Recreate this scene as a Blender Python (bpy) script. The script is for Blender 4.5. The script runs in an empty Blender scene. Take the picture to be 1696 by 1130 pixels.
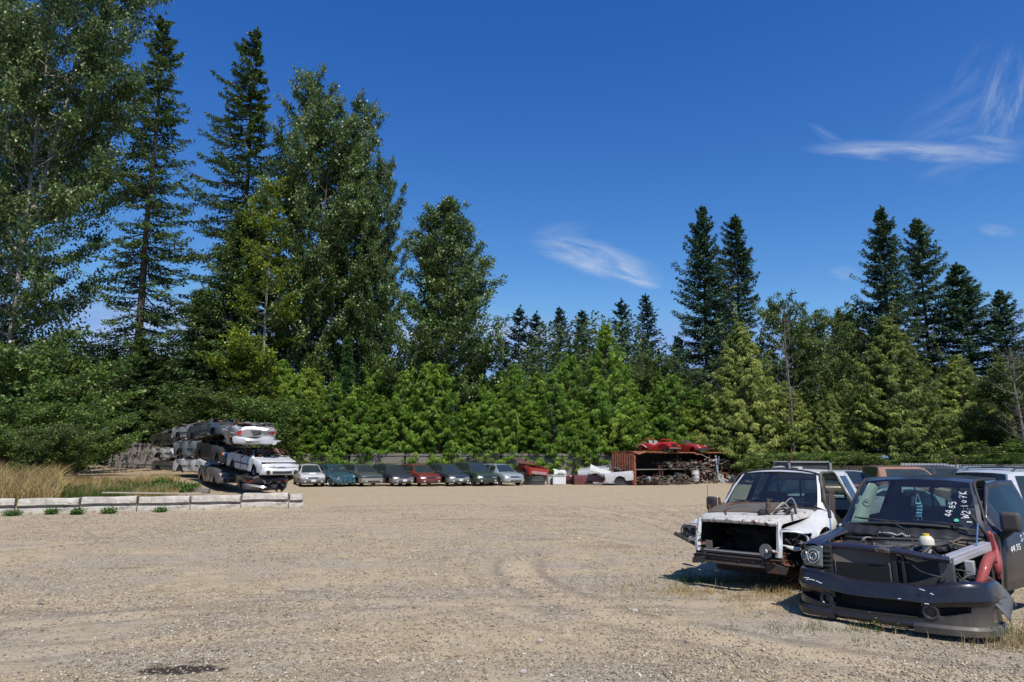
import bpy, math, random
import numpy as np
from mathutils import Vector, Matrix, Euler

R = math.radians
SC = bpy.context.scene
COL = SC.collection
rng = np.random.default_rng(11)
random.seed(5)
PITCH = R(9.79); FPX = 1130.0; EYE = 1.9
SUN_EL = R(56); SUN_AZ = math.atan2(0.37, -0.93)     # azimuth from +Y towards +X

# ------------------------------------------------------------------ placing helpers
def ray(px, py):
    u = (px - 848) / FPX; v = (565 - py) / FPX
    c, s = math.cos(PITCH), math.sin(PITCH)
    return Vector((u, c - v * s, s + v * c))
def at(px, py, Y):
    d = ray(px, py); return Vector((0, 0, EYE)) + d * (Y / d.y)
def gp(px, py, z=0.0):
    d = ray(px, py); return Vector((0, 0, EYE)) + d * ((z - EYE) / d.z)

# ------------------------------------------------------------------ scene objects
def tag(o, label=None, cat=None, group=None, kind=None):
    if label: o['label'] = label
    if cat: o['category'] = cat
    if group: o['group'] = group
    if kind: o['kind'] = kind
    return o
def empty(name, loc=(0, 0, 0), rz=0.0, rot=None, label=None, cat=None, group=None, scale=None):
    o = bpy.data.objects.new(name, None); COL.objects.link(o)
    o.empty_display_size = 0.3
    o.location = loc; o.rotation_euler = rot if rot is not None else (0, 0, rz)
    if scale is not None: o.scale = scale
    return tag(o, label, cat, group)
def copy_tree(o, parent=None):
    c = o.copy(); COL.objects.link(c); c.parent = parent
    for ch in list(o.children): copy_tree(ch, c)
    return c
def finish(name, me, mats, parent=None, sharp=35):
    for m in mats: me.materials.append(m)
    if sharp is not None:
        me.polygons.foreach_set('use_smooth', np.ones(len(me.polygons), dtype=bool))
        me.set_sharp_from_angle(angle=R(sharp))
    o = bpy.data.objects.new(name, me); COL.objects.link(o)
    if parent is not None: o.parent = parent
    return o
class MB:
    """collects simple shapes and links them as ONE mesh object"""
    def __init__(s): s.v = []; s.f = []; s.m = []
    def add(s, vs, fs, mi=0):
        b = len(s.v); s.v += [tuple(p) for p in vs]
        s.f += [tuple(b + i for i in f) for f in fs]; s.m += [mi] * len(fs); return s
    def box(s, c, d, rot=None, mi=0, taper=1.0):
        x, y, z = d[0] / 2, d[1] / 2, d[2] / 2; t = taper
        P = [Vector(p) for p in ((-x, -y, -z), (x, -y, -z), (x, y, -z), (-x, y, -z),
             (-x * t, -y * t, z), (x * t, -y * t, z), (x * t, y * t, z), (-x * t, y * t, z))]
        if rot is not None:
            M = Euler(rot).to_matrix(); P = [M @ p for p in P]
        P = [p + Vector(c) for p in P]
        return s.add(P, [(0, 3, 2, 1), (4, 5, 6, 7), (0, 1, 5, 4), (1, 2, 6, 5), (2, 3, 7, 6), (3, 0, 4, 7)], mi)
    def tube(s, pts, r, n=7, mi=0, cap=True):
        pts = [Vector(p) for p in pts]; k = len(pts)
        rs = [r] * k if isinstance(r, (int, float)) else list(r)
        vs = []; up = None
        for i, p in enumerate(pts):
            t = (pts[min(i + 1, k - 1)] - pts[max(i - 1, 0)]).normalized()
            if up is None: up = Vector((0, 0, 1)) if abs(t.z) < .9 else Vector((1, 0, 0))
            a = t.cross(up)
            if a.length < 1e-4: a = t.orthogonal()
            a.normalize(); b = a.cross(t).normalized(); up = b
            for j in range(n):
                w = 2 * math.pi * j / n
                vs.append(p + a * (math.cos(w) * rs[i]) + b * (math.sin(w) * rs[i]))
        fs = [(i * n + j, i * n + (j + 1) % n, (i + 1) * n + (j + 1) % n, (i + 1) * n + j) for i in range(k - 1) for j in range(n)]
        if cap: fs += [tuple(reversed(range(n))), tuple(range((k - 1) * n, k * n))]
        return s.add(vs, fs, mi)
    def cyl(s, p0, p1, r, n=12, mi=0, r1=None):
        return s.tube([p0, p1], [r, r if r1 is None else r1], n, mi)
    def lathe(s, c, axis, prof, n=20, mi=0):
        """prof: (distance along axis, radius)"""
        ax = Vector(axis).normalized(); a = ax.orthogonal().normalized(); b = ax.cross(a); c = Vector(c)
        vs = []
        for h, r in prof:
            for j in range(n):
                w = 2 * math.pi * j / n; vs.append(c + ax * h + a * (r * math.cos(w)) + b * (r * math.sin(w)))
        k = len(prof)
        return s.add(vs, [(i * n + j, i * n + (j + 1) % n, (i + 1) * n + (j + 1) % n, (i + 1) * n + j) for i in range(k - 1) for j in range(n)], mi)
    def grid(s, fn, nu, nv, mi=0, mfn=None, skip=None):
        vs = [fn(i / nu, j / nv) for i in range(nu + 1) for j in range(nv + 1)]
        b = len(s.v); s.v += [tuple(p) for p in vs]
        for i in range(nu):
            for j in range(nv):
                if skip and skip((i + .5) / nu, (j + .5) / nv): continue
                a = b + i * (nv + 1) + j
                s.f.append((a, a + nv + 1, a + nv + 2, a + 1))
                s.m.append(mfn((i + .5) / nu, (j + .5) / nv) if mfn else mi)
        return s
    def prism(s, poly, axis_vec, mi=0):
        """extrude a closed 3-D polygon along axis_vec"""
        n = len(poly); P = [Vector(p) for p in poly]; Q = [p + Vector(axis_vec) for p in P]
        return s.add(P + Q, [tuple(reversed(range(n))), tuple(range(n, 2 * n))] + [(i, (i + 1) % n, n + (i + 1) % n, n + i) for i in range(n)], mi)
    def deform(s, fn): s.v = [tuple(fn(*p)) for p in s.v]; return s
    def flip(s): s.f = [tuple(reversed(f)) for f in s.f]; return s
    def build(s, name, mats, parent=None, sharp=35, bevel=0, seg=2, solid=0, fix=True):
        if not isinstance(mats, (list, tuple)): mats = [mats]
        me = bpy.data.meshes.new(name)
        me.from_pydata([tuple(p) for p in s.v], [], s.f)
        me.polygons.foreach_set('material_index', s.m)
        if fix:
            import bmesh
            bm = bmesh.new(); bm.from_mesh(me); bmesh.ops.recalc_face_normals(bm, faces=bm.faces); bm.to_mesh(me); bm.free()
        me.update()
        o = finish(name, me, mats, parent, sharp)
        if solid:
            md = o.modifiers.new('solid', 'SOLIDIFY'); md.thickness = solid; md.offset = -1
        if bevel:
            md = o.modifiers.new('bevel', 'BEVEL'); md.width = bevel; md.segments = seg; md.limit_method = 'ANGLE'; md.angle_limit = R(40)
        return o
def np_mesh(name, V, F, tint=None):
    """V (n,3), F (m,k) -> mesh; tint = one float per face"""
    V = np.asarray(V, dtype=np.float32); F = np.asarray(F, dtype=np.int32)
    me = bpy.data.meshes.new(name); m, k = F.shape
    me.vertices.add(len(V)); me.vertices.foreach_set('co', V.ravel())
    me.loops.add(m * k); me.loops.foreach_set('vertex_index', F.ravel())
    me.polygons.add(m); me.polygons.foreach_set('loop_start', np.arange(m, dtype=np.int32) * k)
    me.polygons.foreach_set('loop_total', np.full(m, k, dtype=np.int32))
    if tint is not None:
        at_ = me.attributes.new('tint', 'FLOAT', 'FACE'); at_.data.foreach_set('value', np.asarray(tint, dtype=np.float32))
    me.update(calc_edges=True); return me

# ------------------------------------------------------------------ materials
class NT:
    def __init__(s, nt): s.t = nt; s.n = nt.nodes; s.l = nt.links
    def node(s, typ, ins=None, **kw):
        nd = s.n.new(typ)
        for k, v in kw.items(): setattr(nd, k, v)
        for k, v in (ins or {}).items():
            sock = nd.inputs[k]
            if hasattr(v, 'is_output') or isinstance(v, bpy.types.NodeSocket): s.l.new(v, sock)
            else: sock.default_value = v
        return nd
    def math(s, op, a, b=0.0, c=None, clamp=False):
        nd = s.n.new('ShaderNodeMath'); nd.operation = op; nd.use_clamp = clamp
        for i, v in enumerate((a, b) if c is None else (a, b, c)):
            if isinstance(v, bpy.types.NodeSocket): s.l.new(v, nd.inputs[i])
            else: nd.inputs[i].default_value = v
        return nd.outputs[0]
    def mix(s, fac, a, b):
        nd = s.n.new('ShaderNodeMix'); nd.data_type = 'RGBA'
        for i, v in ((0, fac), (6, a), (7, b)):
            if isinstance(v, bpy.types.NodeSocket): s.l.new(v, nd.inputs[i])
            else: nd.inputs[i].default_value = v if i == 0 else (tuple(v) + (1,))[:4]
        return nd.outputs[2]
    def noise(s, vec, scale, detail=4, rough=.55, dist=0.0):
        nd = s.node('ShaderNodeTexNoise', {'Scale': scale, 'Detail': detail, 'Roughness': rough, 'Distortion': dist})
        if vec is not None: s.l.new(vec, nd.inputs['Vector'])
        return nd.outputs['Fac']
    def ramp(s, fac, stops):
        nd = s.n.new('ShaderNodeValToRGB'); s.l.new(fac, nd.inputs[0]); e = nd.color_ramp.elements
        while len(e) < len(stops): e.new(0.5)
        for k, (p, c) in enumerate(stops):
            e[k].position = p; e[k].color = (c, c, c, 1) if isinstance(c, (int, float)) else (tuple(c) + (1,))[:4]
        return nd.outputs[0]
    def sstep(s, x, a, b):
        nd = s.node('ShaderNodeMapRange', {'From Min': a, 'From Max': b}, interpolation_type='SMOOTHSTEP')
        s.l.new(x, nd.inputs[0]); return nd.outputs[0]
def new_mat(name):
    m = bpy.data.materials.new(name); m.use_nodes = True; T = NT(m.node_tree)
    return m, T, T.n['Principled BSDF']
def coords(T): return T.node('ShaderNodeTexCoord').outputs['Object']
MATS = {}
def paint(name, col, rough=.35, metal=0.0, dirt=.35, dirtcol=(.16, .13, .09), rust=0.0, coat=.4, scale=1.0, spec=.5, bump=0.0):
    """weathered vehicle paint / generic dirty surface"""
    if name in MATS: return MATS[name]
    m, T, P = new_mat(name); co = coords(T)
    n1 = T.noise(co, 2.1 * scale, 6, .65); n2 = T.noise(co, 17 * scale, 5, .7)
    n3 = T.noise(co, 60 * scale, 4, .7); d = T.math('MULTIPLY', T.sstep(T.math('ADD', T.math('ADD', T.math('MULTIPLY', n1, .35), T.math('MULTIPLY', n2, .35)), T.math('MULTIPLY', n3, .3)), .33, .78), dirt)
    c = T.mix(d, col, dirtcol)
    rr = T.math('ADD', rough, T.math('MULTIPLY', d, .5), clamp=True)
    if rust > 0:
        rn = T.sstep(T.noise(co, 6 * scale, 8, .72, .4), .62 - rust * .3, .70 - rust * .3)
        rc = T.mix(n2, (.20, .07, .03), (.07, .03, .02))
        c = T.mix(rn, c, rc); rr = T.math('MAXIMUM', rr, T.math('MULTIPLY', rn, .9))
    T.l.new(c, P.inputs['Base Color']); T.l.new(rr, P.inputs['Roughness'])
    P.inputs['Metallic'].default_value = metal; P.inputs['Specular IOR Level'].default_value = spec
    P.inputs['Coat Weight'].default_value = coat; P.inputs['Coat Roughness'].default_value = .12
    if bump:
        b = T.node('ShaderNodeBump', {'Strength': bump, 'Distance': .01, 'Height': n2}); T.l.new(b.outputs[0], P.inputs['Normal'])
    MATS[name] = m; return m
def flat(name, col, rough=.6, metal=0.0, **k):
    return paint(name, col, rough, metal, coat=0.0, **k)
def glass_dark(name='window_glass_dark', col=(.012, .018, .02), rough=.05):
    if name in MATS: return MATS[name]
    m, T, P = new_mat(name); co = coords(T); n = T.noise(co, 3, 5, .6)
    T.l.new(T.mix(n, col, tuple(c * 2.2 + .01 for c in col)), P.inputs['Base Color'])
    T.l.new(T.math('MULTIPLY_ADD', n, .2, rough), P.inputs['Roughness']); P.inputs['Specular IOR Level'].default_value = .8
    MATS[name] = m; return m
def glass_clear(name='windshield_glass', tint=(.62, .74, .72), mixf=.05, dust=.05):
    if name in MATS: return MATS[name]
    m, T, P = new_mat(name); co = coords(T)
    tr = T.node('ShaderNodeBsdfTransparent', {'Color': tuple(tint) + (1,)})
    gl = T.node('ShaderNodeBsdfGlossy', {'Color': (.9, .95, 1, 1), 'Roughness': .03})
    fr = T.node('ShaderNodeLayerWeight', {'Blend': .5})
    f = T.math('MULTIPLY_ADD', T.math('POWER', fr.outputs['Facing'], 4.0), .75, .055 + mixf * .3, clamp=True)
    a = T.node('ShaderNodeMixShader', {0: f, 1: tr.outputs[0], 2: gl.outputs[0]})
    df = T.node('ShaderNodeBsdfDiffuse', {'Color': (.35, .33, .28, 1)})
    n = T.math('MULTIPLY', T.sstep(T.noise(co, 40, 4, .7), .2, .9), dust)
    b = T.node('ShaderNodeMixShader', {0: n, 1: a.outputs[0], 2: df.outputs[0]})
    T.l.new(b.outputs[0], T.n['Material Output'].inputs[0]); MATS[name] = m; return m

# ------------------------------------------------------------------ camera, sun, sky
cam = bpy.data.cameras.new('camera'); camo = bpy.data.objects.new('camera', cam); COL.objects.link(camo)
camo.location = (0, 0, EYE); camo.rotation_euler = (math.pi / 2 + PITCH, 0, 0)
cam.sensor_width = 36; cam.lens = 36 * FPX / 1696; cam.clip_end = 5000; cam.clip_start = .05
SC.camera = camo
sund = bpy.data.lights.new('sun', 'SUN'); sund.energy = 4.9; sund.angle = R(.53); sund.color = (1.0, .95, .87)
suno = bpy.data.objects.new('sun', sund); COL.objects.link(suno)
sdir = Vector((math.sin(SUN_AZ) * math.cos(SUN_EL), math.cos(SUN_AZ) * math.cos(SUN_EL), math.sin(SUN_EL)))
suno.rotation_euler = sdir.to_track_quat('Z', 'Y').to_euler(); suno.location = (5, -5, 60)

w = bpy.data.worlds.new('World'); SC.world = w; w.use_nodes = True
T = NT(w.node_tree); bg = T.n['Background']
sky = T.node('ShaderNodeTexSky', sky_type='NISHITA', sun_disc=False)
sky.sun_elevation = SUN_EL; sky.sun_rotation = SUN_AZ; sky.altitude = 300; sky.air_density = 1.0; sky.dust_density = .25; sky.ozone_density = 2.5
# clear, polarised late-summer blue: deepen each channel of the sky a little
sc3 = T.node('ShaderNodeSeparateColor', {0: sky.outputs[0]})
chn = [T.math('MULTIPLY', T.math('MINIMUM', T.math('MULTIPLY', T.math('POWER', T.math('MULTIPLY', sc3.outputs[i], .085), g_), a_), cp_), 10) for i, (g_, a_, cp_) in enumerate(((2.0, 4.7, .24), (1.4, 2.15, .42), (.85, 1.5, .78)))]
hs = T.node('ShaderNodeCombineColor', {0: chn[0], 1: chn[1], 2: chn[2]})
gd = T.node('ShaderNodeTexCoord').outputs['Generated']
sp = T.node('ShaderNodeSeparateXYZ', {0: gd}); yy = T.math('MAXIMUM', sp.outputs[1], .02)
U = T.math('DIVIDE', sp.outputs[0], yy); V = T.math('DIVIDE', sp.outputs[2], yy)
def uv_of(px, py):
    d = ray(px, py); return d.x / d.y, d.z / d.y
fwd = T.math('GREATER_THAN', sp.outputs[1], .02)
total = None
# cirrus streaks: (px, py, half length, half width in px, tilt deg, strength)
for (px, py, a, b, tl, st, sc) in ((985, 425, 125, 34, -17, .62, 1), (1050, 455, 62, 20, -14, .6, 1), (930, 385, 60, 22, 8, .22, 1),
                                   (1525, 250, 210, 23, -2, .55, 1), (1610, 205, 170, 90, 25, .16, 1), (1640, 244, 70, 30, -4, .5, 1), (1658, 160, 120, 40, 68, .40, 1), (1610, 120, 90, 30, 55, .16, 1), (1375, 228, 50, 12, -35, .3, 1),
                                   (1655, 382, 48, 14, -8, .35, 1), (1400, 452, 30, 14, -5, .3, 1), (700, 560, 330, 60, 0, .5, 2), (260, 560, 300, 70, 0, .7, 2)):
    u0, v0 = uv_of(px, py); a /= FPX; b /= FPX; ct, s_ = math.cos(R(tl)), math.sin(R(tl))
    du = T.math('SUBTRACT', U, u0); dv = T.math('SUBTRACT', V, v0)
    e1 = T.math('ADD', T.math('MULTIPLY', du, ct), T.math('MULTIPLY', dv, s_))
    e2 = T.math('SUBTRACT', T.math('MULTIPLY', dv, ct), T.math('MULTIPLY', du, s_))
    cv = T.node('ShaderNodeCombineXYZ', {0: T.math('MULTIPLY', e1, 3.2 if sc == 1 else 7), 1: T.math('MULTIPLY', e2, 17 if sc == 1 else 13), 2: px * .013})
    n = T.noise(cv.outputs[0], 1.6, 9, .62, .9)
    cv2 = T.node('ShaderNodeCombineXYZ', {0: T.math('MULTIPLY', e1, 12), 1: T.math('MULTIPLY', e2, 70), 2: px * .07})
    n = T.math('ADD', T.math('MULTIPLY', n, .72), T.math('MULTIPLY', T.noise(cv2.outputs[0], 1.5, 6, .6, .6), .28))
    wob = T.math('MULTIPLY', T.math('SUBTRACT', n, .5), 1.5)
    r2 = T.math('ADD', T.math('POWER', T.math('ABSOLUTE', T.math('DIVIDE', e1, a)), 2.0), T.math('POWER', T.math('ABSOLUTE', T.math('ADD', T.math('DIVIDE', e2, b), wob)), 2.0))
    mk = T.sstep(r2, 1.1, 0.0)
    c = T.math('MULTIPLY', T.math('MULTIPLY', mk, T.sstep(n, .36, .74)), st)
    total = c if total is None else T.math('MAXIMUM', total, c)
total = T.math('MULTIPLY', total, fwd)
csky = T.mix(total, hs.outputs[0], (7.2, 7.7, 8.4))
T.l.new(csky, bg.inputs[0]); bg.inputs[1].default_value = .1

SC.view_settings.view_transform = 'Standard'; SC.view_settings.look = 'None'
SC.view_settings.exposure = 0; SC.view_settings.gamma = 1
SC.render.engine = 'CYCLES'
SC.cycles.max_bounces = 6; SC.cycles.diffuse_bounces = 2; SC.cycles.glossy_bounces = 2; SC.cycles.transmission_bounces = 4
SC.cycles.transparent_max_bounces = 10; SC.cycles.caustics_reflective = False; SC.cycles.caustics_refractive = False
SC.cycles.use_adaptive_sampling = True; SC.cycles.adaptive_threshold = .02
SC.cycles.use_denoising = True
# ------------------------------------------------------------------ terrain
def sm(x, a, b):
    t = np.clip((x - a) / (b - a), 0, 1); return t * t * (3 - 2 * t)
def vnoise(x, y, seed, scale):
    """smooth value noise, numpy"""
    x = np.asarray(x, float) / scale; y = np.asarray(y, float) / scale
    xi = np.floor(x).astype(np.int64); yi = np.floor(y).astype(np.int64); fx = x - xi; fy = y - yi
    def hsh(a, b):
        h_ = (a * 374761393 + b * 668265263 + seed * 1274126177) & 0x7fffffff
        h_ = ((h_ ^ (h_ >> 13)) * 1274126177) & 0x7fffffff
        return ((h_ ^ (h_ >> 16)) & 0xffff) / 65535.0
    sx = fx * fx * (3 - 2 * fx); sy = fy * fy * (3 - 2 * fy)
    a = hsh(xi, yi) * (1 - sx) + hsh(xi + 1, yi) * sx; b = hsh(xi, yi + 1) * (1 - sx) + hsh(xi + 1, yi + 1) * sx
    return a * (1 - sy) + b * sy
def gz(x, y):
    x = np.asarray(x, float); y = np.asarray(y, float)
    side = sm(-x - .30 * y, 0, 2.5)
    z = side * (.36 * sm(y, 25.4, 28) + .50 * sm(-x, 14.5, 18.5) * sm(y, 28, 40) + .16 * (vnoise(x, y, 3, 2.7) - .5) * sm(y, 26, 28) * sm(-x, 11, 15))
    z = z + .22 * np.exp(-((x + 13.6) ** 2 / 1.6 + (y - 29.5) ** 2 / 2.0))
    z = z + .5 * sm(y, 53, 60) * sm(-x, -60, 0)
    z = z + .045 * (vnoise(x, y, 9, 3.1) - .5) + .02 * (vnoise(x, y, 12, .9) - .5)
    z = z + (.030 * (vnoise(x + .3 * y, y, 41, 2.6) * vnoise(x * .12, y, 42, .33) - .25) + .016 * (vnoise(x * .3 + y * .2, y, 43, .5) - .5)) * (1 - sm(y, 30, 45))
    near = 1 - sm(y, 14, 30)
    z = z + near * (.012 * (vnoise(x, y, 21, .22) - .5) + .010 * (vnoise(x, y, 22, .11) - .5))
    # wheel ruts running off to the back of the yard
    for k, (a, b, c) in enumerate(((1.1, .10, .9), (2.9, .10, .9), (-2.2, -.28, .8), (-.2, -.3, .8))):
        z = z - .016 * np.exp(-((x - (a + b * (y - 8))) / .22) ** 2) * sm(y, 5, 8) * (1 - sm(y, 24, 40)) * c
    return z
def gzf(x, y): return float(gz(x, y))

def axis_pts(lo, hi, fine, grow_lo, grow_hi, far_lo, far_hi):
    a = list(np.arange(lo, hi, fine)); s = fine; p = hi
    while p < far_hi: a.append(p); s *= grow_hi; p += s
    s = fine; p = lo - fine; pre = []
    while p > far_lo: pre.append(p); s *= grow_lo; p -= s
    return np.array(pre[::-1] + a)
xs = axis_pts(-9, 9, .055, 1.035, 1.035, -900, 900)
ys = axis_pts(5.0, 13, .045, 1.25, 1.018, -60, 1500)
XX, YY = np.meshgrid(xs, ys, indexing='ij'); ZZ = gz(XX, YY)
nx, ny = XX.shape; idx = np.arange(nx * ny).reshape(nx, ny)
F = np.stack([idx[:-1, :-1], idx[1:, :-1], idx[1:, 1:], idx[:-1, 1:]], -1).reshape(-1, 4)
me = np_mesh('gravel_ground', np.stack([XX, YY, ZZ], -1).reshape(-1, 3), F)
m, T, P = new_mat('gravel_and_dust')
co = T.node('ShaderNodeTexCoord').outputs['Object']; sp = T.node('ShaderNodeSeparateXYZ', {0: co}); gx, gy = sp.outputs[0], sp.outputs[1]
st = T.node('ShaderNodeMapping', {'Vector': co, 'Scale': (.16, .55, 1)}).outputs[0]
big = T.noise(st, 1.3, 6, .6, .5); med = T.noise(co, .9, 6, .65, .3); fine = T.noise(co, 22, 6, .75)
grey = T.sstep(T.math('ADD', T.math('MULTIPLY', big, .6), T.math('MULTIPLY', med, .4)), .44, .58)
# nearer the road edge the gravel is coarser and greyer, farther off it is tan dust
nearg = T.sstep(gy, 26, 9); grey = T.math('MULTIPLY', grey, T.math('MULTIPLY_ADD', nearg, .75, .25))
side = T.sstep(T.math('ADD', gx, T.math('MULTIPLY', med, 1.5)), 3.0, 5.4); grey = T.math('MAXIMUM', grey, T.math('MULTIPLY', T.math('MULTIPLY', side, nearg), .9))
vo1 = T.node('ShaderNodeTexVoronoi', {'Vector': co, 'Scale': 34.0}); vo2 = T.node('ShaderNodeTexVoronoi', {'Vector': co, 'Scale': 75.0})
v1 = T.node('ShaderNodeSeparateColor', {0: vo1.outputs['Color']}).outputs[0]; v2 = T.node('ShaderNodeSeparateColor', {0: vo2.outputs['Color']}).outputs[1]
tan = T.mix(T.sstep(T.noise(co, 3.2, 7, .75), .3, .7), (.325, .245, .145), (.52, .415, .265))
gr = T.mix(T.sstep(T.noise(co, 2.0, 7, .75), .3, .7), (.235, .193, .14), (.41, .342, .245))
base = T.mix(grey, tan, gr)
stone = T.mix(v1, (.15, .125, .10), (.57, .49, .38)); stone2 = T.mix(v2, (.13, .11, .085), (.50, .42, .31))
pebm = T.math('MULTIPLY', T.sstep(T.math('ADD', fine, T.math('MULTIPLY', med, .5)), .62, .86), T.math('MULTIPLY_ADD', grey, .55, .25))
base = T.mix(pebm, base, stone); base = T.mix(T.math('MULTIPLY', T.math('MULTIPLY_ADD', grey, .3, .1), T.sstep(v2, .3, .9)), base, stone2)
# dark specks: shade of little gaps between stones, put into the colour
spk = T.sstep(T.noise(co, 40, 4, .8), .56, .68); base = T.mix(T.math('MULTIPLY', spk, T.math('MULTIPLY_ADD', grey, .35, .15)), base, (.10, .08, .06))
# tyre tracks: arcs of compacted pale dust with darker loose edges
def track(cx, cy, r, w_, amt, lo, hi, col=(.46, .36, .235)):
    global base
    dx = T.math('SUBTRACT', gx, cx); dy = T.math('SUBTRACT', gy, cy); d = T.math('SQRT', T.math('ADD', T.math('MULTIPLY', dx, dx), T.math('MULTIPLY', dy, dy)))
    d = T.math('ADD', T.math('SUBTRACT', d, r), T.math('MULTIPLY', T.math('SUBTRACT', med, .5), .5)); ad = T.math('ABSOLUTE', d)
    along = T.math('MULTIPLY', T.sstep(gy, lo, lo + 1.5), T.sstep(gy, hi, hi - 2.0)); br = T.sstep(T.noise(co, 1.7, 4, .6), .30, .50)
    base = T.mix(T.math('MULTIPLY', T.math('MULTIPLY', T.math('MULTIPLY', T.sstep(ad, w_, w_ * .45), along), br), amt), base, col)
    e_ = T.sstep(T.math('ABSOLUTE', T.math('SUBTRACT', ad, w_ * 1.25)), w_ * .45, 0)
    base = T.mix(T.math('MULTIPLY', T.math('MULTIPLY', T.math('MULTIPLY', e_, along), br), amt * .55), base, (.17, .135, .095))
for k_, (px0, py0, px1, py1, bul, w_, amt) in enumerate(((860, 940, 1560, 1118, 6, .32, 1.0), (780, 905, 1240, 1128, 9, .2, .45), (540, 818, 1130, 880, -16, .3, .75), (560, 806, 1150, 858, -18, .3, .65), (60, 905, 880, 852, -22, .32, .65), (120, 870, 900, 832, -25, .35, .4), (20, 1035, 620, 1000, -14, .26, .7), (0, 1085, 560, 1030, 14, .24, .65), (860, 862, 1080, 884, -9, .2, .6), (870, 880, 1070, 905, -9, .2, .5))):
    a_, b_ = gp(px0, py0), gp(px1, py1); mx, my = (a_.x + b_.x) / 2, (a_.y + b_.y) / 2; dd = math.hypot(b_.x - a_.x, b_.y - a_.y); nx_, ny_ = -(b_.y - a_.y) / dd, (b_.x - a_.x) / dd
    cx_, cy_ = mx + nx_ * bul, my + ny_ * bul; track(cx_, cy_, math.hypot(a_.x - cx_, a_.y - cy_), w_, amt, min(a_.y, b_.y) - 1.5, max(a_.y, b_.y) + 2)
# dark tan disturbed streaks
stk = T.node('ShaderNodeMapping', {'Vector': co, 'Scale': (.22, 1.5, 1), 'Rotation': (0, 0, .12)}).outputs[0]
s1 = T.sstep(T.noise(stk, 1.0, 7, .7, .6), .58, .70); base = T.mix(T.math('MULTIPLY', s1, .6), base, (.235, .175, .105))
s2 = T.sstep(T.noise(T.node('ShaderNodeMapping', {'Vector': co, 'Scale': (.18, 1.1, 1), 'Location': (7, 3, 0), 'Rotation': (0, 0, -.25)}).outputs[0], 1.0, 5, .6, .4), .60, .68)
base = T.mix(T.math('MULTIPLY', s2, .55), base, (.46, .35, .215))
def spot(px, py, rx, ry, col, amt, lo=.3):
    global base
    c = gp(px, py)
    dx = T.math('DIVIDE', T.math('SUBTRACT', gx, c.x), rx); dy = T.math('DIVIDE', T.math('SUBTRACT', gy, c.y), ry)
    d = T.math('SQRT', T.math('ADD', T.math('MULTIPLY', dx, dx), T.math('MULTIPLY', dy, dy)))
    d = T.math('ADD', d, T.math('MULTIPLY', T.math('SUBTRACT', T.math('ADD', T.math('MULTIPLY', T.noise(co, 5, 6, .75), .6), T.math('MULTIPLY', T.noise(co, 16, 6, .8), .4)), .5), 2.4))
    base = T.mix(T.math('MULTIPLY', T.sstep(d, 1.0, lo), amt), base, col)

spot(205, 938, .6, .22, (.19, .14, .085), .7)
spot(505, 982, .5, .15, (.17, .13, .085), .6)
spot(60, 1015, 1.2, .35, (.21, .185, .16), .6)
spot(760, 860, 1.6, .3, (.20, .15, .10), .6)
spot(940, 855, 1.6, .25, (.20, .15, .10), .6)
spot(905, 893, 1.0, .22, (.17, .12, .07), .5); spot(960, 880, .9, .2, (.17, .12, .07), .4)
spot(1010, 905, 1.0, .5, (.24, .18, .115), .5); spot(350, 1010, 1.6, .25, (.22, .16, .10), .45)
spot(620, 845, 3, .5, (.24, .18, .11), .35)
spot(300, 1108, .50, .17, (.028, .022, .017), .95, .55)
spot(345, 1096, .26, .09, (.05, .04, .03), .85, .4)
spot(262, 1098, .22, .07, (.06, .05, .04), .8, .4)
bank = T.math('MULTIPLY', T.sstep(T.math('SUBTRACT', T.math('MULTIPLY', gx, -1), T.math('MULTIPLY', gy, .36)), .3, 2.5), T.sstep(gy, 25.5, 27))
base = T.mix(bank, base, T.mix(med, (.26, .19, .11), (.40, .31, .20)))
base = T.mix(.05, base, (.05, .04, .03)); T.l.new(base, P.inputs['Base Color']); P.inputs['Roughness'].default_value = .95; P.inputs['Specular IOR Level'].default_value = .2
hgt = T.math('ADD', T.math('MULTIPLY', T.math('SUBTRACT', 1, vo1.outputs['Distance']), .6), T.math('MULTIPLY', fine, .6))
bp = T.node('ShaderNodeBump', {'Strength': .85, 'Distance': .02, 'Height': hgt}); T.l.new(bp.outputs[0], P.inputs['Normal'])
finish('ground', me, [m], sharp=180); tag(bpy.data.objects['ground'], kind='structure', label='tan and grey compacted gravel yard surface with ruts and dust', cat='ground')

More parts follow.
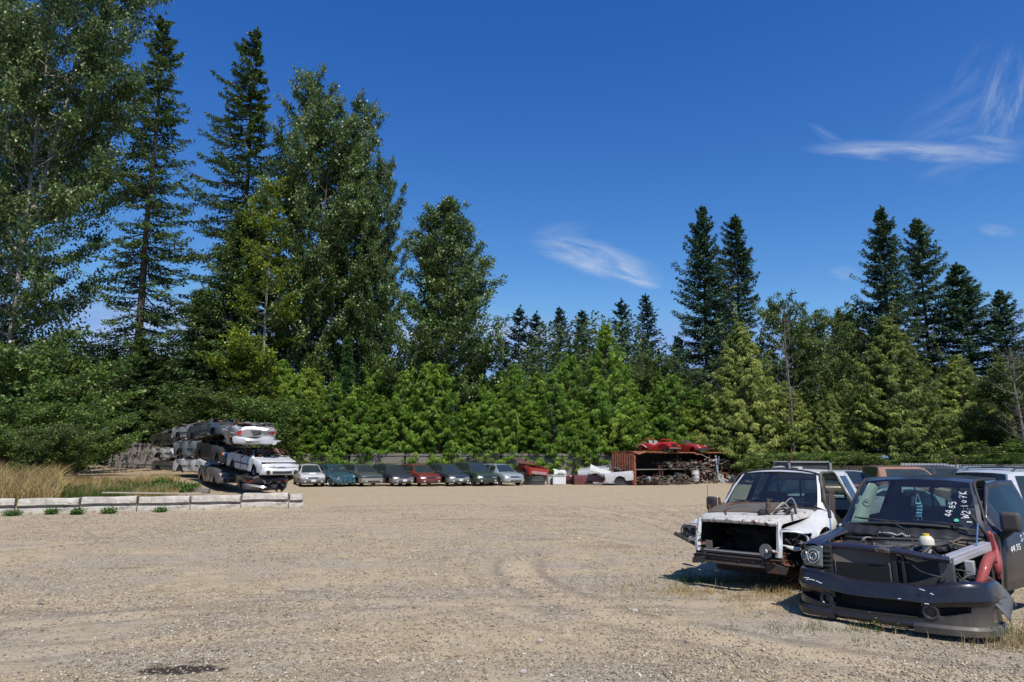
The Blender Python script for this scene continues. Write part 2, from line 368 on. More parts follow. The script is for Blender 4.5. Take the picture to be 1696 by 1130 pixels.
# loose stones: too many to count
def stones(n, seed):
    g = np.random.default_rng(seed)
    Y = 5.2 + 24 * g.random(n) ** 1.9; X = (g.random(n) * 2 - 1) * (.80 * Y + .5)
    dens = vnoise(X, Y, 31, 1.6) * .6 + vnoise(X, Y, 33, .5) * .4
    keep = g.random(n) < np.clip((dens - .22) * 2.0, .10, 1); st_ = gp(300, 1108); keep &= (((X - st_.x) / .48) ** 2 + ((Y - st_.y) / .16) ** 2 > 1) | (g.random(n) < .30); X, Y = X[keep], Y[keep]; n = len(X)
    s = (.0048 + .011 * g.random(n) ** 2.4 + (g.random(n) < .006) * .020 * g.random(n)) * (1 + Y * .02)
    base = np.array([[1, 0, 0], [0, 1, 0], [-1, 0, 0], [0, -1, 0], [0, 0, .8], [0, 0, -.8]], float)
    Vv = base[None] * s[:, None, None] * (.65 + .7 * g.random((n, 6, 1))); a = g.random(n) * 6.28
    ca, sa = np.cos(a)[:, None], np.sin(a)[:, None]; x = Vv[..., 0] * 1.25; y = Vv[..., 1]
    t1 = g.normal(0, .35, n)[:, None]
    Vv = np.stack([x * ca - y * sa, x * sa + y * ca, Vv[..., 2] * .75 + x * t1], -1)
    Vv += np.stack([X, Y, gz(X, Y) + s * .22], -1)[:, None]
    tri = np.array([[0, 1, 4], [1, 2, 4], [2, 3, 4], [3, 0, 4], [1, 0, 5], [2, 1, 5], [3, 2, 5], [0, 3, 5]])
    F = (tri[None] + (np.arange(n) * 6)[:, None, None]).reshape(-1, 3)
    return np_mesh('loose_stones', Vv.reshape(-1, 3), F, np.repeat(g.random(n), 8))
m, T, P = new_mat('stone_grey_and_tan')
ti = T.node('ShaderNodeAttribute', attribute_name='tint').outputs['Fac']
T.l.new(T.ramp(ti, [(0, (.15, .125, .10)), (.25, (.26, .215, .155)), (.6, (.33, .265, .18)), (.86, (.43, .36, .26)), (1, (.62, .56, .47))]), P.inputs['Base Color'])
P.inputs['Roughness'].default_value = .9; P.inputs['Specular IOR Level'].default_value = .2
tag(finish('loose_stones', stones(330000, 3), [m], sharp=None), kind='stuff', label='small loose grey and tan stones scattered over the yard', cat='stones')
# ------------------------------------------------------------------ foliage
def unit(a): return a / np.maximum(np.linalg.norm(a, axis=-1, keepdims=True), 1e-9)
class Leaves:
    def __init__(s): s.C = []; s.D = []; s.N = []; s.L = []; s.W = []; s.T = []
    def add(s, C, D, N, L, W, T_):
        n = len(C); s.C.append(C); s.D.append(unit(D)); s.N.append(N)
        s.L.append(np.broadcast_to(L, n)); s.W.append(np.broadcast_to(W, n)); s.T.append(np.broadcast_to(T_, n))
    def mesh(s, name):
        C = np.concatenate(s.C); D = np.concatenate(s.D); N = np.concatenate(s.N)
        L = np.concatenate(s.L)[:, None] / 2; W = np.concatenate(s.W)[:, None] / 2; Tn = np.concatenate(s.T)
        S = unit(np.cross(D, N)); n = len(C)
        V = np.stack([C - D * L, C + S * W - D * L * .15, C + D * L, C - S * W - D * L * .15], 1).reshape(-1, 3)
        return np_mesh(name, V, np.arange(4 * n).reshape(n, 4), Tn)
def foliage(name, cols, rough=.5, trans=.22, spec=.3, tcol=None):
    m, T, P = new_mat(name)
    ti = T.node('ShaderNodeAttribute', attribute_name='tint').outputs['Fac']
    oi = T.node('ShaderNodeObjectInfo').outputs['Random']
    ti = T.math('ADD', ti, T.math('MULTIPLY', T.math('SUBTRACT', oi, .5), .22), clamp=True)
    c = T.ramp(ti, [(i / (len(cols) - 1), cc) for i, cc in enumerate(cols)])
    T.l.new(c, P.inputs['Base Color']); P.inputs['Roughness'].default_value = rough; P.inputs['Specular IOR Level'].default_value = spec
    tr = T.node('ShaderNodeBsdfTranslucent'); T.l.new(T.mix(.5, c, tcol or cols[-1]), tr.inputs[0])
    mx = T.node('ShaderNodeMixShader', {0: trans, 1: P.outputs[0], 2: tr.outputs[0]})
    T.l.new(mx.outputs[0], T.n['Material Output'].inputs[0]); return m
def bark(name, a, b, sc=3):
    m, T, P = new_mat(name); co = coords(T)
    mp = T.node('ShaderNodeMapping', {'Vector': co, 'Scale': (6, 6, 1.2)}).outputs[0]; n = T.noise(mp, sc, 7, .7)
    T.l.new(T.mix(T.sstep(n, .35, .65), a, b), P.inputs['Base Color']); P.inputs['Roughness'].default_value = .9
    bp = T.node('ShaderNodeBump', {'Strength': .8, 'Distance': .03, 'Height': n}); T.l.new(bp.outputs[0], P.inputs['Normal']); return m
FOL = {
 'fir': foliage('fir_needles', [(0.009, 0.0225, 0.0075), (0.03, 0.0638, 0.0188), (0.0736, 0.1366, 0.038), (0.1706, 0.2363, 0.059)], .5, .18, .3),
 'firdark': foliage('dark_fir_needles', [(0.0072, 0.0202, 0.0115), (0.0216, 0.0522, 0.027), (0.0513, 0.1049, 0.0479), (0.1122, 0.1782, 0.0792)], .5, .14, .3),
 'fardark': foliage('distant_fir_needles', [(.020, .045, .038), (.034, .072, .055), (.052, .10, .07), (.08, .135, .085)], .6, .12, .2),
 'cedar': foliage('bright_cedar_sprays', [(0.0074, 0.0225, 0.0036), (0.0407, 0.0992, 0.0087), (0.1374, 0.2646, 0.0221), (0.3225, 0.4347, 0.057)], .45, .34, .35),
 'cedarold': foliage('olive_cedar_sprays', [(0.013, 0.0273, 0.0065), (0.062, 0.0981, 0.018), (0.2028, 0.273, 0.0499), (0.4306, 0.4484, 0.1166)], .5, .28, .3),
 'cedargold': foliage('golden_cedar_sprays', [(0.0127, 0.0325, 0.005), (0.0595, 0.119, 0.0105), (0.17, 0.27, 0.028), (0.3553, 0.396, 0.066)], .5, .3, .3),
 'juniper': foliage('blue_juniper_sprays', [(.012, .038, .012), (.030, .085, .022), (.055, .135, .034), (.10, .19, .05)], .6, .15, .2),
 'cotton': foliage('cottonwood_leaves', [(0.0078, 0.0208, 0.0039), (0.0318, 0.0654, 0.0106), (0.0988, 0.1667, 0.0296), (0.3146, 0.3861, 0.1573)], .40, .26, .5),
 'yellow': foliage('yellow_green_leaves', [(0.02, 0.04, 0.005), (0.084, 0.133, 0.0105), (0.24, 0.32, 0.025), (0.462, 0.484, 0.077)], .4, .35, .4),
 'shrub': foliage('shrub_leaves', [(0.0092, 0.0242, 0.0052), (0.0342, 0.0748, 0.0114), (0.1026, 0.1759, 0.0274), (0.253, 0.345, 0.092)], .42, .28, .4),
 'alder': foliage('alder_leaves', [(0.0125, 0.0262, 0.0075), (0.0449, 0.0775, 0.0155), (0.1222, 0.1806, 0.0361), (0.275, 0.3375, 0.1)], .45, .28, .4),
}
BARK = {'grey': bark('grey_dead_bark', (.08, .07, .06), (.22, .19, .165)), 'dark': bark('dark_fir_bark', (.045, .033, .025), (.13, .10, .08)), 'pale': bark('pale_bark', (.16, .14, .12), (.42, .38, .33)),
        'red': bark('cedar_bark', (.08, .05, .035), (.20, .14, .10))}

def tri_tube(mb, pts, r0, r1, n=4):
    k = len(pts); mb.tube(pts, [r0 + (r1 - r0) * (i / (k - 1)) for i in range(k)], n, cap=False)

def fir_meshes(H, Rr, start, sp, per, seed, sprL=.30, sprW=.10, prof=.75, gap=.12, e_lo=-.25, e_hi=.55, twig=.30, drop=.0, jit=.3, nt=9, ns=4, sideways=None):
    g = np.random.default_rng(seed); lv = Leaves(); mb = MB()
    lean = g.normal(0, .010, 2)
    def tp(z): return np.array([lean[0] * z + .12 * math.sin(z * .35 + seed), lean[1] * z + .12 * math.cos(z * .3 + seed), z])
    n = 14; mb.tube([tp(H * i / n) for i in range(n + 1)], [H * .011 * (1 - i / n) ** .8 + .012 for i in range(n + 1)], 8)
    z = H * start
    while z < H * .992:
        f = (z - H * start) / (H * (1 - start)); k = max(3, int(per * (1 - .35 * f) + g.random()))
        a0 = g.random() * 6.28; env = Rr * (1 - f) ** prof * (1 if f > .12 else .55 + .45 * f / .12)
        for j in range(k):
            if g.random() < gap: continue
            a = a0 + 6.283 * j / k + g.normal(0, .25); L = max(.25, env * (.50 + .62 * g.random()) * (1.22 if g.random() < .12 else 1))
            if sideways is not None: L *= 1 + sideways * math.cos(a)
            e = e_lo + (e_hi - e_lo) * f + g.normal(0, .10); tip = .35 + .3 * g.random()
            o = np.array([math.cos(a), math.sin(a), 0.]); b0 = tp(z + g.normal(0, sp * .3))
            t = np.linspace(0, 1, 7)[:, None]
            # goes out at angle e, sags, then turns up at the tip
            zz = L * (math.tan(e) * t - (drop + .22) * t ** 1.6 + tip * .62 * t ** 3.2)
            br = b0 + o * L * t + np.array([0, 0, 1.]) * zz
            if L > .7: tri_tube(mb, br[[0, 2, 4, 6]], .012 + L * .012, .006, 3)
            ntt = max(3, int(nt * (.5 + L / max(Rr, 1e-3) * .7))); tt = np.linspace(.16, 1.0, ntt) + g.normal(0, .02, ntt); tt = np.clip(tt, .05, 1)
            px = np.stack([np.interp(tt, t[:, 0], br[:, q]) for q in range(3)], -1)
            side = np.array([-o[1], o[0], 0.])
            for sg in (-1, 1):
                tl = (twig * L * (1 - .75 * tt) + .18) * (.7 + .6 * g.random(ntt))
                td = unit(side * sg * .85 + o * .75 + np.stack([g.normal(0, .12, ntt), g.normal(0, .12, ntt), g.normal(-.08, .14, ntt)], -1))
                s_ = np.linspace(.1, 1, ns)
                C = px[:, None] + td[:, None] * (tl[:, None, None] * s_[None, :, None]); m_ = C.shape[0] * ns
                C = C.reshape(-1, 3) + g.normal(0, .05, (m_, 3)); D = np.repeat(td, ns, 0) + g.normal(0, jit, (m_, 3)); D[:, 2] -= drop * 1.0
                N = np.array([0, 0, 1.]) + g.normal(0, .45, (m_, 3))
                if drop: C = C - np.array([0, 0, 1.]) * (g.random((m_, 1)) ** 1.5) * drop * 1.6
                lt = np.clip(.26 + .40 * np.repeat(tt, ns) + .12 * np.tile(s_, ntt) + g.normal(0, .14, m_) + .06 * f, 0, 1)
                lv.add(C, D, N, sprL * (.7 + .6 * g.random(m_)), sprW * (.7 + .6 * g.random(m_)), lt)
        z += sp * (.7 + .6 * g.random()) * (1 - .45 * f)
    # leader
    C = np.array([tp(H + .02 * i) for i in range(14)]) + g.normal(0, .05, (14, 3)); lv.add(C, np.tile([0, 0, 1.], (14, 1)) + g.normal(0, .4, (14, 3)), g.normal(0, 1, (14, 3)), sprL, sprW, .5)
    return lv.mesh('crown'), mb
def cedar_meshes(H, Rr, seed, dens=1.0, sprL=.28, sprW=.055, hang=.55, low=.04, prof=.62, rag=.25):
    """conical crown of fan sprays hanging from up-curved branch ends"""
    g = np.random.default_rng(seed); lv = Leaves(); mb = MB()
    mb.tube([(0, 0, -.3), (.05, 0, H * .5), (0, .04, H * .97)], [H * .018, H * .011, .01], 8)
    nb = int(H * 46 * dens)
    for i in range(nb):
        f = (i + g.random()) / nb; f = f ** 1.25; z = H * (low + (.985 - low) * f)
        env = Rr * (1 - f) ** prof * min(1, .72 + f * 3); L = max(.22, env * (1 - rag + 1.5 * rag * g.random())); a = g.random() * 6.28
        o = np.array([math.cos(a), math.sin(a), 0.]); side = np.array([-o[1], o[0], 0.]); e = .40 + .45 * f + g.normal(0, .22)
        t = np.linspace(0, 1, 6)[:, None]; zz = L * (math.tan(e) * t * .9 - .75 * t ** 2 + .55 * t ** 3.5)
        br = np.array([0, 0, z]) + o * L * t + np.array([0, 0, 1.]) * zz + side * (g.normal(0, .12) * L * t ** 2)
        if L > .8 and i % 2 == 0: tri_tube(mb, br[[0, 2, 4, 5]], .02, .006, 3)
        nc = max(3, int(3 + L * 3.4)); tt = .28 + .74 * np.sqrt(g.random(nc)); tt = np.clip(tt, 0, 1)
        px = np.stack([np.interp(tt, t[:, 0], br[:, q]) for q in range(3)], -1)
        k = 8; spread = .05 + .06 * L * (1 - tt * .5)
        # a fan: several sprays radiate from one twig point, mostly sideways and down
        an = np.linspace(-1.1, 1.1, k)[None] + g.normal(0, .18, (nc, k))
        D = o * np.cos(an)[..., None] * .75 + side * np.sin(an)[..., None] * .9 + np.array([0, 0, -1.]) * (hang * (.4 + .9 * g.random((nc, k, 1)))) + g.normal(0, .12, (nc, k, 3))
        D = unit(D); Lq = sprL * (.7 + .7 * g.random((nc, k))); C = px[:, None] + D * (Lq[..., None] * .5 + spread[:, None, None] * g.random((nc, k, 1))) + g.normal(0, .04, (nc, k, 3))
        N = o * .6 + np.array([0, 0, 1.]) * .6 + g.normal(0, .6, (nc, k, 3)); m_ = nc * k
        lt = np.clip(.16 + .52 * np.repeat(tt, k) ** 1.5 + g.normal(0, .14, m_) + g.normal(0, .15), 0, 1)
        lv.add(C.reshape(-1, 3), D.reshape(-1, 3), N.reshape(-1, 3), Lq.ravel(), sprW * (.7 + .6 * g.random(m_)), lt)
    return lv.mesh('crown'), mb
def broad_meshes(H, Rr, seed, start=.15, limbs=40, subs=10, cl=5, leaf=.13, per=26, up=.95, prof='oval', clr=.42, forks=1, gapy=0.0, trunk=None, tall=1.0):
    """leafy tree: leaders, rising limbs, twigs with leaf clusters"""
    g = np.random.default_rng(seed); lv = Leaves(); mb = MB(); tr = trunk or H * .012
    leaders = [(np.zeros(3), np.array([g.normal(0, .03), g.normal(0, .03), 1.]), H)]
    for k in range(forks - 1):
        a = g.random() * 6.28; z0 = H * (.12 + .2 * g.random()); leaders.append((np.array([0, 0, z0]), np.array([.24 * math.cos(a), .24 * math.sin(a), 1.]), (H - z0) * (.72 + .25 * g.random())))
    for p0, d0, Hl in leaders:
        wob = g.normal(0, .15, (4, 2))
        def tp(z, p0=p0, d0=d0, wob=wob, Hl=Hl):
            f = z / Hl; w = wob[0] * math.sin(3 * f) + wob[1] * math.sin(7 * f + 1); bend = (1 - .35 * f)
            return p0 + np.array([d0[0] * z * bend + w[0], d0[1] * z * bend + w[1], z])
        mb.tube([tp(Hl * i / 12) for i in range(13)], [tr * (1 if forks == 1 else .8) * (1 - i / 12) ** .85 + .015 for i in range(13)], 7)
        for i in range(int(limbs * Hl / H / (1 + .35 * (forks - 1)))):
            f = (i + g.random()) / limbs * H / Hl * (1 + .35 * (forks - 1)); f = min(f, .985)
            z = Hl * (start + (.99 - start) * f)
            env = {'oval': math.sin(math.pi * min(1, .12 + .86 * f) ** .85) ** .7, 'cone': (1 - f) ** .65 * min(1, .45 + f * 3), 'col': min(1, .5 + 2.5 * f) * (1 - f ** 3.2) ** .8}[prof]
            L = Rr * env * (.55 + .6 * g.random()) + .5; a = i * 2.4 + g.normal(0, .5); e = (.35 + up * (.4 + .6 * f)) * (.8 + .4 * g.random()); e = min(e, 1.35)
            if g.random() < gapy: continue
            o = np.array([math.cos(a), math.sin(a), 0.]); b0 = tp(z); side = np.array([-o[1], o[0], 0.])
            t = np.linspace(0, 1, 6)[:, None]; Lz = L * math.tan(min(e, 1.1)) * .55 * tall
            br = b0 + o * L * (t ** .9) + np.array([0, 0, 1.]) * Lz * t ** 1.25 + side * (g.normal(0, .15) * L * t ** 2)
            mb.tube(br[[0, 1, 3, 5]], [tr * .32 * (1 - f * .6) + .01, tr * .22 * (1 - f * .6) + .01, tr * .1 + .006, .006], 4, cap=False)
            ns = max(3, int(subs * (L / Rr) + 1)); ts = np.linspace(.22, 1.0, ns)
            for q, t0 in enumerate(ts):
                p = np.array([np.interp(t0, t[:, 0], br[:, c]) for c in range(3)]); sl = (L * .38 * (1 - .45 * t0) + .35) * (.6 + .8 * g.random())
                sd = unit((o * .55 + side * g.normal(0, .9) + np.array([0, 0, 1.]) * (.15 + up * .55 * g.random()))[None])[0]
                if sl > .6: mb.tube([p, p + sd * sl * .9], [.016, .004], 3, cap=False)
                tc = np.linspace(.25, 1, cl)[:, None]; cc = p + sd * sl * tc + g.normal(0, .12, (cl, 3))
                m_ = cl * per; C = np.repeat(cc, per, 0) + g.normal(0, clr * .36, (m_, 3)) * np.array([1, 1, .75])
                D = g.normal(0, 1, (m_, 3)); D[:, 2] -= .5; N = g.normal(0, .75, (m_, 3)) + np.array([0, 0, .8])
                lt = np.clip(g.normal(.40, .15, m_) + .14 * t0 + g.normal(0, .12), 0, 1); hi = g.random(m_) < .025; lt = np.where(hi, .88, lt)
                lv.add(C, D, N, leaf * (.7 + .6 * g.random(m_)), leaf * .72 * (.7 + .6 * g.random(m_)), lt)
    return lv.mesh('crown'), mb

PROTO = {}
def proto(key, meshes, fol, bk, name):
    """prototype meshes; the first placed tree uses them directly, the rest are copies"""
    cm, mb = meshes; cm.materials.append(FOL[fol]); tm = bpy.data.meshes.new('trunk')
    tm.from_pydata(mb.v, [], mb.f); tm.materials.append(BARK[bk]); tm.polygons.foreach_set('use_smooth', np.ones(len(mb.f), dtype=bool)); tm.update()
    PROTO[key] = (name, cm, tm, max(v[2] for v in mb.v))
TREE_Z = .0
def plant(key, px, top, Y, hw=None, rz=None, label='', cat='tree', group=None, base=None, wx=None, H=None):
    """a tree whose top is seen at (px, top) when standing at distance Y"""
    name, cm, tm, h0 = PROTO[key]; p = at(px, top, Y)
    zb = gzf(p.x, p.y) - .15 if base is None else base; h = p.z - zb if H is None else H
    s = h / h0; w_ = wx if wx is not None else s
    e = empty(name, (p.x, p.y, zb), rz if rz is not None else random.random() * 6.28, label=label, cat=cat, group=group, scale=(w_, w_, s))
    for nm, md in (('trunk', tm), ('crown', cm)):
        o = bpy.data.objects.new(nm, md); COL.objects.link(o); o.parent = e
    return e
proto('cottonA', broad_meshes(40, 6.2, 1, .08, 104, 13, 5, .22, 23, .9, 'col', .7, 2, .04, trunk=.24), 'cotton', 'pale', 'cottonwood_tree')
proto('cottonB', broad_meshes(32, 4.3, 2, .08, 84, 11, 5, .24, 18, 1.2, 'oval', .62, 2, .03, trunk=.24), 'cotton', 'dark', 'cottonwood_tree')
proto('cottonC', broad_meshes(24, 5.3, 4, .06, 118, 12, 5, .23, 19, 1.25, 'cone', .6, 1, .0, trunk=.20), 'cotton', 'pale', 'cottonwood_tree')
proto('yellowA', broad_meshes(22, 3.7, 6, .04, 62, 9, 4, .22, 14, .5, 'cone', .5, 1, .05, trunk=.14), 'yellow', 'pale', 'maple_tree')
proto('alderA', broad_meshes(16, 2.9, 7, .12, 46, 8, 4, .21, 18, .8, 'oval', .5, 1, .05, trunk=.14), 'alder', 'pale', 'alder_tree')
proto('alderB', broad_meshes(16, 3.6, 8, .05, 52, 9, 4, .21, 18, .6, 'oval', .55, 2, .03, trunk=.16), 'alder', 'dark', 'alder_tree')
proto('firSparse', fir_meshes(38, 6.0, .12, .56, 6, 11, .32, .13, .55, .30, -.22, .30, .22, drop=.12, jit=.45, nt=18, ns=5), 'fir', 'dark', 'fir_tree')
proto('firTall', fir_meshes(38, 8.0, .12, .60, 6, 12, .34, .14, .68, .24, -.15, .40, .20, drop=.12, jit=.45, nt=20, ns=6, sideways=-.30), 'fir', 'dark', 'fir_tree')
proto('firDense', fir_meshes(20, 4.8, .03, .34, 7, 13, .28, .11, .55, .10, -.2, .5, .22, drop=.2, jit=.5, nt=13, ns=5), 'fir', 'dark', 'fir_tree')
proto('firBigA', fir_meshes(28, 6.9, .08, .46, 7, 14, .34, .14, .72, .14, -.1, .62, .24, drop=.12, jit=.45, nt=17, ns=5), 'firdark', 'dark', 'fir_tree')
proto('firBigB', fir_meshes(28, 6.6, .08, .50, 7, 15, .34, .14, .68, .16, -.1, .66, .24, drop=.12, jit=.45, nt=17, ns=5, sideways=.3), 'firdark', 'dark', 'fir_tree')
proto('firFar', fir_meshes(25, 5.0, .12, .62, 6, 16, .5, .2, .62, .06, -.1, .5, .26, nt=8, ns=4), 'fardark', 'dark', 'fir_tree')
proto('firFarB', fir_meshes(25, 4.2, .12, .7, 6, 17, .5, .2, .55, .12, -.1, .5, .26, nt=8, ns=4), 'fardark', 'dark', 'fir_tree')
proto('hedgeA', cedar_meshes(9, 2.5, 21, .95, sprL=.30, sprW=.05, rag=.42, hang=.9, prof=.76), 'cedar', 'red', 'cedar_tree')
proto('hedgeB', cedar_meshes(9, 2.7, 22, .95, sprL=.30, sprW=.05, rag=.45, hang=1.0, prof=.80), 'cedar', 'red', 'cedar_tree')
proto('hedgeC', cedar_meshes(9, 2.3, 23, .95, sprL=.30, sprW=.05, rag=.42, hang=.8, prof=.72), 'cedar', 'red', 'cedar_tree')
proto('cedarGold', cedar_meshes(12, 3.2, 24, 1.0, rag=.45, hang=.9), 'cedargold', 'red', 'cedar_tree')
proto('cedarTall', cedar_meshes(15, 4.5, 25, 1.0, .30, .055, .9, rag=.32, prof=.95), 'cedar', 'red', 'cedar_tree')
proto('cedarOld', cedar_meshes(16, 4.7, 26, 1.15, .30, .055, 1.2, rag=.30, prof=.92), 'cedarold', 'red', 'cedar_tree')
proto('juniperA', cedar_meshes(13, 1.7, 27, 1.1, .24, .055, .1, rag=.3, prof=1.0), 'juniper', 'red', 'juniper_tree')
proto('shrubA', broad_meshes(6, 3.0, 31, .02, 40, 7, 4, .19, 17, .6, 'oval', .45, 3, trunk=.07, tall=1.2), 'shrub', 'dark', 'bush')
proto('shrubB', broad_meshes(6, 2.5, 32, .02, 36, 7, 4, .18, 17, .7, 'oval', .45, 3, trunk=.07, tall=1.2), 'alder', 'dark', 'bush')

HD = 'trees standing behind the yard'
plant('cottonA', 112, -230, 61, wx=1.22, rz=.3, label='huge cottonwood at the left edge with its top cut off by the frame', group=HD)
plant('cottonA', 30, -60, 70, wx=1.15, rz=2.4, label='tall dense cottonwood behind the huge one at the left edge', group=HD)
plant('firSparse', 280, 22, 62.5, wx=1.0, rz=1.1, label='tall gappy fir with thin top, bare trunk showing, left of the two lone spires', group=HD)
plant('firTall', 424, 45, 66, wx=1.0, rz=.0, label='tall fir with a full pointed top beside the thin gappy fir', group=HD)
plant('firDense', 392, 350, 62, wx=1.12, rz=.7, label='dense dark fir filling in below the tall pointed fir', group=HD)
plant('firDense', 335, 475, 61, wx=.98, rz=2.7, label='shorter dense fir left of the dark one, near the stacked wrecks', group=HD)
plant('cottonB', 522, 132, 64, wx=.95, rz=.4, label='tall oval cottonwood with high pointed crown right of the full fir', group=HD)
plant('cottonB', 600, 160, 66, wx=.72, rz=3.4, label='tall cottonwood touching the right side of the highest oval cottonwood', group=HD)
plant('cottonB', 642, 262, 64, wx=.5, rz=5.0, label='narrow cottonwood at the right end of the left group of tall trees', group=HD)
plant('yellowA', 462, 285, 60, wx=1.1, rz=1.0, label='yellow-green maple with light leaves in front of the tall cottonwoods', group=HD)
plant('yellowA', 415, 560, 58.8, wx=.8, rz=4.0, label='low yellow-green maple spreading right above the stacked wrecks', group=HD)
plant('cottonC', 740, 340, 62, wx=1.0, rz=.2, label='lone broad cottonwood rising above the middle of the cedar hedge', group=HD)
plant('cedarGold', 512, 588, 59, wx=1.02, label='golden-tinged cedar right of the stacked wrecks', group=HD)
plant('juniperA', 577, 565, 59.5, wx=.95, label='slim blue-green spire-shaped conifer in the cedar hedge', group=HD)
plant('firDense', 245, 560, 60, wx=.75, rz=5.1, label='small fir between the leafy thicket and the dense firs at left', group=HD)
for px, top, key, lab in ((858, 508, 'firFarB', 'leftmost of the distant firs, right of the lone cottonwood'), (885, 518, 'firFarB', 'distant narrow fir, second from the lone cottonwood'),
        (925, 512, 'firFar', 'broad distant fir between two narrower ones over the hedge'), (961, 517, 'firFar', 'distant fir just left of the tall bright cedar'),
        (1028, 496, 'firFarB', 'slender distant fir right behind the tall bright cedar'), (1070, 491, 'firFar', 'distant fir left of the tall pair of dark firs'),
        (1120, 560, 'firFar', 'low distant fir at the foot of the dark pair'), (835, 560, 'firFarB', 'low distant fir against the lone cottonwood')):
    plant(key, px, top, 105, wx=(p_ := 1.0) * random.uniform(.9, 1.1), label=lab, group='distant firs over the hedge')
plant('firBigA', 1157, 345, 76, wx=.92, rz=.5, label='taller of the two big dark firs above the rusty container', group=HD)
plant('firBigB', 1212, 358, 78, wx=.95, rz=2.9, label='right one of the big pair of dark firs above the rusty container', group=HD)
plant('firBigA', 1456, 343, 68, wx=.80, rz=2.0, label='tallest dark fir of the right-hand group', group=HD)
plant('firBigB', 1516, 366, 70, wx=.88, rz=.4, label='dark fir right of the tallest one in the right-hand group', group=HD)
plant('firBigA', 1592, 437, 66, wx=.92, rz=4.0, label='third dark fir from the left in the right-hand group', group=HD)
plant('firBigB', 1662, 482, 64, wx=.74, rz=5.2, label='dark fir at the right edge of the photo', group=HD)
plant('firBigA', 1400, 520, 72, wx=.6, rz=1.2, label='short dark fir leaning into the left side of the right-hand group', group=HD)
plant('cedarTall', 1003, 533, 59, wx=.98, label='tall bright cedar left of the rusty container', group=HD)
plant('cedarOld', 1222, 500, 59, wx=1.15, label='olive-green cedar in front of the big pair of firs', group=HD)
plant('cedarOld', 1462, 488, 56, wx=1.25, rz=2.2, label='large olive cedar in front of the right-hand dark firs', group=HD)
plant('cedarOld', 1580, 560, 57.5, wx=1.05, rz=4.1, label='smaller olive cedar near the right edge', group=HD)
plant('cedarOld', 1120, 640, 62, wx=.55, rz=3.1, label='low olive cedar behind the left roadster on the container', group=HD)
plant('alderA', 1292, 488, 62, wx=.85, label='thin-crowned alder between the olive cedars', group=HD)
plant('alderB', 1350, 516, 65, wx=.80, label='round-topped alder right of the thin alder', group=HD)
plant('alderA', 1400, 505, 70, wx=.85, label='pale alder beside the right-hand dark firs', group=HD)
plant('alderB', 1100, 590, 66, wx=.9, label='alder behind the bright cedars over the container', group=HD)
plant('alderB', 1668, 590, 52, wx=.75, rz=3, label='thin leafy alder at the right edge', group=HD)
plant('alderB', 895, 610, 64, wx=.8, label='alder in the gap right of the lone cottonwood', group=HD)
plant('alderA', 665, 600, 64, wx=.8, label='alder left of the lone cottonwood behind the hedge', group=HD)
plant('cedarOld', 1300, 610, 59.5, wx=.8, rz=1.3, label='olive cedar below the bare grey trunk', group=HD)
plant('cedarOld', 1372, 628, 57, wx=.62, rz=5.3, label='short olive cedar left of the large one', group=HD)
plant('cedarOld', 1520, 610, 60, wx=.7, rz=.6, label='olive cedar filling in right of the large one', group=HD)
plant('cedarOld', 1640, 615, 60, wx=.7, rz=2.9, label='olive cedar left of the leafless tree at the right edge', group=HD)
plant('cedarTall', 930, 600, 62, wx=.7, rz=2.0, label='bright cedar pointing up left of the tall bright cedar', group=HD)
plant('cedarTall', 1090, 612, 61, wx=.62, rz=4.0, label='bright cedar pointing up over the left end of the container', group=HD)
plant('cedarTall', 640, 618, 62, wx=.65, rz=5.0, label='bright cedar pointing up below the narrow cottonwood', group=HD)
# bare dead trees
def bare_tree(px, top, Y, label, seed):
    g = np.random.default_rng(seed); p = at(px, top, Y); e = empty('bare_tree', (p.x, p.y, 0), label=label, cat='tree')
    H = p.z; mb = MB(); mb.tube([(0, 0, -.2), (.08, 0, H * .4), (-.05, .1, H * .75), (.05, 0, H)], [.13, .10, .06, .015], 8); mb.build('trunk', BARK['grey'], e, fix=False)
    b = MB()
    for i in range(46):
        z = H * (.25 + .73 * g.random()); a = g.random() * 6.28; L = (.5 + 1.8 * g.random()) * (1.1 - z / H * .6); d = Vector((math.cos(a), math.sin(a), .5 + .5 * g.random()))
        q = Vector((0, 0, z)); m1 = q + d * L * .5 + Vector((0, 0, -.1)); t1 = q + d * L
        b.tube([q, m1, t1], [.03, .018, .006], 4, cap=False)
        for k in range(4):
            s = q.lerp(t1, .3 + .2 * k); dd = Vector((g.normal(0, 1), g.normal(0, 1), g.normal(.5, .6))).normalized() * L * .35; b.tube([s, s + dd], [.010, .004], 3, cap=False)
    b.build('branches', BARK['grey'], e, fix=False)
bare_tree(1297, 500, 57.5, 'bare grey trunk with thin dead limbs beside the olive cedar', 3)
bare_tree(1676, 585, 46, 'leafless grey tree at the right edge of the photo', 4)
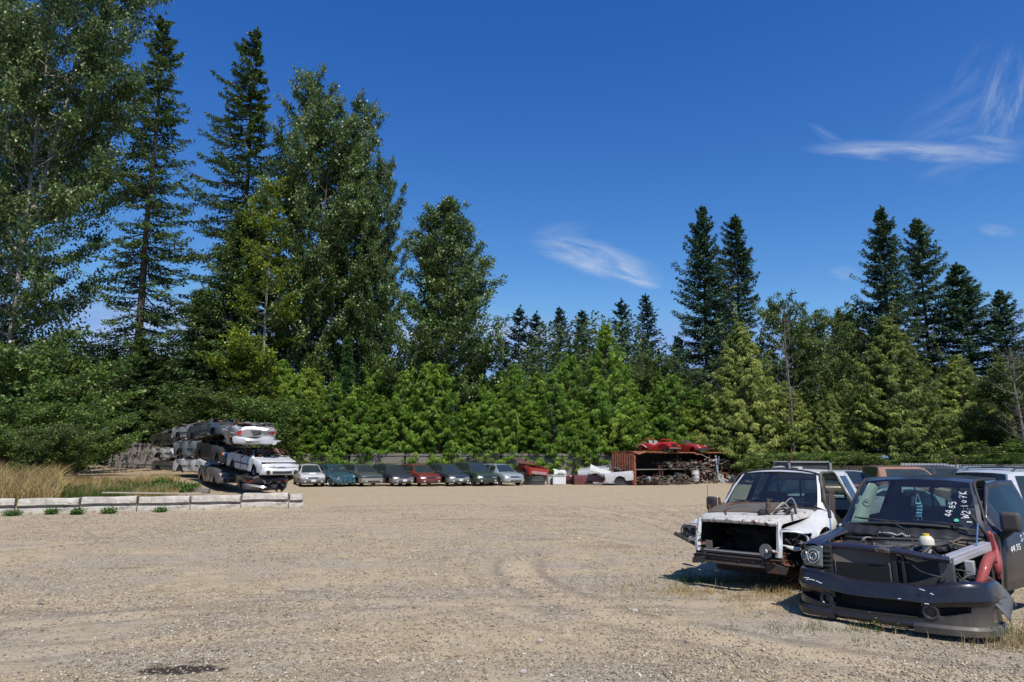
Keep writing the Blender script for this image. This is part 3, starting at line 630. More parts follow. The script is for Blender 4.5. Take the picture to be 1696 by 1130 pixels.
# the cedar hedge along the board fence
under = ['the white wagon', 'the smashed teal wagon', 'the green-grey wagon', 'the first dark blue wagon', 'the red wagon', 'the second dark blue wagon', 'the green wagon', 'the silver wagon', 'the red pickup bed', 'the white washer', 'the maroon pickup bed', 'the white pickup bed']
hx = list(range(450, 1010, 36))
for i, px in enumerate(hx):
    u = min(len(under) - 1, int((px - 480) / 47)) if px > 480 else 0
    plant(['hedgeA', 'hedgeB', 'hedgeC'][i % 3], px + random.uniform(-8, 8), 636 + random.uniform(-30, 34), 57.4 + random.uniform(-.4, .5), wx=random.uniform(.92, 1.1),
          label='bright green hedge cedar hanging over the board fence' , cat='cedar', group='hedge cedars behind the board fence')
for i, px in enumerate(range(470, 960, 52)):
    plant(['hedgeB', 'hedgeC', 'hedgeA'][i % 3], px + random.uniform(-12, 12), 606 + random.uniform(-26, 24), 61 + random.uniform(-.6, .6), wx=random.uniform(1.0, 1.2),
          label='taller bright cedar standing in the second row of the hedge', cat='cedar', group='second row of hedge cedars')
for i, (px, top) in enumerate(((1045, 640), (1075, 655), (1110, 625), (1150, 650), (1185, 660))):
    plant(['hedgeC', 'hedgeA', 'hedgeB'][i % 3], px, top, 60 + (i % 2), wx=1.05, label='bright green cedar behind the rusty container', cat='cedar', group='cedars behind the container')
for i, (px, top, Y, key, w_, lab) in enumerate((
        (10, 650, 40, 'shrubA', .95, 'dark leafy bush at the left edge above the dry grass'), (62, 620, 47, 'shrubB', 1.1, 'tall leafy bush in the left thicket'),
        (142, 668, 42, 'shrubA', .74, 'rounded bush in front of the left thicket'), (95, 700, 36, 'shrubB', .6, 'low bush nearest the dry grass'),
        (205, 625, 63.5, 'shrubB', 1.25, 'leafy bush left of the visible fence boards'), (60, 560, 48, 'shrubA', 1.5, 'broad high bush under the huge cottonwood'),
        (180, 575, 66, 'shrubA', 1.6, 'high bush under the gappy fir'), (265, 650, 62.5, 'shrubB', 1.1, 'bush rising behind the visible fence boards'),
        (320, 640, 63, 'shrubA', 1.3, 'bush behind the left end of the stacked wrecks'), (230, 690, 60.5, 'shrubA', .75, 'low bright bush hanging over the fence boards'),
        (1325, 745, 52, 'shrubA', 1.2, 'leafy bush behind the metal fence above the white pickup'), (1385, 748, 52, 'shrubB', 1.2, 'bush behind the brown vehicle'),
        (1600, 748, 50, 'shrubA', 1.2, 'bright leafy bush behind the corrugated fence'), (1650, 742, 52, 'shrubB', 1.2, 'bush left of the bare tree at the right edge'),
        (1695, 725, 52, 'shrubA', 1.3, 'bush at the right edge behind the fence'), 
        (370, 640, 56, 'shrubB', 1.5, 'bush between the dense fir and the stacked wrecks'), (430, 655, 55, 'shrubA', 1.2, 'bush over the top of the stacked wrecks'))):
    plant(key, px, top, Y, wx=w_, label=lab, cat='bush')
# far-off wood behind it all: reads as one mass
def wood(n, seed, lo, hi, Y0, Y1, top_fn):
    g = np.random.default_rng(seed); X = g.uniform(lo, hi, n); Y = g.uniform(Y0, Y1, n)
    t = top_fn(X); Z = t * g.random(n) ** .6 * (.75 + .5 * vnoise(X, Y, 5, 3.0)) * (.8 + .3 * vnoise(X, Y, 6, 9))
    lv = Leaves(); D = g.normal(0, 1, (n, 3)); N = g.normal(0, .7, (n, 3)) + np.array([0, -.3, .8])
    lv.add(np.stack([X, Y, Z], -1), D, N, .42 * (.7 + .6 * g.random(n)), .26, np.clip(g.normal(.35, .16, n), 0, 1)); return lv.mesh('woodland')
wd = wood(150000, 8, -66, 72, 68, 82, lambda X: 12.5 + 2.5 * np.sin(X * .21) + np.where(X < -25, 2, 0))
wd.materials.append(FOL['alder']); o = bpy.data.objects.new('far_woodland', wd); COL.objects.link(o)
tag(o, 'dark mass of woodland seen through gaps behind the named trees', 'woodland', kind='stuff')
# ------------------------------------------------------------------ vehicle kit (local axes: +x forward, +y the vehicle's left, z up)
NR = 10
def ring_pts(k):
    """half ring, sill -> roof centre"""
    zb, w, zm, zbelt, wt, zt, cr = k
    r4 = (w * .962, zbelt); r7 = (wt, zt); lp = lambda t: (r4[0] + (r7[0] - r4[0]) * t, r4[1] + (r7[1] - r4[1]) * t)
    return [(w * .90, zb), (w * .975, zb + .06), (w, zm), (w * .992, zbelt - .05), r4, lp(.06), lp(.90), r7, (wt * .94, zt + cr * .25), (wt * .55, zt + cr * .8), (0, zt + cr)]
def keyed(keys, x):
    if x <= keys[0][0]: return keys[0][1:]
    for a, b in zip(keys, keys[1:]):
        if x <= b[0]:
            t = (x - a[0]) / max(b[0] - a[0], 1e-6); return tuple(p + (q - p) * t for p, q in zip(a[1:], b[1:]))
    return keys[-1][1:]
class Body:
    """lofted car body. keys rear->front: (x, zb, w, zm, zbelt, wt, zt, crown)
    arches: [(x, z, r)]; glass: {'windshield': (x0, x1), 'rear_window': (x0, x1), 'side_window': [(x0, x1), ...]}"""
    def __init__(s, keys, arches, glass, bow_f=.16, bow_r=.10, holes=(), step=.11):
        s.keys = keys; s.glass = glass; s.bow_f = bow_f; s.bow_r = bow_r
        x0, x1 = keys[0][0], keys[-1][0]; S = set(round(k[0], 4) for k in keys)
        for g in glass.get('side_window', []): S |= {round(g[0], 4), round(g[1], 4)}
        for g in holes: S |= {round(g[0], 4), round(g[1], 4)}
        for (ax, az, ar) in arches:
            for i in range(-8, 9): S.add(round(ax + ar * math.sin(i / 8 * math.pi / 2), 4))
        x = x0
        while x < x1: S.add(round(x, 4)); x += step
        S = sorted(S); X = [S[0]]
        for v in S[1:]:
            if v - X[-1] > .006: X.append(v)
        s.X = X; s.x0 = x0; s.x1 = x1; s.P = []
        for x in X:
            k = keyed(keys, x); pts = [list(p) for p in ring_pts(k)]
            for (ax, az, ar) in arches:
                if abs(x - ax) < ar + 1e-3:
                    zz = az + math.sqrt(max(0, ar * ar - (x - ax) ** 2))
                    for q, p in enumerate(pts[:4]):
                        lo = zz + .004 * q
                        if p[1] < lo: p[1] = lo
                    if pts[0][1] >= zz: pts[0][0] = pts[1][0] * .985 + .012
            ring = []
            full = pts + [[-p[0], p[1]] for p in reversed(pts[:-1])]
            for y, z in full:
                ring.append((s.bowx(x, y, k[1]), y, z))
            s.P.append(ring)
    def bowx(s, x, y, w):
        u = min(1, abs(y) / max(w, .01)); f = max(0, 1 - (s.x1 - x) / .75); r = max(0, 1 - (x - s.x0) / .6)
        return x - s.bow_f * u ** 2.6 * f + s.bow_r * u ** 2.6 * r
    def region(s, i, j):
        """which glass a face belongs to (i = station interval, j = ring interval 0..19)"""
        xm = (s.X[i] + s.X[i + 1]) / 2; jj = j if j < NR else 2 * NR - 1 - j; g = s.glass
        for n in ('windshield', 'rear_window'):
            if n in g and g[n][0] < xm < g[n][1] and jj >= 8: return n
        if jj == 5:
            for q, (a, b) in enumerate(g.get('side_window', [])):
                if a < xm < b: return 'side_window', q, j < NR
        return None
    def build(s, root, paintm, glassm, deform=None, skip_glass=(), opening=None, solid=0, cls='body', dz=0, sharp=28, mats2=None, matfn=None):
        n = 2 * NR + 1; parts = {}
        for i in range(len(s.X) - 1):
            for j in range(n - 1):
                r = s.region(i, j)
                if opening and opening((s.X[i] + s.X[i + 1]) / 2, j): continue
                parts.setdefault(r, []).append((i, j))
        out = {}
        for r, fl in parts.items():
            if r is not None and (r if isinstance(r, str) else r[0]) in skip_glass: continue
            mb = MB(); ids = {}; off = 0 if r is None else -.004
            def vid(i, j):
                if (i, j) not in ids:
                    p = s.P[i][j]
                    if deform: p = deform(*p)
                    ids[(i, j)] = len(mb.v); mb.v.append(tuple(p))
                return ids[(i, j)]
            for (i, j) in fl:
                mb.f.append((vid(i, j), vid(i + 1, j), vid(i + 1, j + 1), vid(i, j + 1)))
                mb.m.append(matfn((s.X[i] + s.X[i + 1]) / 2, j if j < NR else 2 * NR - 1 - j) if (matfn and r is None) else 0)
            if r is None:
                for i in (0, len(s.X) - 1):
                    f = tuple(vid(i, j) for j in range(n)); mb.f.append(f if i else tuple(reversed(f))); mb.m.append(0)
                # floor pan
                for i in range(len(s.X) - 1): pass
                out['body'] = mb.build(cls, mats2 or paintm, root, sharp=sharp, solid=solid)
            else:
                nm = r if isinstance(r, str) else r[0]; out[r] = mb.build(nm, glassm, root, sharp=sharp)
        return out
def wheel_mesh(key, r, w, rim, spokes=5, rimcol='rim_alloy'):
    """returns list of (name, mesh) built once"""
    if key in WH: return WH[key]
    t = MB(); t.lathe((0, -w / 2, 0), (0, 1, 0), [(0, rim), (0, r * .9), (.02, r * .985), (w * .3, r), (w * .7, r), (w - .02, r * .985), (w, r * .9), (w, rim)], 24)
    q = MB(); q.lathe((0, -w / 2 + .01, 0), (0, 1, 0), [(0, rim * .97), (.02, rim * .9), (w * .5, rim * .86), (w - .05, rim * .9), (w - .01, rim * 1.0)], 24)
    q.lathe((0, w / 2 - .05, 0), (0, 1, 0), [(0, 0.001), (0, rim * .25), (.015, rim * .2), (.02, .001)], 16)
    for i in range(spokes):
        a = 6.283 * i / spokes; c = (math.cos(a) * rim * .55, w / 2 - .045, math.sin(a) * rim * .55)
        q.box(c, (rim * .85, .03, rim * .30), rot=(0, -a, 0), mi=0)
    q.lathe((0, w / 2 - .09, 0), (0, 1, 0), [(0, .001), (0, rim * .9)], 16, mi=1)
    WH[key] = (t, q, rimcol); return WH[key]
WH = {}; WM = {}
def add_wheel(root, c, key, r, w, rim, spokes=5, yflip=False, rimmat=None):
    if key not in WM:
        t, q, _ = wheel_mesh(key, r, w, rim, spokes)
        a = t.build('tyre', flat('rubber_black', (.022, .021, .020), .85, dirt=.8, dirtcol=(.10, .085, .065)), None); b = q.build('rim', [rimmat or flat('rim_alloy', (.42, .42, .43), .35, .7), flat('brake_dark', (.03, .025, .02), .8)], None)
        WM[key] = (a.data, b.data); bpy.data.objects.remove(a); bpy.data.objects.remove(b)
    e = bpy.data.objects.new('wheel', None); COL.objects.link(e); e.parent = root; e.location = c; e.rotation_euler = (0, 0, math.pi if c[1] < 0 else 0)
    for nm, md in zip(('tyre', 'rim'), WM[key]):
        o = bpy.data.objects.new(nm, md); COL.objects.link(o); o.parent = e
    return e
def sweep_bar(w, x, bow, prof, n=24, wrap=.0, p=2.6):
    """a bar across the car following the bowed nose; prof = closed list of (dx, z)"""
    mb = MB(); k = len(prof); vs = []
    for i in range(n + 1):
        u = -1 + 2 * i / n; y = w * u; xb = x - bow * abs(u) ** p - wrap * max(0, (abs(u) - .93) / .07)
        for dx, z in prof: vs.append((xb + dx * (1 if abs(u) < .98 else .6), y, z))
    fs = [(i * k + j, i * k + (j + 1) % k, (i + 1) * k + (j + 1) % k, (i + 1) * k + j) for i in range(n) for j in range(k)]
    fs += [tuple(range(k)), tuple(reversed(range(n * k, n * k + k)))]
    return mb.add(vs, fs)
def nose_patch(y0, y1, z0, z1, xf, sign=1, bow=.16, w=.86, dx=.012, slope=0.0, n=5, p=2.6, rnd=.0):
    mb = MB()
    def fn(u, v):
        y = y0 + (y1 - y0) * u; z = z0 + (z1 - z0) * v; xx = xf - sign * (bow * (abs(y) / w) ** p) + sign * dx - sign * slope * v
        return (xx, y, z)
    mb.grid(fn, n, 3); return mb
DARK = lambda: flat('black_plastic', (.018, .018, .019), .6, dirt=.5, dirtcol=(.09, .08, .065))
GREYP = lambda: flat('grey_plastic', (.12, .125, .13), .55, dirt=.4)
CHROME = lambda: paint('chrome', (.62, .63, .64), .15, 1.0, dirt=.3, coat=0)
LENS = lambda: paint('lamp_lens', (.55, .56, .54), .12, .35, dirt=.35, coat=.8)
AMBER = lambda: paint('amber_lens', (.75, .22, .03), .15, 0, dirt=.1, coat=.8)
REDL = lambda: paint('red_lens', (.45, .015, .012), .15, 0, dirt=.1, coat=.8)
PLATE = lambda: flat('license_plate_white', (.70, .71, .74), .4)
UNDER = lambda: flat('underbody_dark', (.016, .014, .013), .9)
RUST = lambda: flat('rusty_steel', (.13, .065, .04), .85, rust=.8, dirt=.4)

WAGON_KEYS = [ # x, zb, w, zm, zbelt, wt, zt, crown
 (0.00, .36, .70, .55, .78, .62, .90, .03), (.06, .30, .82, .60, .86, .60, 1.10, .03), (.30, .27, .845, .62, .93, .575, 1.43, .035),
 (.45, .26, .85, .62, .95, .57, 1.48, .035), (1.5, .25, .86, .60, .93, .58, 1.51, .04), (2.45, .25, .865, .60, .91, .58, 1.47, .04), (2.75, .25, .865, .60, .905, .575, 1.42, .035),
 (3.50, .25, .865, .60, .90, .74, .935, .03), (3.62, .25, .865, .60, .89, .76, .91, .035), (4.2, .26, .855, .58, .82, .74, .85, .03), (4.55, .30, .82, .55, .73, .68, .755, .02), (4.68, .36, .76, .52, .64, .62, .66, .01)]
def make_wagon(label, col, loc, rz, lower=None, group='parked wagons lined up nose-out along the board fence', wheels=(1, 1, 1, 1), smashed=False, lamp=True, plate=True, scoop=False, rack=True, rough=.3, rear=False, tall=1.0, grille='bar', rimset='w5', sag=0.0, fog=True):
    root = empty('parked_wagon', loc, rz, label=label, cat='wagon', group=group); root.rotation_euler = (0, R(sag), rz)
    nm = 'wagon_paint_%s' % '_'.join('%02d' % int(c * 100) for c in col); pm = paint(nm, col, rough, .25, dirt=.45, coat=.7)
    lm = paint('lower_' + nm, lower, .5, .1, dirt=.5, coat=.2) if lower else pm
    keys = [tuple([k[0], k[1] * tall, k[2], k[3] * tall, k[4] * tall, k[5], k[6] * tall, k[7]]) for k in WAGON_KEYS]
    B = Body(keys, [(.95, .30, .36), (3.68, .30, .36)], {'windshield': (2.75, 3.50), 'rear_window': (.06, .30), 'side_window': [(.42, 1.18), (1.28, 2.02), (2.10, 2.90)]})
    def crumple(x, y, z):
        if not smashed: return (x, y, z)
        f = max(0, min(1, (x - 3.75) / .8)); n = math.sin(y * 9 + z * 13) * .07 + math.sin(y * 21 - x * 17) * .05
        return (x - f * (.16 + n + .12 * math.sin(y * 4 + 1)), y + f * .04 * math.sin(z * 20), z + f * (.05 * math.sin(y * 11 + x * 9) - .03))
    B.build(root, pm, glass_dark(), deform=crumple, mats2=[pm, lm], matfn=(lambda x, jj: 1 if jj < 2 else 0) if lower else None)
    xf = 4.68
    pr = [(0, .24), (.05, .28), (.085, .38), (.08, .50), (.03, .55), (-.12, .55), (-.12, .24)]
    bm_ = sweep_bar(.83, xf - .02, .20, pr, wrap=.06)
    if smashed: bm_.deform(lambda x, y, z: (x - .15 - .1 * math.sin(y * 5) + .04 * math.sin(y * 17), y, z - .06 + .05 * math.sin(y * 7)))
    bm_.build('bumper', lm, root)
    if not smashed:
        nose_patch(-.45, .45, .30, .38, xf + .065, bow=.2, w=.83, n=8).build('air_intake', DARK(), root)
    g = nose_patch(-.34, .34, .585, .70, xf - .02, bow=.18, slope=.05, n=8)
    if smashed: g.deform(crumple)
    go = g.build('grille', DARK(), root)
    c = MB()
    for z in (.60, .645, .70): c.tube([(xf + .0 - .18 * (abs(y) / .86) ** 2.6 - .05 * (z - .585) / .115, y, z) for y in (-.34, -.15, 0, .15, .34)], .008, 5)
    if not smashed: c.build('grille_bar', CHROME(), go)
    for sg in (-1, 1):
        if smashed and sg > 0: continue
        h = nose_patch(sg * .38, sg * .74, .575, .71, xf - .02, bow=.19, slope=.07, n=5)
        if lamp: h.deform(crumple).build('headlight', LENS(), root)
        else: h.deform(crumple).build('headlight', DARK(), root)
        if lamp: nose_patch(sg * .72, sg * .80, .575, .70, xf - .02, bow=.21, slope=.07, n=3).deform(crumple).build('turn_signal', AMBER(), root)
        if not smashed and fog:
            f = MB(); f.lathe((xf + .02, sg * .55, .37), (1, 0, 0), [(0, .075), (.03, .07), (.035, .001)], 14); f.build('fog_lamp', LENS(), root)
        m = MB(); m.box((2.98, sg * .97, .98), (.13, .20, .13), rot=(0, 0, sg * .15)); m.build('wing_mirror', DARK() if not scoop else pm, root, bevel=.03)
    if plate and not smashed:
        p = MB(); p.box((xf + .075, 0, .43), (.01, .30, .15)); p.build('license_plate', PLATE(), root)
    if scoop:
        s = MB(); s.box((3.95, 0, .90), (.34, .5, .06), rot=(0, -.03, 0), taper=.8); s.build('hood_scoop', pm, root, bevel=.02)
    if rack:
        for sg in (-1, 1):
            k = MB(); k.tube([(.5, sg * .56, 1.52 * tall), (.6, sg * .56, 1.57 * tall), (2.3, sg * .56, 1.57 * tall), (2.42, sg * .56, 1.50 * tall)], .016, 6); k.build('roof_rail', DARK(), root)
    for sg in (-1, 1):
        d = MB(); d.box((2.17, sg * .864, .36), (1.9, .012, .014))
        for x in (1.23, 2.06, 3.1): d.box((x, sg * .868, .62), (.012, .012, .54))
        d.build('door_seam', DARK(), root)
        for x in (1.35, 2.2):
            d = MB(); d.box((x + .04, sg * .872, .84), (.16, .02, .03)); d.build('door_handle', DARK(), root)
    u = MB(); u.box((2.3, 0, .34), (3.9, 1.36, .28)); u.build('underbody', UNDER(), root)
    for sg in (-1, 1):
        t = nose_patch(sg * .55, sg * .78, .72, .95, 0.03, sign=-1, bow=.10, dx=.02, n=3); t.build('taillight', REDL(), root)
    for i, (x, y) in enumerate(((3.68, -.76), (3.68, .76), (.95, -.76), (.95, .76))):
        if wheels[i]: add_wheel(root, (x, y, .30), rimset, .315, .19, .20, 5)
        else:
            b = MB(); b.lathe((x, y * .93 - .03, .33), (0, 1, 0), [(0, .001), (0, .13), (.03, .13), (.03, .06), (.07, .05), (.07, .001)], 16); b.build('brake_disc', RUST(), root)
    return root
RZ0 = lambda deg: R(-90 + deg)        # nose towards the camera, turned deg towards the right
ROW = 49.0
def row_spot(px, Y=None):
    p = at(px, 800, Y or ROW); return p.x, p.y
wag = [
 (513, 'white wagon with grey lower panels, half hidden behind the stacked wrecks', (.72, .72, .70), (.16, .17, .18), dict(scoop=True, rimset='w5')),
 (567, 'teal wagon with smashed-in nose and shattered windshield', (.012, .09, .13), None, dict(smashed=True, rough=.25)),
 (613, 'green-grey wagon with grille bare and a front wheel missing', (.075, .10, .10), (.27, .27, .24), dict(wheels=(0, 0, 1, 1), plate=False, lamp=False)),
 (664, 'dark blue wagon with grey lower panels between the green-grey and red wagons', (.018, .028, .055), (.17, .18, .20), dict(wheels=(0, 1, 1, 1))),
 (709, 'dark red wagon without a front wheel in the row', (.20, .020, .018), None, dict(wheels=(0, 0, 1, 1), plate=False)),
 (757, 'dark blue wagon with grey lower panels between the red and green wagons', (.020, .040, .070), (.19, .21, .23), dict(wheels=(0, 1, 1, 1))),
 (803, 'dark green wagon standing taller than its neighbours with amber headlight', (.020, .055, .040), None, dict(tall=1.07, plate=False)),
 (848, 'silver-blue wagon with fog lamps at the right end of the row', (.36, .42, .45), None, dict(plate=False)),
]
for i, (px, lab, col, low, kw) in enumerate(wag):
    x, y = row_spot(px + 6, 47.5 + i * .25)
    rz = RZ0([24, 36, 36, 34, 32, 31, 30, 30][i])
    # px marks the middle of the nose; step back by the body length
    fx, fy = math.cos(rz), math.sin(rz); X, Yq = x - 4.68 * fx, y - 4.68 * fy
    make_wagon(lab, col, (X, Yq, gzf(x, y) - .0), rz, low, **kw)
w1 = [o for o in bpy.data.objects if o.name.startswith('parked_wagon') and 'teal' in o.get('label', '')][0]
k = MB(); g = random.Random(3)
for i in range(14):
    y = g.uniform(-.5, .5); k.box((3.05 + g.uniform(-.2, .2), y, 1.16 + g.uniform(-.05, .1)), (.02, .10 * g.random() + .02, .03), rot=(g.random() * 3, g.random(), g.random()))
k.build('broken_glass', flat('crazed_glass', (.6, .68, .66), .25), w1)

# ---- generic extra cars for the background on the right
COUPE_KEYS = [(0.0, .42, .72, .58, .80, .66, .84, .02), (.08, .32, .84, .60, .90, .70, .94, .03), (.75, .27, .87, .62, .97, .72, 1.00, .03), (.95, .26, .875, .62, .97, .68, 1.03, .03),
 (1.75, .25, .88, .60, .95, .56, 1.34, .04), (2.5, .25, .88, .60, .93, .56, 1.37, .04), (2.75, .25, .88, .60, .92, .55, 1.34, .04), (3.60, .25, .88, .60, .90, .76, .93, .03), (3.75, .25, .88, .59, .885, .78, .91, .03),
 (4.35, .26, .865, .56, .78, .75, .81, .03), (4.75, .28, .82, .52, .66, .68, .68, .02), (4.88, .34, .76, .50, .58, .62, .60, .01)]
SUV_KEYS = [(0.0, .46, .86, .76, 1.06, .80, 1.10, .02), (.04, .40, .895, .78, 1.09, .80, 1.16, .03), (.18, .38, .90, .78, 1.10, .70, 1.72, .03), (.35, .36, .905, .78, 1.10, .70, 1.76, .035), (2.5, .36, .91, .76, 1.08, .70, 1.77, .04), (2.8, .36, .91, .76, 1.08, .70, 1.73, .04),
 (3.35, .36, .91, .76, 1.07, .78, 1.11, .04), (3.45, .36, .91, .76, 1.06, .80, 1.09, .04), (4.25, .38, .90, .72, 1.00, .80, 1.04, .03), (4.45, .44, .88, .70, .92, .78, .95, .02), (4.52, .50, .84, .68, .84, .74, .86, .01)]
def simple_car(name, label, cat, keys, col, loc, rz, arches, glass, rr=.33, group=None, rack=False, mirrors=True, glassm=None, crush=None, parts=True, lampz=(.58, .70), wheels=(1, 1, 1, 1), rough=.3, rot=None, tail=(.75, .95), noglass=()):
    root = empty(name, loc, rz, rot=rot, label=label, cat=cat, group=group)
    nm = 'paint_%s' % '_'.join('%03d' % int(c * 1000) for c in col); pm = paint(nm, col, rough, .2, dirt=.45, coat=.6)
    B = Body(keys, arches, glass); B.build(root, pm, glassm or glass_dark(), deform=crush, skip_glass=noglass)
    L = keys[-1][0]; w = keys[-1][2] + .05
    if parts:
        for sg in (-1, 1):
            h = nose_patch(sg * .42, sg * (w - .06), lampz[0], lampz[1], L - .03, bow=.18, slope=.05, n=5)
            if crush: h.deform(crush)
            h.build('headlight', LENS(), root)
            t = nose_patch(sg * .52, sg * (w - .02), tail[0], tail[1], .02, sign=-1, bow=.10, dx=.02, n=3)
            if crush: t.deform(crush)
            t.build('taillight', REDL(), root)
            if mirrors and not crush:
                ws = glass['windshield'][1]; m = MB(); m.box((ws - .45, sg * 1.0, keys[5][4] + .08), (.13, .2, .15)); m.build('wing_mirror', DARK(), root, bevel=.03)
        b = sweep_bar(w, L - .02, .20, [(0, keys[-1][1] - .1), (.07, keys[-1][1] - .05), (.08, keys[-1][1] + .1), (.02, keys[-1][1] + .16), (-.1, keys[-1][1] + .16), (-.1, keys[-1][1] - .1)], wrap=.06)
        if crush: b.deform(crush)
        b.build('bumper', pm, root)
        g = nose_patch(-.36, .36, lampz[0], lampz[1], L - .03, bow=.18, slope=.05, n=6)
        if crush: g.deform(crush)
        g.build('grille', DARK(), root)
    if rack:
        zt = max(k[6] for k in keys)
        for sg in (-1, 1):
            k = MB(); k.tube([(.4, sg * .6, zt + .0), (.5, sg * .6, zt + .07), (2.3, sg * .6, zt + .07), (2.4, sg * .6, zt)], .018, 6)
            k.build('roof_rail', DARK(), root)
        for x in (.8, 1.9):
            k = MB(); k.tube([(x, -.6, zt + .08), (x, .6, zt + .08)], .016, 6); k.build('roof_rack_bar', DARK(), root)
    u = MB(); u.box((L / 2, 0, keys[4][1] + .1), (L * .84, 1.36, .26)); u.build('underbody', UNDER(), root)
    for i, (ax, az, ar) in enumerate(reversed(arches)):
        for sg in (-1, 1):
            if wheels[i * 2 + (sg > 0)]: add_wheel(root, (ax, sg * .78, az), 'c%d' % int(rr * 100), rr, .21, rr * .62, 5)
    return root
CG = {'windshield': (2.75, 3.60), 'rear_window': (.95, 1.75), 'side_window': [(1.35, 2.15), (2.25, 3.05)]}
SG = {'windshield': (2.8, 3.35), 'rear_window': (.045, .18), 'side_window': [(.32, 1.22), (1.32, 2.02), (2.12, 2.9)]}
# ------------------------------------------------------------------ flattened wrecks piled three high
def crusher(seed, roof=.16, belt=.90, amp=.05, squash=1.0, bend=0.0):
    g = random.Random(seed); a, b, c = g.uniform(3, 6), g.uniform(5, 9), g.uniform(0, 6)
    def f(x, y, z):
        if z > belt:
            z = belt + (z - belt) * roof + .10 * (math.sin(x * a + c) * .5 + math.sin(y * b + x * 3 + c) * .5) * min(1, (z - belt) / .15)
            y = y * (1.06 + .03 * math.sin(x * 7 + c)); x = x + .06 * math.sin(y * 6 + x * 4)
        n = amp * math.sin(x * 5.1 + z * 7 + c) * math.sin(y * 4.3 + c)
        return (x + n * .4, y + n * .7, z * squash + n * .35 + bend * math.sin(x * .7) * .1)
    return f
def crumpled_sheet(mb, c, sx, sy, amp, seed, n=12, mi=0, tilt=0.0):
    g = random.Random(seed); ph = [g.uniform(0, 6.28) for _ in range(6)]; J = {}
    def fn(u, v):
        k = (round(u * n), round(v * n)); j = J.setdefault(k, (g.uniform(-.04, .04), g.uniform(-.04, .04), g.uniform(-1, 1)))
        x = (u - .5) * sx; y = (v - .5) * sy
        z = amp * (.5 * math.sin(x * 4 + ph[0] + y * 2) + .4 * math.sin(y * 6 + ph[1] - x * 3) + .5 * j[2]) + tilt * x
        return (c[0] + x + j[0], c[1] + y + j[1], c[2] + z)
    return mb.grid(fn, n, n, mi)
def scrap_bits(mb, lo, hi, n, seed, nm=3, s=1.0):
    g = random.Random(seed)
    for i in range(n):
        p = [g.uniform(a, b) for a, b in zip(lo, hi)]; t = g.random(); m = g.randrange(nm)
        if t < .45: mb.box(p, (s * g.uniform(.12, .7), s * g.uniform(.03, .10), s * g.uniform(.015, .06)), rot=(g.uniform(-1, 1), g.uniform(-.6, .6), g.uniform(0, 3.1)), mi=m)
        elif t < .8:
            q = Vector(p); pts = [q]; d = Vector((g.uniform(-1, 1), g.uniform(-1, 1), g.uniform(-.4, .4))).normalized()
            for k in range(4): q = q + d * s * .14; pts.append(q); d = (d + Vector((g.uniform(-.6, .6), g.uniform(-.6, .6), g.uniform(-.5, .4)))).normalized()
            mb.tube(pts, s * g.uniform(.010, .03), 5, mi=m)
        elif t < .92: mb.lathe(p, (g.uniform(-1, 1), g.uniform(-1, 1), g.uniform(-.5, 1)), [(0, .001), (0, s * .10), (s * .05, s * .11), (s * .07, s * .05), (s * .14, s * .05), (s * .14, .001)], 10, mi=m)
        else: crumpled_sheet(mb, p, s * .5, s * .35, .06, seed + i, 4, mi=m)
    return mb
def scrap_mats(): return [flat('scrap_grey', (.15, .145, .14), .6, .3, rust=.3), flat('scrap_dark', (.03, .03, .032), .7), RUST(), flat('scrap_palebrown', (.30, .25, .19), .7), flat('scrap_brown', (.12, .085, .06), .8)]
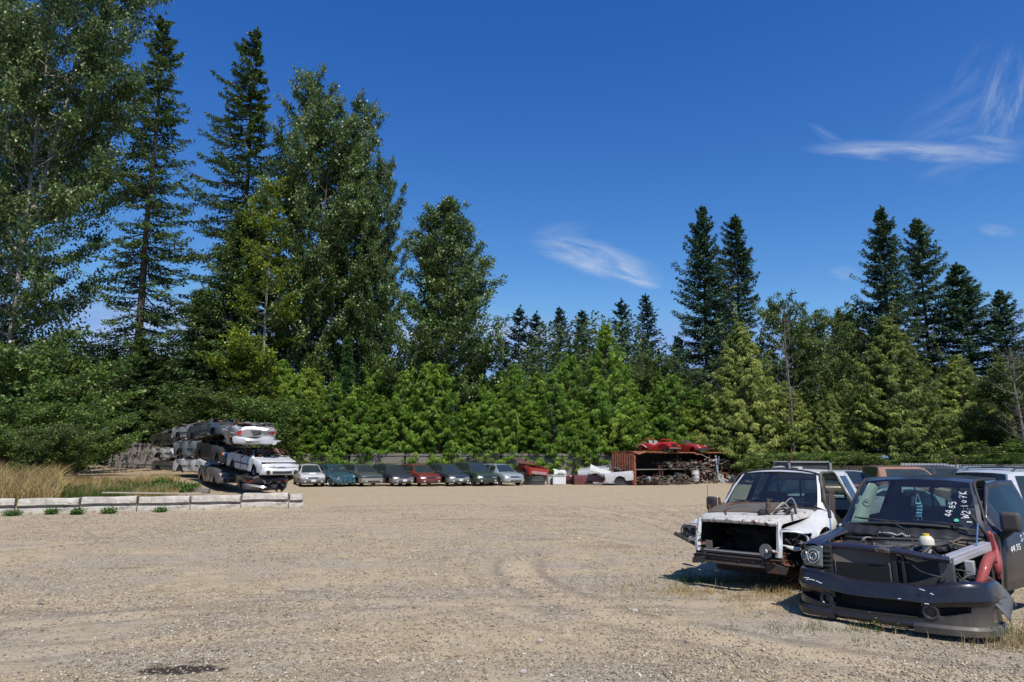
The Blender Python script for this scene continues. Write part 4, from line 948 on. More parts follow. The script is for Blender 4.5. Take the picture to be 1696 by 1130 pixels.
def wreck(label, col, loc, deg, seed, sheets=0, keys=None, roof=.16, squash=.92, tilt=0, roll=0, cat='wrecked car', rear=False, lamps=True, wheels_dark=True, debris=30, amp=.05, kind='crushed_car', flip=False, taill=True, amber=True):
    keys = keys or COUPE_KEYS; rz = RZ0(deg) + (math.pi if rear else 0)
    root = empty(kind, (0, 0, 0), rz, label=label, cat=cat, group='crushed wrecks stacked three high'); root.rotation_euler = (R(roll), R(tilt), rz)
    pm = paint('wreck_%s' % '_'.join('%03d' % int(c * 1000) for c in col), col, .35, .2, dirt=.55, coat=.5, rust=.06)
    L = keys[-1][0]; f = crusher(seed, roof, keys[4][4] if keys is COUPE_KEYS else keys[4][4], amp, squash)
    gl = dict(CG) if keys is COUPE_KEYS else {'windshield': (2.75, 3.50), 'rear_window': (.06, .30), 'side_window': [(.42, 1.18), (1.28, 2.02), (2.10, 2.90)]}
    ar = [(.98, .30, .35), (3.86, .30, .35)] if keys is COUPE_KEYS else [(.95, .30, .36), (3.68, .30, .36)]
    B = Body(keys, ar, gl); B.build(root, pm, DARK(), deform=f, skip_glass=('windshield', 'rear_window', 'side_window'), solid=.012)
    inn = MB(); inn.box((L / 2, 0, .52), (L * .90, 1.56, .50), mi=0); inn.deform(f); inn.build('cabin_floor', UNDER(), root)
    zt = keys[4][4] * squash + max(0, roof - .15) * .30
    rf = MB(); crumpled_sheet(rf, (2.1, 0, zt + .08), 1.9, 1.25, .07, seed + 3, 11); crumpled_sheet(rf, (2.9, .1, zt + .04), .9, 1.3, .08, seed + 4, 8, mi=1)
    rf.build('flattened_roof', [pm, DARK()], root, sharp=10, fix=False)
    if debris:
        db = MB(); scrap_bits(db, (1.0, -.75, zt - .02), (3.5, .75, zt + .16), debris, seed + 9, 3, .9); db.build('torn_trim', scrap_mats(), root)
    g_ = random.Random(seed + 50)
    for q in range(sheets):
        sh_ = MB(); crumpled_sheet(sh_, (0, 0, 0), g_.uniform(.5, 1.3), g_.uniform(.4, .9), .13, seed + 60 + q, 8)
        o = sh_.build('torn_panel', [pm], root, sharp=8, fix=False); ex = g_.choice((g_.uniform(-.1, .5), g_.uniform(.3, 3.5))); o.location = (ex, g_.uniform(-.8, .8), g_.uniform(.35, .85)); o.rotation_euler = (g_.uniform(-.8, .8), g_.uniform(-1.4, .4) if ex < .5 else g_.uniform(-.4, .4), g_.uniform(-.4, .4))
    for sg in (-1, 1):
        if lamps:
            h = nose_patch(sg * .46, sg * .80, .56, .69, L - .03, bow=.20, slope=.08, n=5).deform(f); h.build('headlight', LENS(), root)
            if amber: nose_patch(sg * .76, sg * .84, .56, .68, L - .02, bow=.23, slope=.08, n=3).deform(f).build('turn_signal', AMBER(), root)
            g = MB(); g.lathe((L + .0, sg * .60, .36), (1, 0, 0), [(0, .09), (.035, .08), (.04, .001)], 14); g.deform(f).build('fog_lamp', DARK(), root)
        if taill: nose_patch(sg * .60, sg * .80, .64, .84, .0, sign=-1, bow=.11, dx=.03, n=3).deform(f).build('taillight', REDL(), root)
    b = sweep_bar(.83, L - .02, .20, [(0, .24), (.05, .27), (.08, .36), (.07, .47), (.02, .53), (-.12, .53), (-.12, .24)], wrap=.06).deform(f); bo = b.build('bumper', pm, root)
    nose_patch(-.42, .42, .31, .42, L + .055, bow=.2, w=.83, n=8).deform(f).build('air_intake', DARK(), root)
    if keys is COUPE_KEYS and lamps:
        e_ = MB(); e_.tube([(L + .0, -.13, .605), (L + .015, 0, .60), (L + .0, .13, .605)], .012, 5); e_.deform(f).build('badge', CHROME(), root)
    b = sweep_bar(.83, .02, -.12, [(.0, .28), (-.07, .32), (-.09, .45), (-.03, .56), (.1, .56), (.1, .28)]).deform(f); b.build('rear_bumper', pm, root)
    pl = MB(); pl.box((-.045, 0, .74), (.02, .42, .16)); pl.deform(f).build('plate_recess', DARK(), root)
    for ax, az, ar_ in ar:
        for sg in (-1, 1):
            w_ = MB(); w_.lathe((ax, sg * .60, .34), (0, sg, 0), [(0, .001), (0, .14), (.05, .14), (.05, .06), (.12, .05), (.12, .001)], 14); w_.deform(f).build('brake_hub', RUST(), root)
    for sg in (-1, 1):
        d = MB()
        for x in (1.15, 2.2, 3.1): d.box((x, sg * .883, .62), (.014, .012, .60))
        d.box((2.2, sg * .893, .58), (2.1, .016, .05)); d.deform(f).build('door_trim', DARK(), root)
    # centre of the body on loc
    c = Vector(loc); M = Euler(root.rotation_euler).to_matrix(); off = M @ Vector((L / 2, 0, 0)); root.location = c - off
    return root
def sp(px, py, Y):
    p = at(px, py, Y); return (p.x, p.y, p.z)
# (px, py) = where the middle of the underside is seen, at depth Y
NAVY = dict(roof=.10, squash=.84, tilt=0, rear=True, lamps=False, debris=110, amp=.22, sheets=14)
wreck('smashed dark navy wreck lying on the ground at the bottom right of the pile', (.012, .016, .035), sp(430, 817, 32.0), 26, 41, **NAVY)
wreck('white crushed coupe with amber headlights on top of the navy wreck', (.76, .76, .76), sp(432, 788, 31.8), 40, 42, roof=.42, squash=.98, tilt=4, debris=110, amp=.015)
wreck('topmost silver-white wreck showing its rear with a red taillight', (.48, .48, .50), sp(410, 746, 32.4), 28, 43, roof=.30, squash=1.10, rear=True, lamps=False, debris=50, tilt=-2, amp=.17, sheets=5)
wreck('brown-grey wreck with orange side lamp on the ground left of the navy one', (.13, .12, .11), sp(372, 806, 36), 36, 44, roof=.14, squash=1.05, debris=45, sheets=2)
wreck('dark charcoal wreck in the middle of the pile beside the white coupe', (.045, .042, .038), sp(372, 771, 36), 40, 45, roof=.50, squash=1.15, tilt=4, debris=45, sheets=3)
wreck('dark blue-grey wreck on top with a long smooth hood, left of the silver-white one', (.045, .065, .085), sp(362, 733, 36.2), 44, 46, roof=.25, squash=1.0, tilt=-3, debris=40, lamps=False, sheets=3, amp=.1)
wreck('white wreck at the bottom, third column from the right', (.62, .61, .62), sp(338, 789, 41), 51, 47, keys=WAGON_KEYS, roof=.14, squash=1.05, debris=25, lamps=False)
wreck('grey-blue small wreck in the middle layer above the white one', (.20, .24, .26), sp(338, 764, 41.1), 50, 48, roof=.18, squash=1.22, debris=40, sheets=2, amp=.09)
wreck('silver wreck squeezed flat beside the dark olive one on top', (.42, .43, .45), sp(335, 732, 41.5), 50, 49, roof=.2, squash=.95, debris=35, lamps=False, amp=.09, sheets=1)
wreck('dark grey wreck at the bottom left corner of the pile', (.09, .095, .10), sp(300, 784, 45.4), 53, 50, roof=.15, squash=.84, debris=20)
wreck('dented white wreck in the middle of the leftmost column', (.60, .59, .58), sp(300, 765, 45.6), 54, 51, roof=.13, squash=.94, debris=35, lamps=False, amp=.09, sheets=1)
wreck('dark olive-green wreck on top of the leftmost column', (.035, .045, .035), sp(298, 745, 45.8), 53, 52, roof=.45, squash=1.1, debris=20)
# ------------------------------------------------------------------ board fence, barriers, container and scrap
def wood(name, a, b):
    m, T, P = new_mat(name); co = coords(T); mp = T.node('ShaderNodeMapping', {'Vector': co, 'Scale': (7, 7, .7)}).outputs[0]
    n = T.noise(mp, 2.5, 7, .7); n2 = T.noise(co, 1.1, 4, .6)
    T.l.new(T.mix(T.math('ADD', T.math('MULTIPLY', n, .6), T.math('MULTIPLY', n2, .4)), a, b), P.inputs['Base Color']); P.inputs['Roughness'].default_value = .9; return m
GREYWOOD = wood('weathered_grey_boards', (.07, .06, .052), (.34, .30, .265))
def fence(x0, x1, y0, y1, h, label, seed):
    g = random.Random(seed); L = math.hypot(x1 - x0, y1 - y0); a = math.atan2(y1 - y0, x1 - x0)
    e = empty('wooden_fence', (x0, y0, 0), a, label=label, cat='fence'); ca, sa = math.cos(a), math.sin(a)
    n = int(L / 2.4)
    for k in range(n):
        mb = MB(); s0 = k * L / n; s1 = (k + 1) * L / n; s = s0 + .02; lean = g.uniform(-.03, .03)
        while s < s1 - .02:
            w_ = g.uniform(.13, .15); z = gzf(x0 + ca * s, y0 + sa * s); hh = h + g.uniform(-.06, .05)
            if g.random() > .02: mb.box((s + w_ / 2, g.uniform(-.012, .012) + lean, z + hh / 2 + .04), (w_ - .008, .022, hh), rot=(lean, g.uniform(-.012, .012), 0))
            s += w_
        mb.build('board_panel', GREYWOOD, e)
        r = MB()
        for zz in (.35, h - .1):
            za, zb = gzf(x0 + ca * s0, y0 + sa * s0), gzf(x0 + ca * s1, y0 + sa * s1); r.box(((s0 + s1) / 2, -.045, (za + zb) / 2 + zz), (s1 - s0 - .02, .04, .09), rot=(0, -math.atan2(zb - za, s1 - s0), 0))
        r.build('rail', GREYWOOD, e)
        p = MB(); z = gzf(x0 + ca * s0, y0 + sa * s0); p.box((s0, .07, z + h / 2), (.09, .09, h + .1)); p.build('post', GREYWOOD, e)
pa = at(180, 760, 57.5); pb = at(462, 760, 55.9); pc = at(1016, 760, 55.8)
fence(pa.x, pb.x - .1, pa.y, pb.y, 2.0, 'weathered grey board fence between the thicket and the stacked wrecks', 1)
fence(pb.x, pc.x, pb.y, pc.y, 2.1, 'weathered grey board fence running behind the parked wagons', 2)

def conc():
    m, T, P = new_mat('stained_concrete'); co = coords(T); n = T.noise(co, 3, 8, .7, .3); n2 = T.noise(co, 30, 5, .7)
    c = T.mix(T.sstep(n, .3, .6), (.32, .29, .24), (.54, .50, .43)); c = T.mix(T.sstep(T.noise(T.node('ShaderNodeMapping', {'Vector': co, 'Scale': (2.2, 2.2, 6)}).outputs[0], 1.5, 8, .75, 1), .50, .64), c, (.19, .17, .145))
    gz_ = T.node('ShaderNodeSeparateXYZ', {0: co}).outputs[2]; c = T.mix(T.math('MULTIPLY', T.sstep(gz_, .12, 0), .6), c, (.36, .28, .18))
    T.l.new(c, P.inputs['Base Color']); P.inputs['Roughness'].default_value = .92
    bp = T.node('ShaderNodeBump', {'Strength': .5, 'Distance': .01, 'Height': n2}); T.l.new(bp.outputs[0], P.inputs['Normal']); return m
CONC = conc()
bx = [(-70, 857), (25, 853.5), (131, 851), (227, 848.5), (315, 846.5), (399, 845.5), (478, 844.3), (503, 843.6)]
lab = ['concrete barrier cut off by the left edge of the photo', 'second concrete barrier from the left edge, in front of dry grass', 'third concrete barrier from the left edge with weeds at its foot', 'fourth concrete barrier from the left edge, where the white board lies behind',
       'fifth concrete barrier from the left edge, in front of green weeds', 'concrete barrier in front of the brown-grey wreck', 'short last concrete barrier at the right end of the row']
for i in range(7):
    a, b = gp(*bx[i]), gp(*bx[i + 1]); d = b - a; L = d.length - .03; ang = math.atan2(d.y, d.x)
    o = MB(); g = random.Random(i)
    # section: sloped plinth, deep shadow groove under an overhanging block
    prof = [(-.03, -.05), (-.02, .21), (.12, .235), (.12, .30), (-.03, .325), (.005, .52), (.04, .545), (.42, .545), (.46, .52), (.48, .3), (.50, -.05)]
    n = 14; vs = []
    for k in range(n + 1):
        t = k / n; end = min(k, n - k)
        for q, (y, z) in enumerate(prof):
            yy = y + (.012 * math.sin(t * 9 + q + i)); zz = z + .008 * math.sin(t * 7 + i * 2 + q * .5)
            xx = t * L
            if 3 < q < 9: xx += (.0 if 0 < k < n else (.03 if k == 0 else -.03))
            vs.append((xx, yy, zz))
    kk = len(prof); fs = [(u * kk + q, u * kk + q + 1, (u + 1) * kk + q + 1, (u + 1) * kk + q) for u in range(n) for q in range(kk - 1)] + [tuple(range(kk)), tuple(reversed(range(n * kk, n * kk + kk)))]
    o.add(vs, fs); ob = o.build('concrete_barrier', CONC, None, sharp=25, bevel=.008)
    ob.location = (a.x, a.y, gzf(a.x, a.y) - .01 + g.uniform(-.01, .01)); ob.rotation_euler = (0, 0, ang + g.uniform(-.004, .004)); tag(ob, lab[i], 'barrier', 'row of low concrete barriers')
# long board lying on the bank behind the barrier, post stub and dark beam
def tiltbox(name, px0, py0, px1, py1, Y, w_, h_, mat, label, cat, group=None):
    a, b = at(px0, py0, Y), at(px1, py1, Y); m_ = MB(); d = b - a; m_.box((0, 0, 0), (d.length, w_, h_)); o = m_.build(name, mat, None, bevel=.004)
    o.location = (a + b) / 2; o.rotation_euler = (0, -math.atan2(d.z, math.hypot(d.x, d.y)), math.atan2(d.y, d.x)); return tag(o, label, cat, group)
tiltbox('long_board', 172, 816, 335, 818, 26.6, .30, .04, CONC, 'long pale board lying along the back of the barriers', 'board')
tiltbox('wooden_beam', 322, 811, 347, 813, 29, .2, .16, GREYWOOD, 'short dark beam lying by the post stubs behind the barriers', 'beam')
e = empty('post_stubs', tuple(gp(331, 814, .05)), label='pair of thin rusty stakes standing by the pile of wrecks', cat='stakes')
for dx, h_, t_ in ((-.12, .7, .05), (.08, 1.0, -.06), (.20, .62, .02)):
    s_ = MB(); s_.tube([(dx, 0, -.1), (dx + t_ * .5, 0, h_ * .5), (dx + t_, 0, h_)], .025, 6); s_.build('stake', RUST(), e)

# ---- container shelf
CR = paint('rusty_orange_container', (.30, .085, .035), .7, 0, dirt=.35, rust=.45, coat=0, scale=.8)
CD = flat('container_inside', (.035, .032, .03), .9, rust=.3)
A = Vector((8.85, 50.2, 0)); Bp = Vector((18.4, 57.0, 0)); dv = Bp - A; CL = dv.length; ca = math.atan2(dv.y, dv.x)
box = empty('shipping_container', A, ca, label='rusty orange container with its long side cut open and shelves inside', cat='container')
def corr(mb, p0, du, dvv, nrm, n, amp, mi=0):
    p0, du, dvv, nrm = map(Vector, (p0, du, dvv, nrm)); prof = [(0, 0), (.22, 0), (.36, 1), (.64, 1), (.78, 0)]
    us = [((i + a) / n, b * amp) for i in range(n) for a, b in prof] + [(1, 0)]
    vs = []
    for u, d in us: q = p0 + du * u + nrm * d; vs += [q, q + dvv]
    return mb.add(vs, [(2 * i, 2 * i + 2, 2 * i + 3, 2 * i + 1) for i in range(len(us) - 1)], mi)
HC = 2.42
m_ = MB(); corr(m_, (.02, .10, .12), (0, 2.24, 0), (0, 0, HC - .2), (-1, 0, 0), 9, .045); m_.build('end_wall', CR, box, sharp=20, fix=False)
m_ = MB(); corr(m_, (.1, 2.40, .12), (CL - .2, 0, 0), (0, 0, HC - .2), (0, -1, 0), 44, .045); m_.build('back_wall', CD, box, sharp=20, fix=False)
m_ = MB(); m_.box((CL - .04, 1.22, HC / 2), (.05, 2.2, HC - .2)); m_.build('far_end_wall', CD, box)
def roof_fn(u, v):
    x = u * (CL + .1) - .02; y = -.12 + v * 2.62; e_ = max(0, .14 - v) / .14
    dr = .16 * max(0, math.sin(x * 1.9 + .8)) ** 2 * (1 if x < 2.5 or 5.8 < x < 9.5 else .3); return (x, y, HC + .03 + .03 * math.sin(u * 130) * .4 - e_ * (.05 + dr) - .04 * math.sin(u * 3.1))
m_ = MB(); m_.grid(roof_fn, 150, 16); m_.build('roof', CR, box, sharp=40, solid=.03, fix=False)
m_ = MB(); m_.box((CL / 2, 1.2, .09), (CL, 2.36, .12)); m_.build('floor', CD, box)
for x in (.08, CL - .08):
    for y in (.07, 2.36):
        m_ = MB(); m_.box((x, y, HC / 2), (.17 if y < 1 else .12, .15 if y < 1 else .1, HC)); m_.build('corner_post', CR, box, bevel=.01)
m_ = MB(); m_.box((CL / 2 + .9, -.02, HC - .11), (CL * .86, .05, .07)); m_.build('top_rail', RUST(), box)
SHZ = 1.12
for (a, b) in ((.2, 3.4), (3.5, 8.7), (8.8, CL - .2)):
    m_ = MB(); m_.box(((a + b) / 2, 1.15, SHZ), (b - a, 2.2, .05)); m_.build('shelf', GREYWOOD, box)
for x in (2.75, 3.05, 5.6, 8.4, 9.9):
    m_ = MB(); m_.box((x, .12, SHZ / 2), (.07, .07, SHZ)); m_.build('shelf_leg', RUST(), box)
for px_ in (5.0, 8.8):
    m_ = MB(); m_.box((px_, .3, HC / 2 + SHZ / 2), (.05, .05, HC - SHZ - .05)); m_.build('inner_post', RUST(), box)
def inbox(x, y, z): return A + Vector((math.cos(ca) * x - math.sin(ca) * y, math.sin(ca) * x + math.cos(ca) * y, z))
def heap(label, lo, hi, n, seed, s=1.0, name='scrap_heap', cat='scrap heap', grp='heaps of salvaged parts in the container', mats=None, nm=5):
    mb = MB(); scrap_bits(mb, [a - (a + b) / 2 if i < 2 else a for i, (a, b) in enumerate(zip(lo, hi))], [b - (a + b) / 2 if i < 2 else b for i, (a, b) in enumerate(zip(lo, hi))], n, seed, nm, s)
    o = mb.build(name, mats or scrap_mats(), None, sharp=30, fix=False); c = inbox((lo[0] + hi[0]) / 2, (lo[1] + hi[1]) / 2, 0)
    o.location = c; o.rotation_euler = (0, 0, ca); return tag(o, label, cat, grp)
heap('long rusty axles and bars heaped on the upper shelf, middle of the container', (3.0, -.1, SHZ + .05), (8.6, 1.3, SHZ + .55), 230, 5, s=1.15)
heap('white and tan panels lying on the upper shelf right of the rusty bars', (6.6, -.15, SHZ + .25), (10.8, 1.0, SHZ + .70), 90, 6, s=1.2, mats=[flat('scrap_tan', (.40, .33, .22), .7), flat('scrap_white', (.55, .55, .53), .5), flat('scrap_dark', (.03, .03, .032), .7), RUST(), flat('scrap_red', (.30, .03, .02), .5)])
heap('grey engine parts on the right end of the upper shelf', (9.6, -.1, SHZ + .05), (11.5, 1.0, SHZ + .5), 80, 7)
heap('tangle of brown rods and springs on the container floor, right of middle', (6.4, -.4, .15), (9.0, .8, 1.05), 230, 8, mats=[flat('scrap_brown', (.12, .085, .06), .8), RUST(), flat('scrap_brownish', (.22, .16, .11), .8), flat('scrap_dark', (.03, .03, .032), .7), flat('scrap_pale', (.4, .36, .3), .7)])
heap('greasy hubs and housings on the container floor, left end', (.3, -.3, .15), (3.2, .9, .65), 110, 9)
heap('rusty gear housings on the container floor left of middle', (3.3, -.35, .15), (6.4, .8, .65), 120, 10)
heap('red and orange parts at the right end of the container floor', (9.4, -.3, .15), (11.5, .7, .8), 110, 11, mats=[flat('scrap_red', (.30, .03, .02), .5), flat('scrap_orange', (.45, .13, .03), .6), RUST(), flat('scrap_tan', (.40, .33, .22), .7), flat('scrap_grey', (.22, .22, .22), .5, .5)])
heap('low litter of rusty scraps on the ground along the open side', (1.6, -.9, .03), (9.0, -.2, .18), 90, 12, grp='scrap on the ground by the container')
def part_thing(name, label, cat, pos, builds, rz=None, group=None, rot=None):
    e = empty(name, pos, ca if rz is None else rz, label=label, cat=cat, group=group, rot=rot)
    for nm, mb, mt, kw in builds: mb.build(nm, mt, e, **kw)
    return e
def drum(r, h, mat, lid=None):
    a = MB(); a.lathe((0, 0, 0), (0, 0, 1), [(0, .001), (0, r), (h * .33, r), (h * .35, r * 1.04), (h * .38, r), (h * .66, r), (h * .68, r * 1.04), (h * .71, r), (h, r)], 20)
    b = MB(); b.lathe((0, 0, h), (0, 0, 1), [(-.02, r * 1.0), (.015, r * 1.05), (.03, r * 1.03), (.01, r * .9), (.01, .001)], 20)
    return [('shell', a, mat, {}), ('lid', b, lid or mat, {})]
WH_ = flat('scrap_white', (.55, .55, .53), .5)
part_thing('white_drum', 'white plastic drum among the brown rods in the container', 'drum', inbox(6.5, -.1, .15), drum(.30, .85, WH_))
part_thing('plastic_bucket', 'blue-grey bucket on the floor near the left end of the container', 'bucket', inbox(1.55, .1, .16), drum(.16, .42, flat('bucket_blue', (.30, .38, .42), .5)))
part_thing('black_tank', 'dark rounded tank on the container floor left of middle', 'tank', inbox(4.9, .25, .16), drum(.38, .62, flat('tank_dark', (.05, .055, .065), .4)))
a = MB(); a.box((0, 0, .95), (.16, .05, 1.9), rot=(0, -.12, 0)); b = MB(); b.box((.22, .05, 1.15), (.12, .05, 1.4), rot=(0, .22, 0))
part_thing('door_frame', 'pale blue-grey pillar piece propped upright against the container shelf', 'car pillar', inbox(8.95, -.28, .25), [('pillar', a, flat('pale_blue_metal', (.38, .45, .50), .4), dict(bevel=.01)), ('brace', b, flat('pale_blue_metal', (.38, .45, .50), .4), dict(bevel=.01))])
def appliance(w_, d_, h_, mat):
    a = MB(); a.box((0, 0, h_ / 2), (w_, d_, h_)); b = MB(); b.box((0, -d_ / 2 - .008, h_ * .45), (w_ * .86, .016, h_ * .75)); c = MB(); c.box((0, -d_ / 2 - .01, h_ * .92), (w_ * .9, .02, .08))
    return [('cabinet', a, mat, dict(bevel=.02)), ('door', b, mat, dict(bevel=.006)), ('control_strip', c, GREYP(), {})]
part_thing('white_box', 'white metal box on the container floor beside the pale pillar', 'metal box', inbox(9.35, -.05, .15), appliance(.75, .5, .62, WH_))
# silver panels leaning on the ground at the right end
for i, (x, y, w_, h_, t_, l_) in enumerate(((9.9, -1.0, 1.3, .62, .35, 'silver sheet panel leaning at the right end of the container'), (11.1, -1.15, 1.7, .42, 1.05, 'flat silver bumper cover on the ground past the leaning panel'), (8.8, -1.0, .8, .35, .9, 'small pale sheet on the ground left of the silver panel'))):
    a = MB(); crumpled_sheet(a, (0, 0, 0), w_, h_, .03, 60 + i, 8); b = MB(); b.tube([(-w_ / 2, -h_ / 2, 0), (0, -h_ / 2 - .02, .03), (w_ / 2, -h_ / 2, 0)], .02, 6)
    e = part_thing('scrap_sheet', l_, 'metal panel', inbox(x, y, h_ * .5 * math.cos(t_) + .05), [('sheet', a, flat('scrap_silver', (.50, .52, .55), .35, .5), dict(fix=False)), ('folded_edge', b, flat('scrap_silver', (.50, .52, .55), .35, .5), {})], rot=(math.pi / 2 - t_, 0, ca + .1), group='pale panels on the ground')
# engine and gearbox lumps: recognisable round casings
for i, (x, y, z, l_) in enumerate(((.9, -.15, .15, 'dark gearbox standing at the left end of the container'), (2.4, .0, .15, 'grey gearbox with round bell housing left of the dark tank'), (5.6, .1, SHZ + .03, 'rusty gearbox on the upper shelf beside the propped bars'), (10.9, .3, SHZ + .03, 'grey gearbox on the upper shelf at the right end'))):
    a = MB(); a.lathe((0, 0, .22), (1, .2, 0), [(0, .001), (0, .2), (.1, .2), (.16, .15), (.42, .12), (.46, .08), (.6, .07), (.6, .001)], 14); b = MB(); b.box((.25, 0, .12), (.3, .24, .14)); c = MB(); c.cyl((-.12, 0, .22), (.0, .02, .22), .05, 10)
    part_thing('gearbox', l_, 'gearbox', inbox(x, y, z), [('casing', a, flat('scrap_dark', (.03, .03, .032), .7) if i == 0 else flat('cast_grey', (.20, .19, .17), .6, .4), {}), ('oil_pan', b, RUST(), dict(bevel=.02)), ('shaft', c, RUST(), {})], rz=ca + i, group='gearboxes on the shelves')
# tall thin post at the right end and wire scraps on the roof
s_ = MB(); s_.tube([tuple(inbox(CL + .05, -.1, 2.3)), tuple(inbox(CL + .25, -.1, 3.0))], .06, 8); tag(s_.build('bent_pipe', flat('pale_pipe', (.45, .40, .36), .6), None), 'short pale pipe sticking up at the right corner of the container', 'pipe')
for i, (x0, z0, x1, z1) in enumerate(((8.2, 2.55, 12.0, 3.0), (10.6, 2.5, 12.3, 2.6), (11.2, 3.05, 11.9, 2.5))):
    s_ = MB(); s_.tube([tuple(inbox(x0, .4, z0)), tuple(inbox((x0 + x1) / 2, .5, (z0 + z1) / 2 + .02)), tuple(inbox(x1, .4, z1))], .028, 5)
    tag(s_.build('steel_rod', RUST(), None), ['long rusty rod sloping up on the right half of the container roof', 'short rusty rod lying at the right end of the container roof', 'steep rusty rod near the pale pipe on the container roof'][i], 'steel rod', 'rods on the container roof')
s_ = MB(); s_.tube([tuple(inbox(7.2, -.15, 2.25)), tuple(inbox(8.6, -.2, 1.75))], .022, 5); tag(s_.build('hanging_rod', flat('pale_pipe', (.45, .40, .36), .6), None), 'thin pale rod hanging down from the container roof edge', 'steel rod')

# ---- red open jeep and red roadster on the roof
def open_jeep(pos, rz):
    e = empty('off_road_car', pos, rz, label='red open-topped off-road car without wheels on the container roof', cat='car', scale=(.88, .88, .88))
    rp = paint('bright_red_paint', (.52, .018, .015), .3, .1, dirt=.2, coat=.7)
    K = [(0, .25, .70, .5, .80, .68, .82, .01), (.05, .2, .74, .5, .82, .72, .84, .01), (1.3, .2, .76, .5, .82, .72, .84, .01), (1.9, .2, .76, .45, .62, .70, .66, .01), (2.35, .2, .76, .5, .86, .70, .93, .02), (2.4, .25, .62, .5, .86, .58, .95, .03), (3.4, .3, .52, .5, .84, .47, .90, .03), (3.46, .32, .50, .5, .80, .45, .86, .02)]
    B = Body(K, [(.75, .22, .38)], {}, bow_f=.03, bow_r=.02); B.build(e, rp, DARK())
    for sg in (-1, 1):
        a = MB(); a.grid(lambda u, v, sg=sg: (2.35 + 1.25 * u, sg * (.50 + .32 * v), .62 + .14 * math.sin(math.pi * min(1, u * 1.05)) - .22 * max(0, abs(u - .5) * 2 - .75)), 12, 3); a.build('front_fender', rp, e, solid=.05, fix=False)
        a = MB(); a.lathe((3.46, sg * .33, .66), (1, 0, 0), [(0, .10), (.02, .09), (.01, .001)], 14); a.build('headlight', DARK(), e)
        a = MB(); a.lathe((3.0, sg * .68, .22), (0, sg, 0), [(-.06, .001), (-.06, .2), (.04, .22), (.08, .12), (.08, .001)], 16); a.build('brake_drum', DARK(), e)
        a = MB(); a.grid(lambda u, v, sg=sg: (-.05 + 1.1 * u, sg * (.74 + .12 * v), .45 + .28 * math.sin(math.pi * u)), 10, 2); a.build('rear_fender', flat('pale_fender', (.5, .5, .5), .5), e, solid=.03, fix=False)
    a = MB()
    for k in range(7): a.box((3.475, -.21 + .07 * k, .64), (.02, .022, .26))
    a.build('grille', DARK(), e)
    a = MB(); a.box((3.58, 0, .38), (.12, 1.5, .12)); a.build('bumper', GREYP(), e, bevel=.02)
    a = MB(); a.tube([(2.35, -.66, .93), (2.6, -.62, 1.16), (2.6, .62, 1.16), (2.35, .66, .93)], .035, 6); a.build('windshield_frame', rp, e)
    a = MB(); a.tube([(.9, -.62, .8), (.85, -.58, 1.25), (.85, .58, 1.25), (.9, .62, .8)], .035, 7); a.tube([(.1, -.6, .82), (.35, -.58, 1.1), (.86, -.58, 1.25)], .03, 6); a.build('roll_bar', flat('roll_bar_red', (.30, .05, .04), .5), e)
    for sg in (-1, 1):
        a = MB(); a.box((1.35, sg * .34, .75), (.45, .42, .14)); a.box((1.15, sg * .34, .92), (.12, .42, .36), rot=(0, -.2, 0)); a.build('seat', flat('pale_seat', (.35, .35, .34), .8), e, bevel=.04)
    a = MB(); a.lathe((-.05, .1, .62), (-1, 0, 0), [(0, .30), (.18, .30), (.2, .2), (.18, .001)], 18); a.build('spare_wheel', DARK(), e)
p_ = inbox(4.05, 1.15, HC + .02); rzj = RZ0(38); open_jeep((p_.x - 1.7 * math.cos(rzj), p_.y - 1.7 * math.sin(rzj), p_.z - .1), rzj)
def roadster(pos, rz):
    rp = paint('deep_red_paint', (.38, .012, .014), .28, .1, dirt=.2, coat=.8); e = empty('roadster', pos, rz, label='small red two-seat roadster with dark nose on the container roof', cat='car', scale=(.86, .86, .86))
    K = [(0, .25, .62, .45, .66, .56, .68, .02), (.1, .15, .72, .48, .72, .66, .76, .04), (1.0, .12, .80, .46, .74, .70, .78, .03), (1.35, .12, .80, .46, .72, .68, .62, .0), (2.2, .12, .80, .46, .72, .68, .66, .0), (2.4, .12, .80, .46, .72, .70, .78, .05), (3.3, .14, .78, .42, .62, .68, .66, .05), (3.75, .18, .70, .38, .48, .58, .50, .03), (3.86, .24, .62, .36, .42, .5, .44, .01)]
    B = Body(K, [(.85, .18, .33), (3.05, .18, .33)], {}, bow_f=.28, bow_r=.15); B.build(e, rp, DARK())
    for sg in (-1, 1):
        a = MB(); a.lathe((3.45, sg * .50, .60), (.5, 0, .85), [(0, .12), (.05, .10), (.07, .001)], 14); a.build('headlight', LENS(), e)
        a = MB(); a.box((2.15, sg * .86, .84), (.12, .18, .1)); a.build('wing_mirror', rp, e, bevel=.02)
    a = MB(); a.grid(lambda u, v: (1.1 + 1.25 * u, (v - .5) * (1.30 - .5 * math.sin(math.pi * min(1, u * 1.2))), .78 + .42 * math.sin(math.pi * (u * .85 + .15)) * (1 - abs(v - .5) * 1.2)), 8, 6); a.build('folded_soft_top', flat('black_canvas', (.02, .02, .022), .8), e, solid=.02, fix=False)
    a = sweep_bar(.66, 3.86, .28, [(0, .16), (.06, .2), (.06, .36), (0, .40), (-.2, .40), (-.2, .16)]); a.build('nose_panel', flat('primer_dark', (.02, .02, .05), .5), e)
p_ = inbox(7.6, 1.1, HC + .02); rzj = RZ0(34); roadster((p_.x - 1.9 * math.cos(rzj), p_.y - 1.9 * math.sin(rzj), p_.z - .05), rzj)

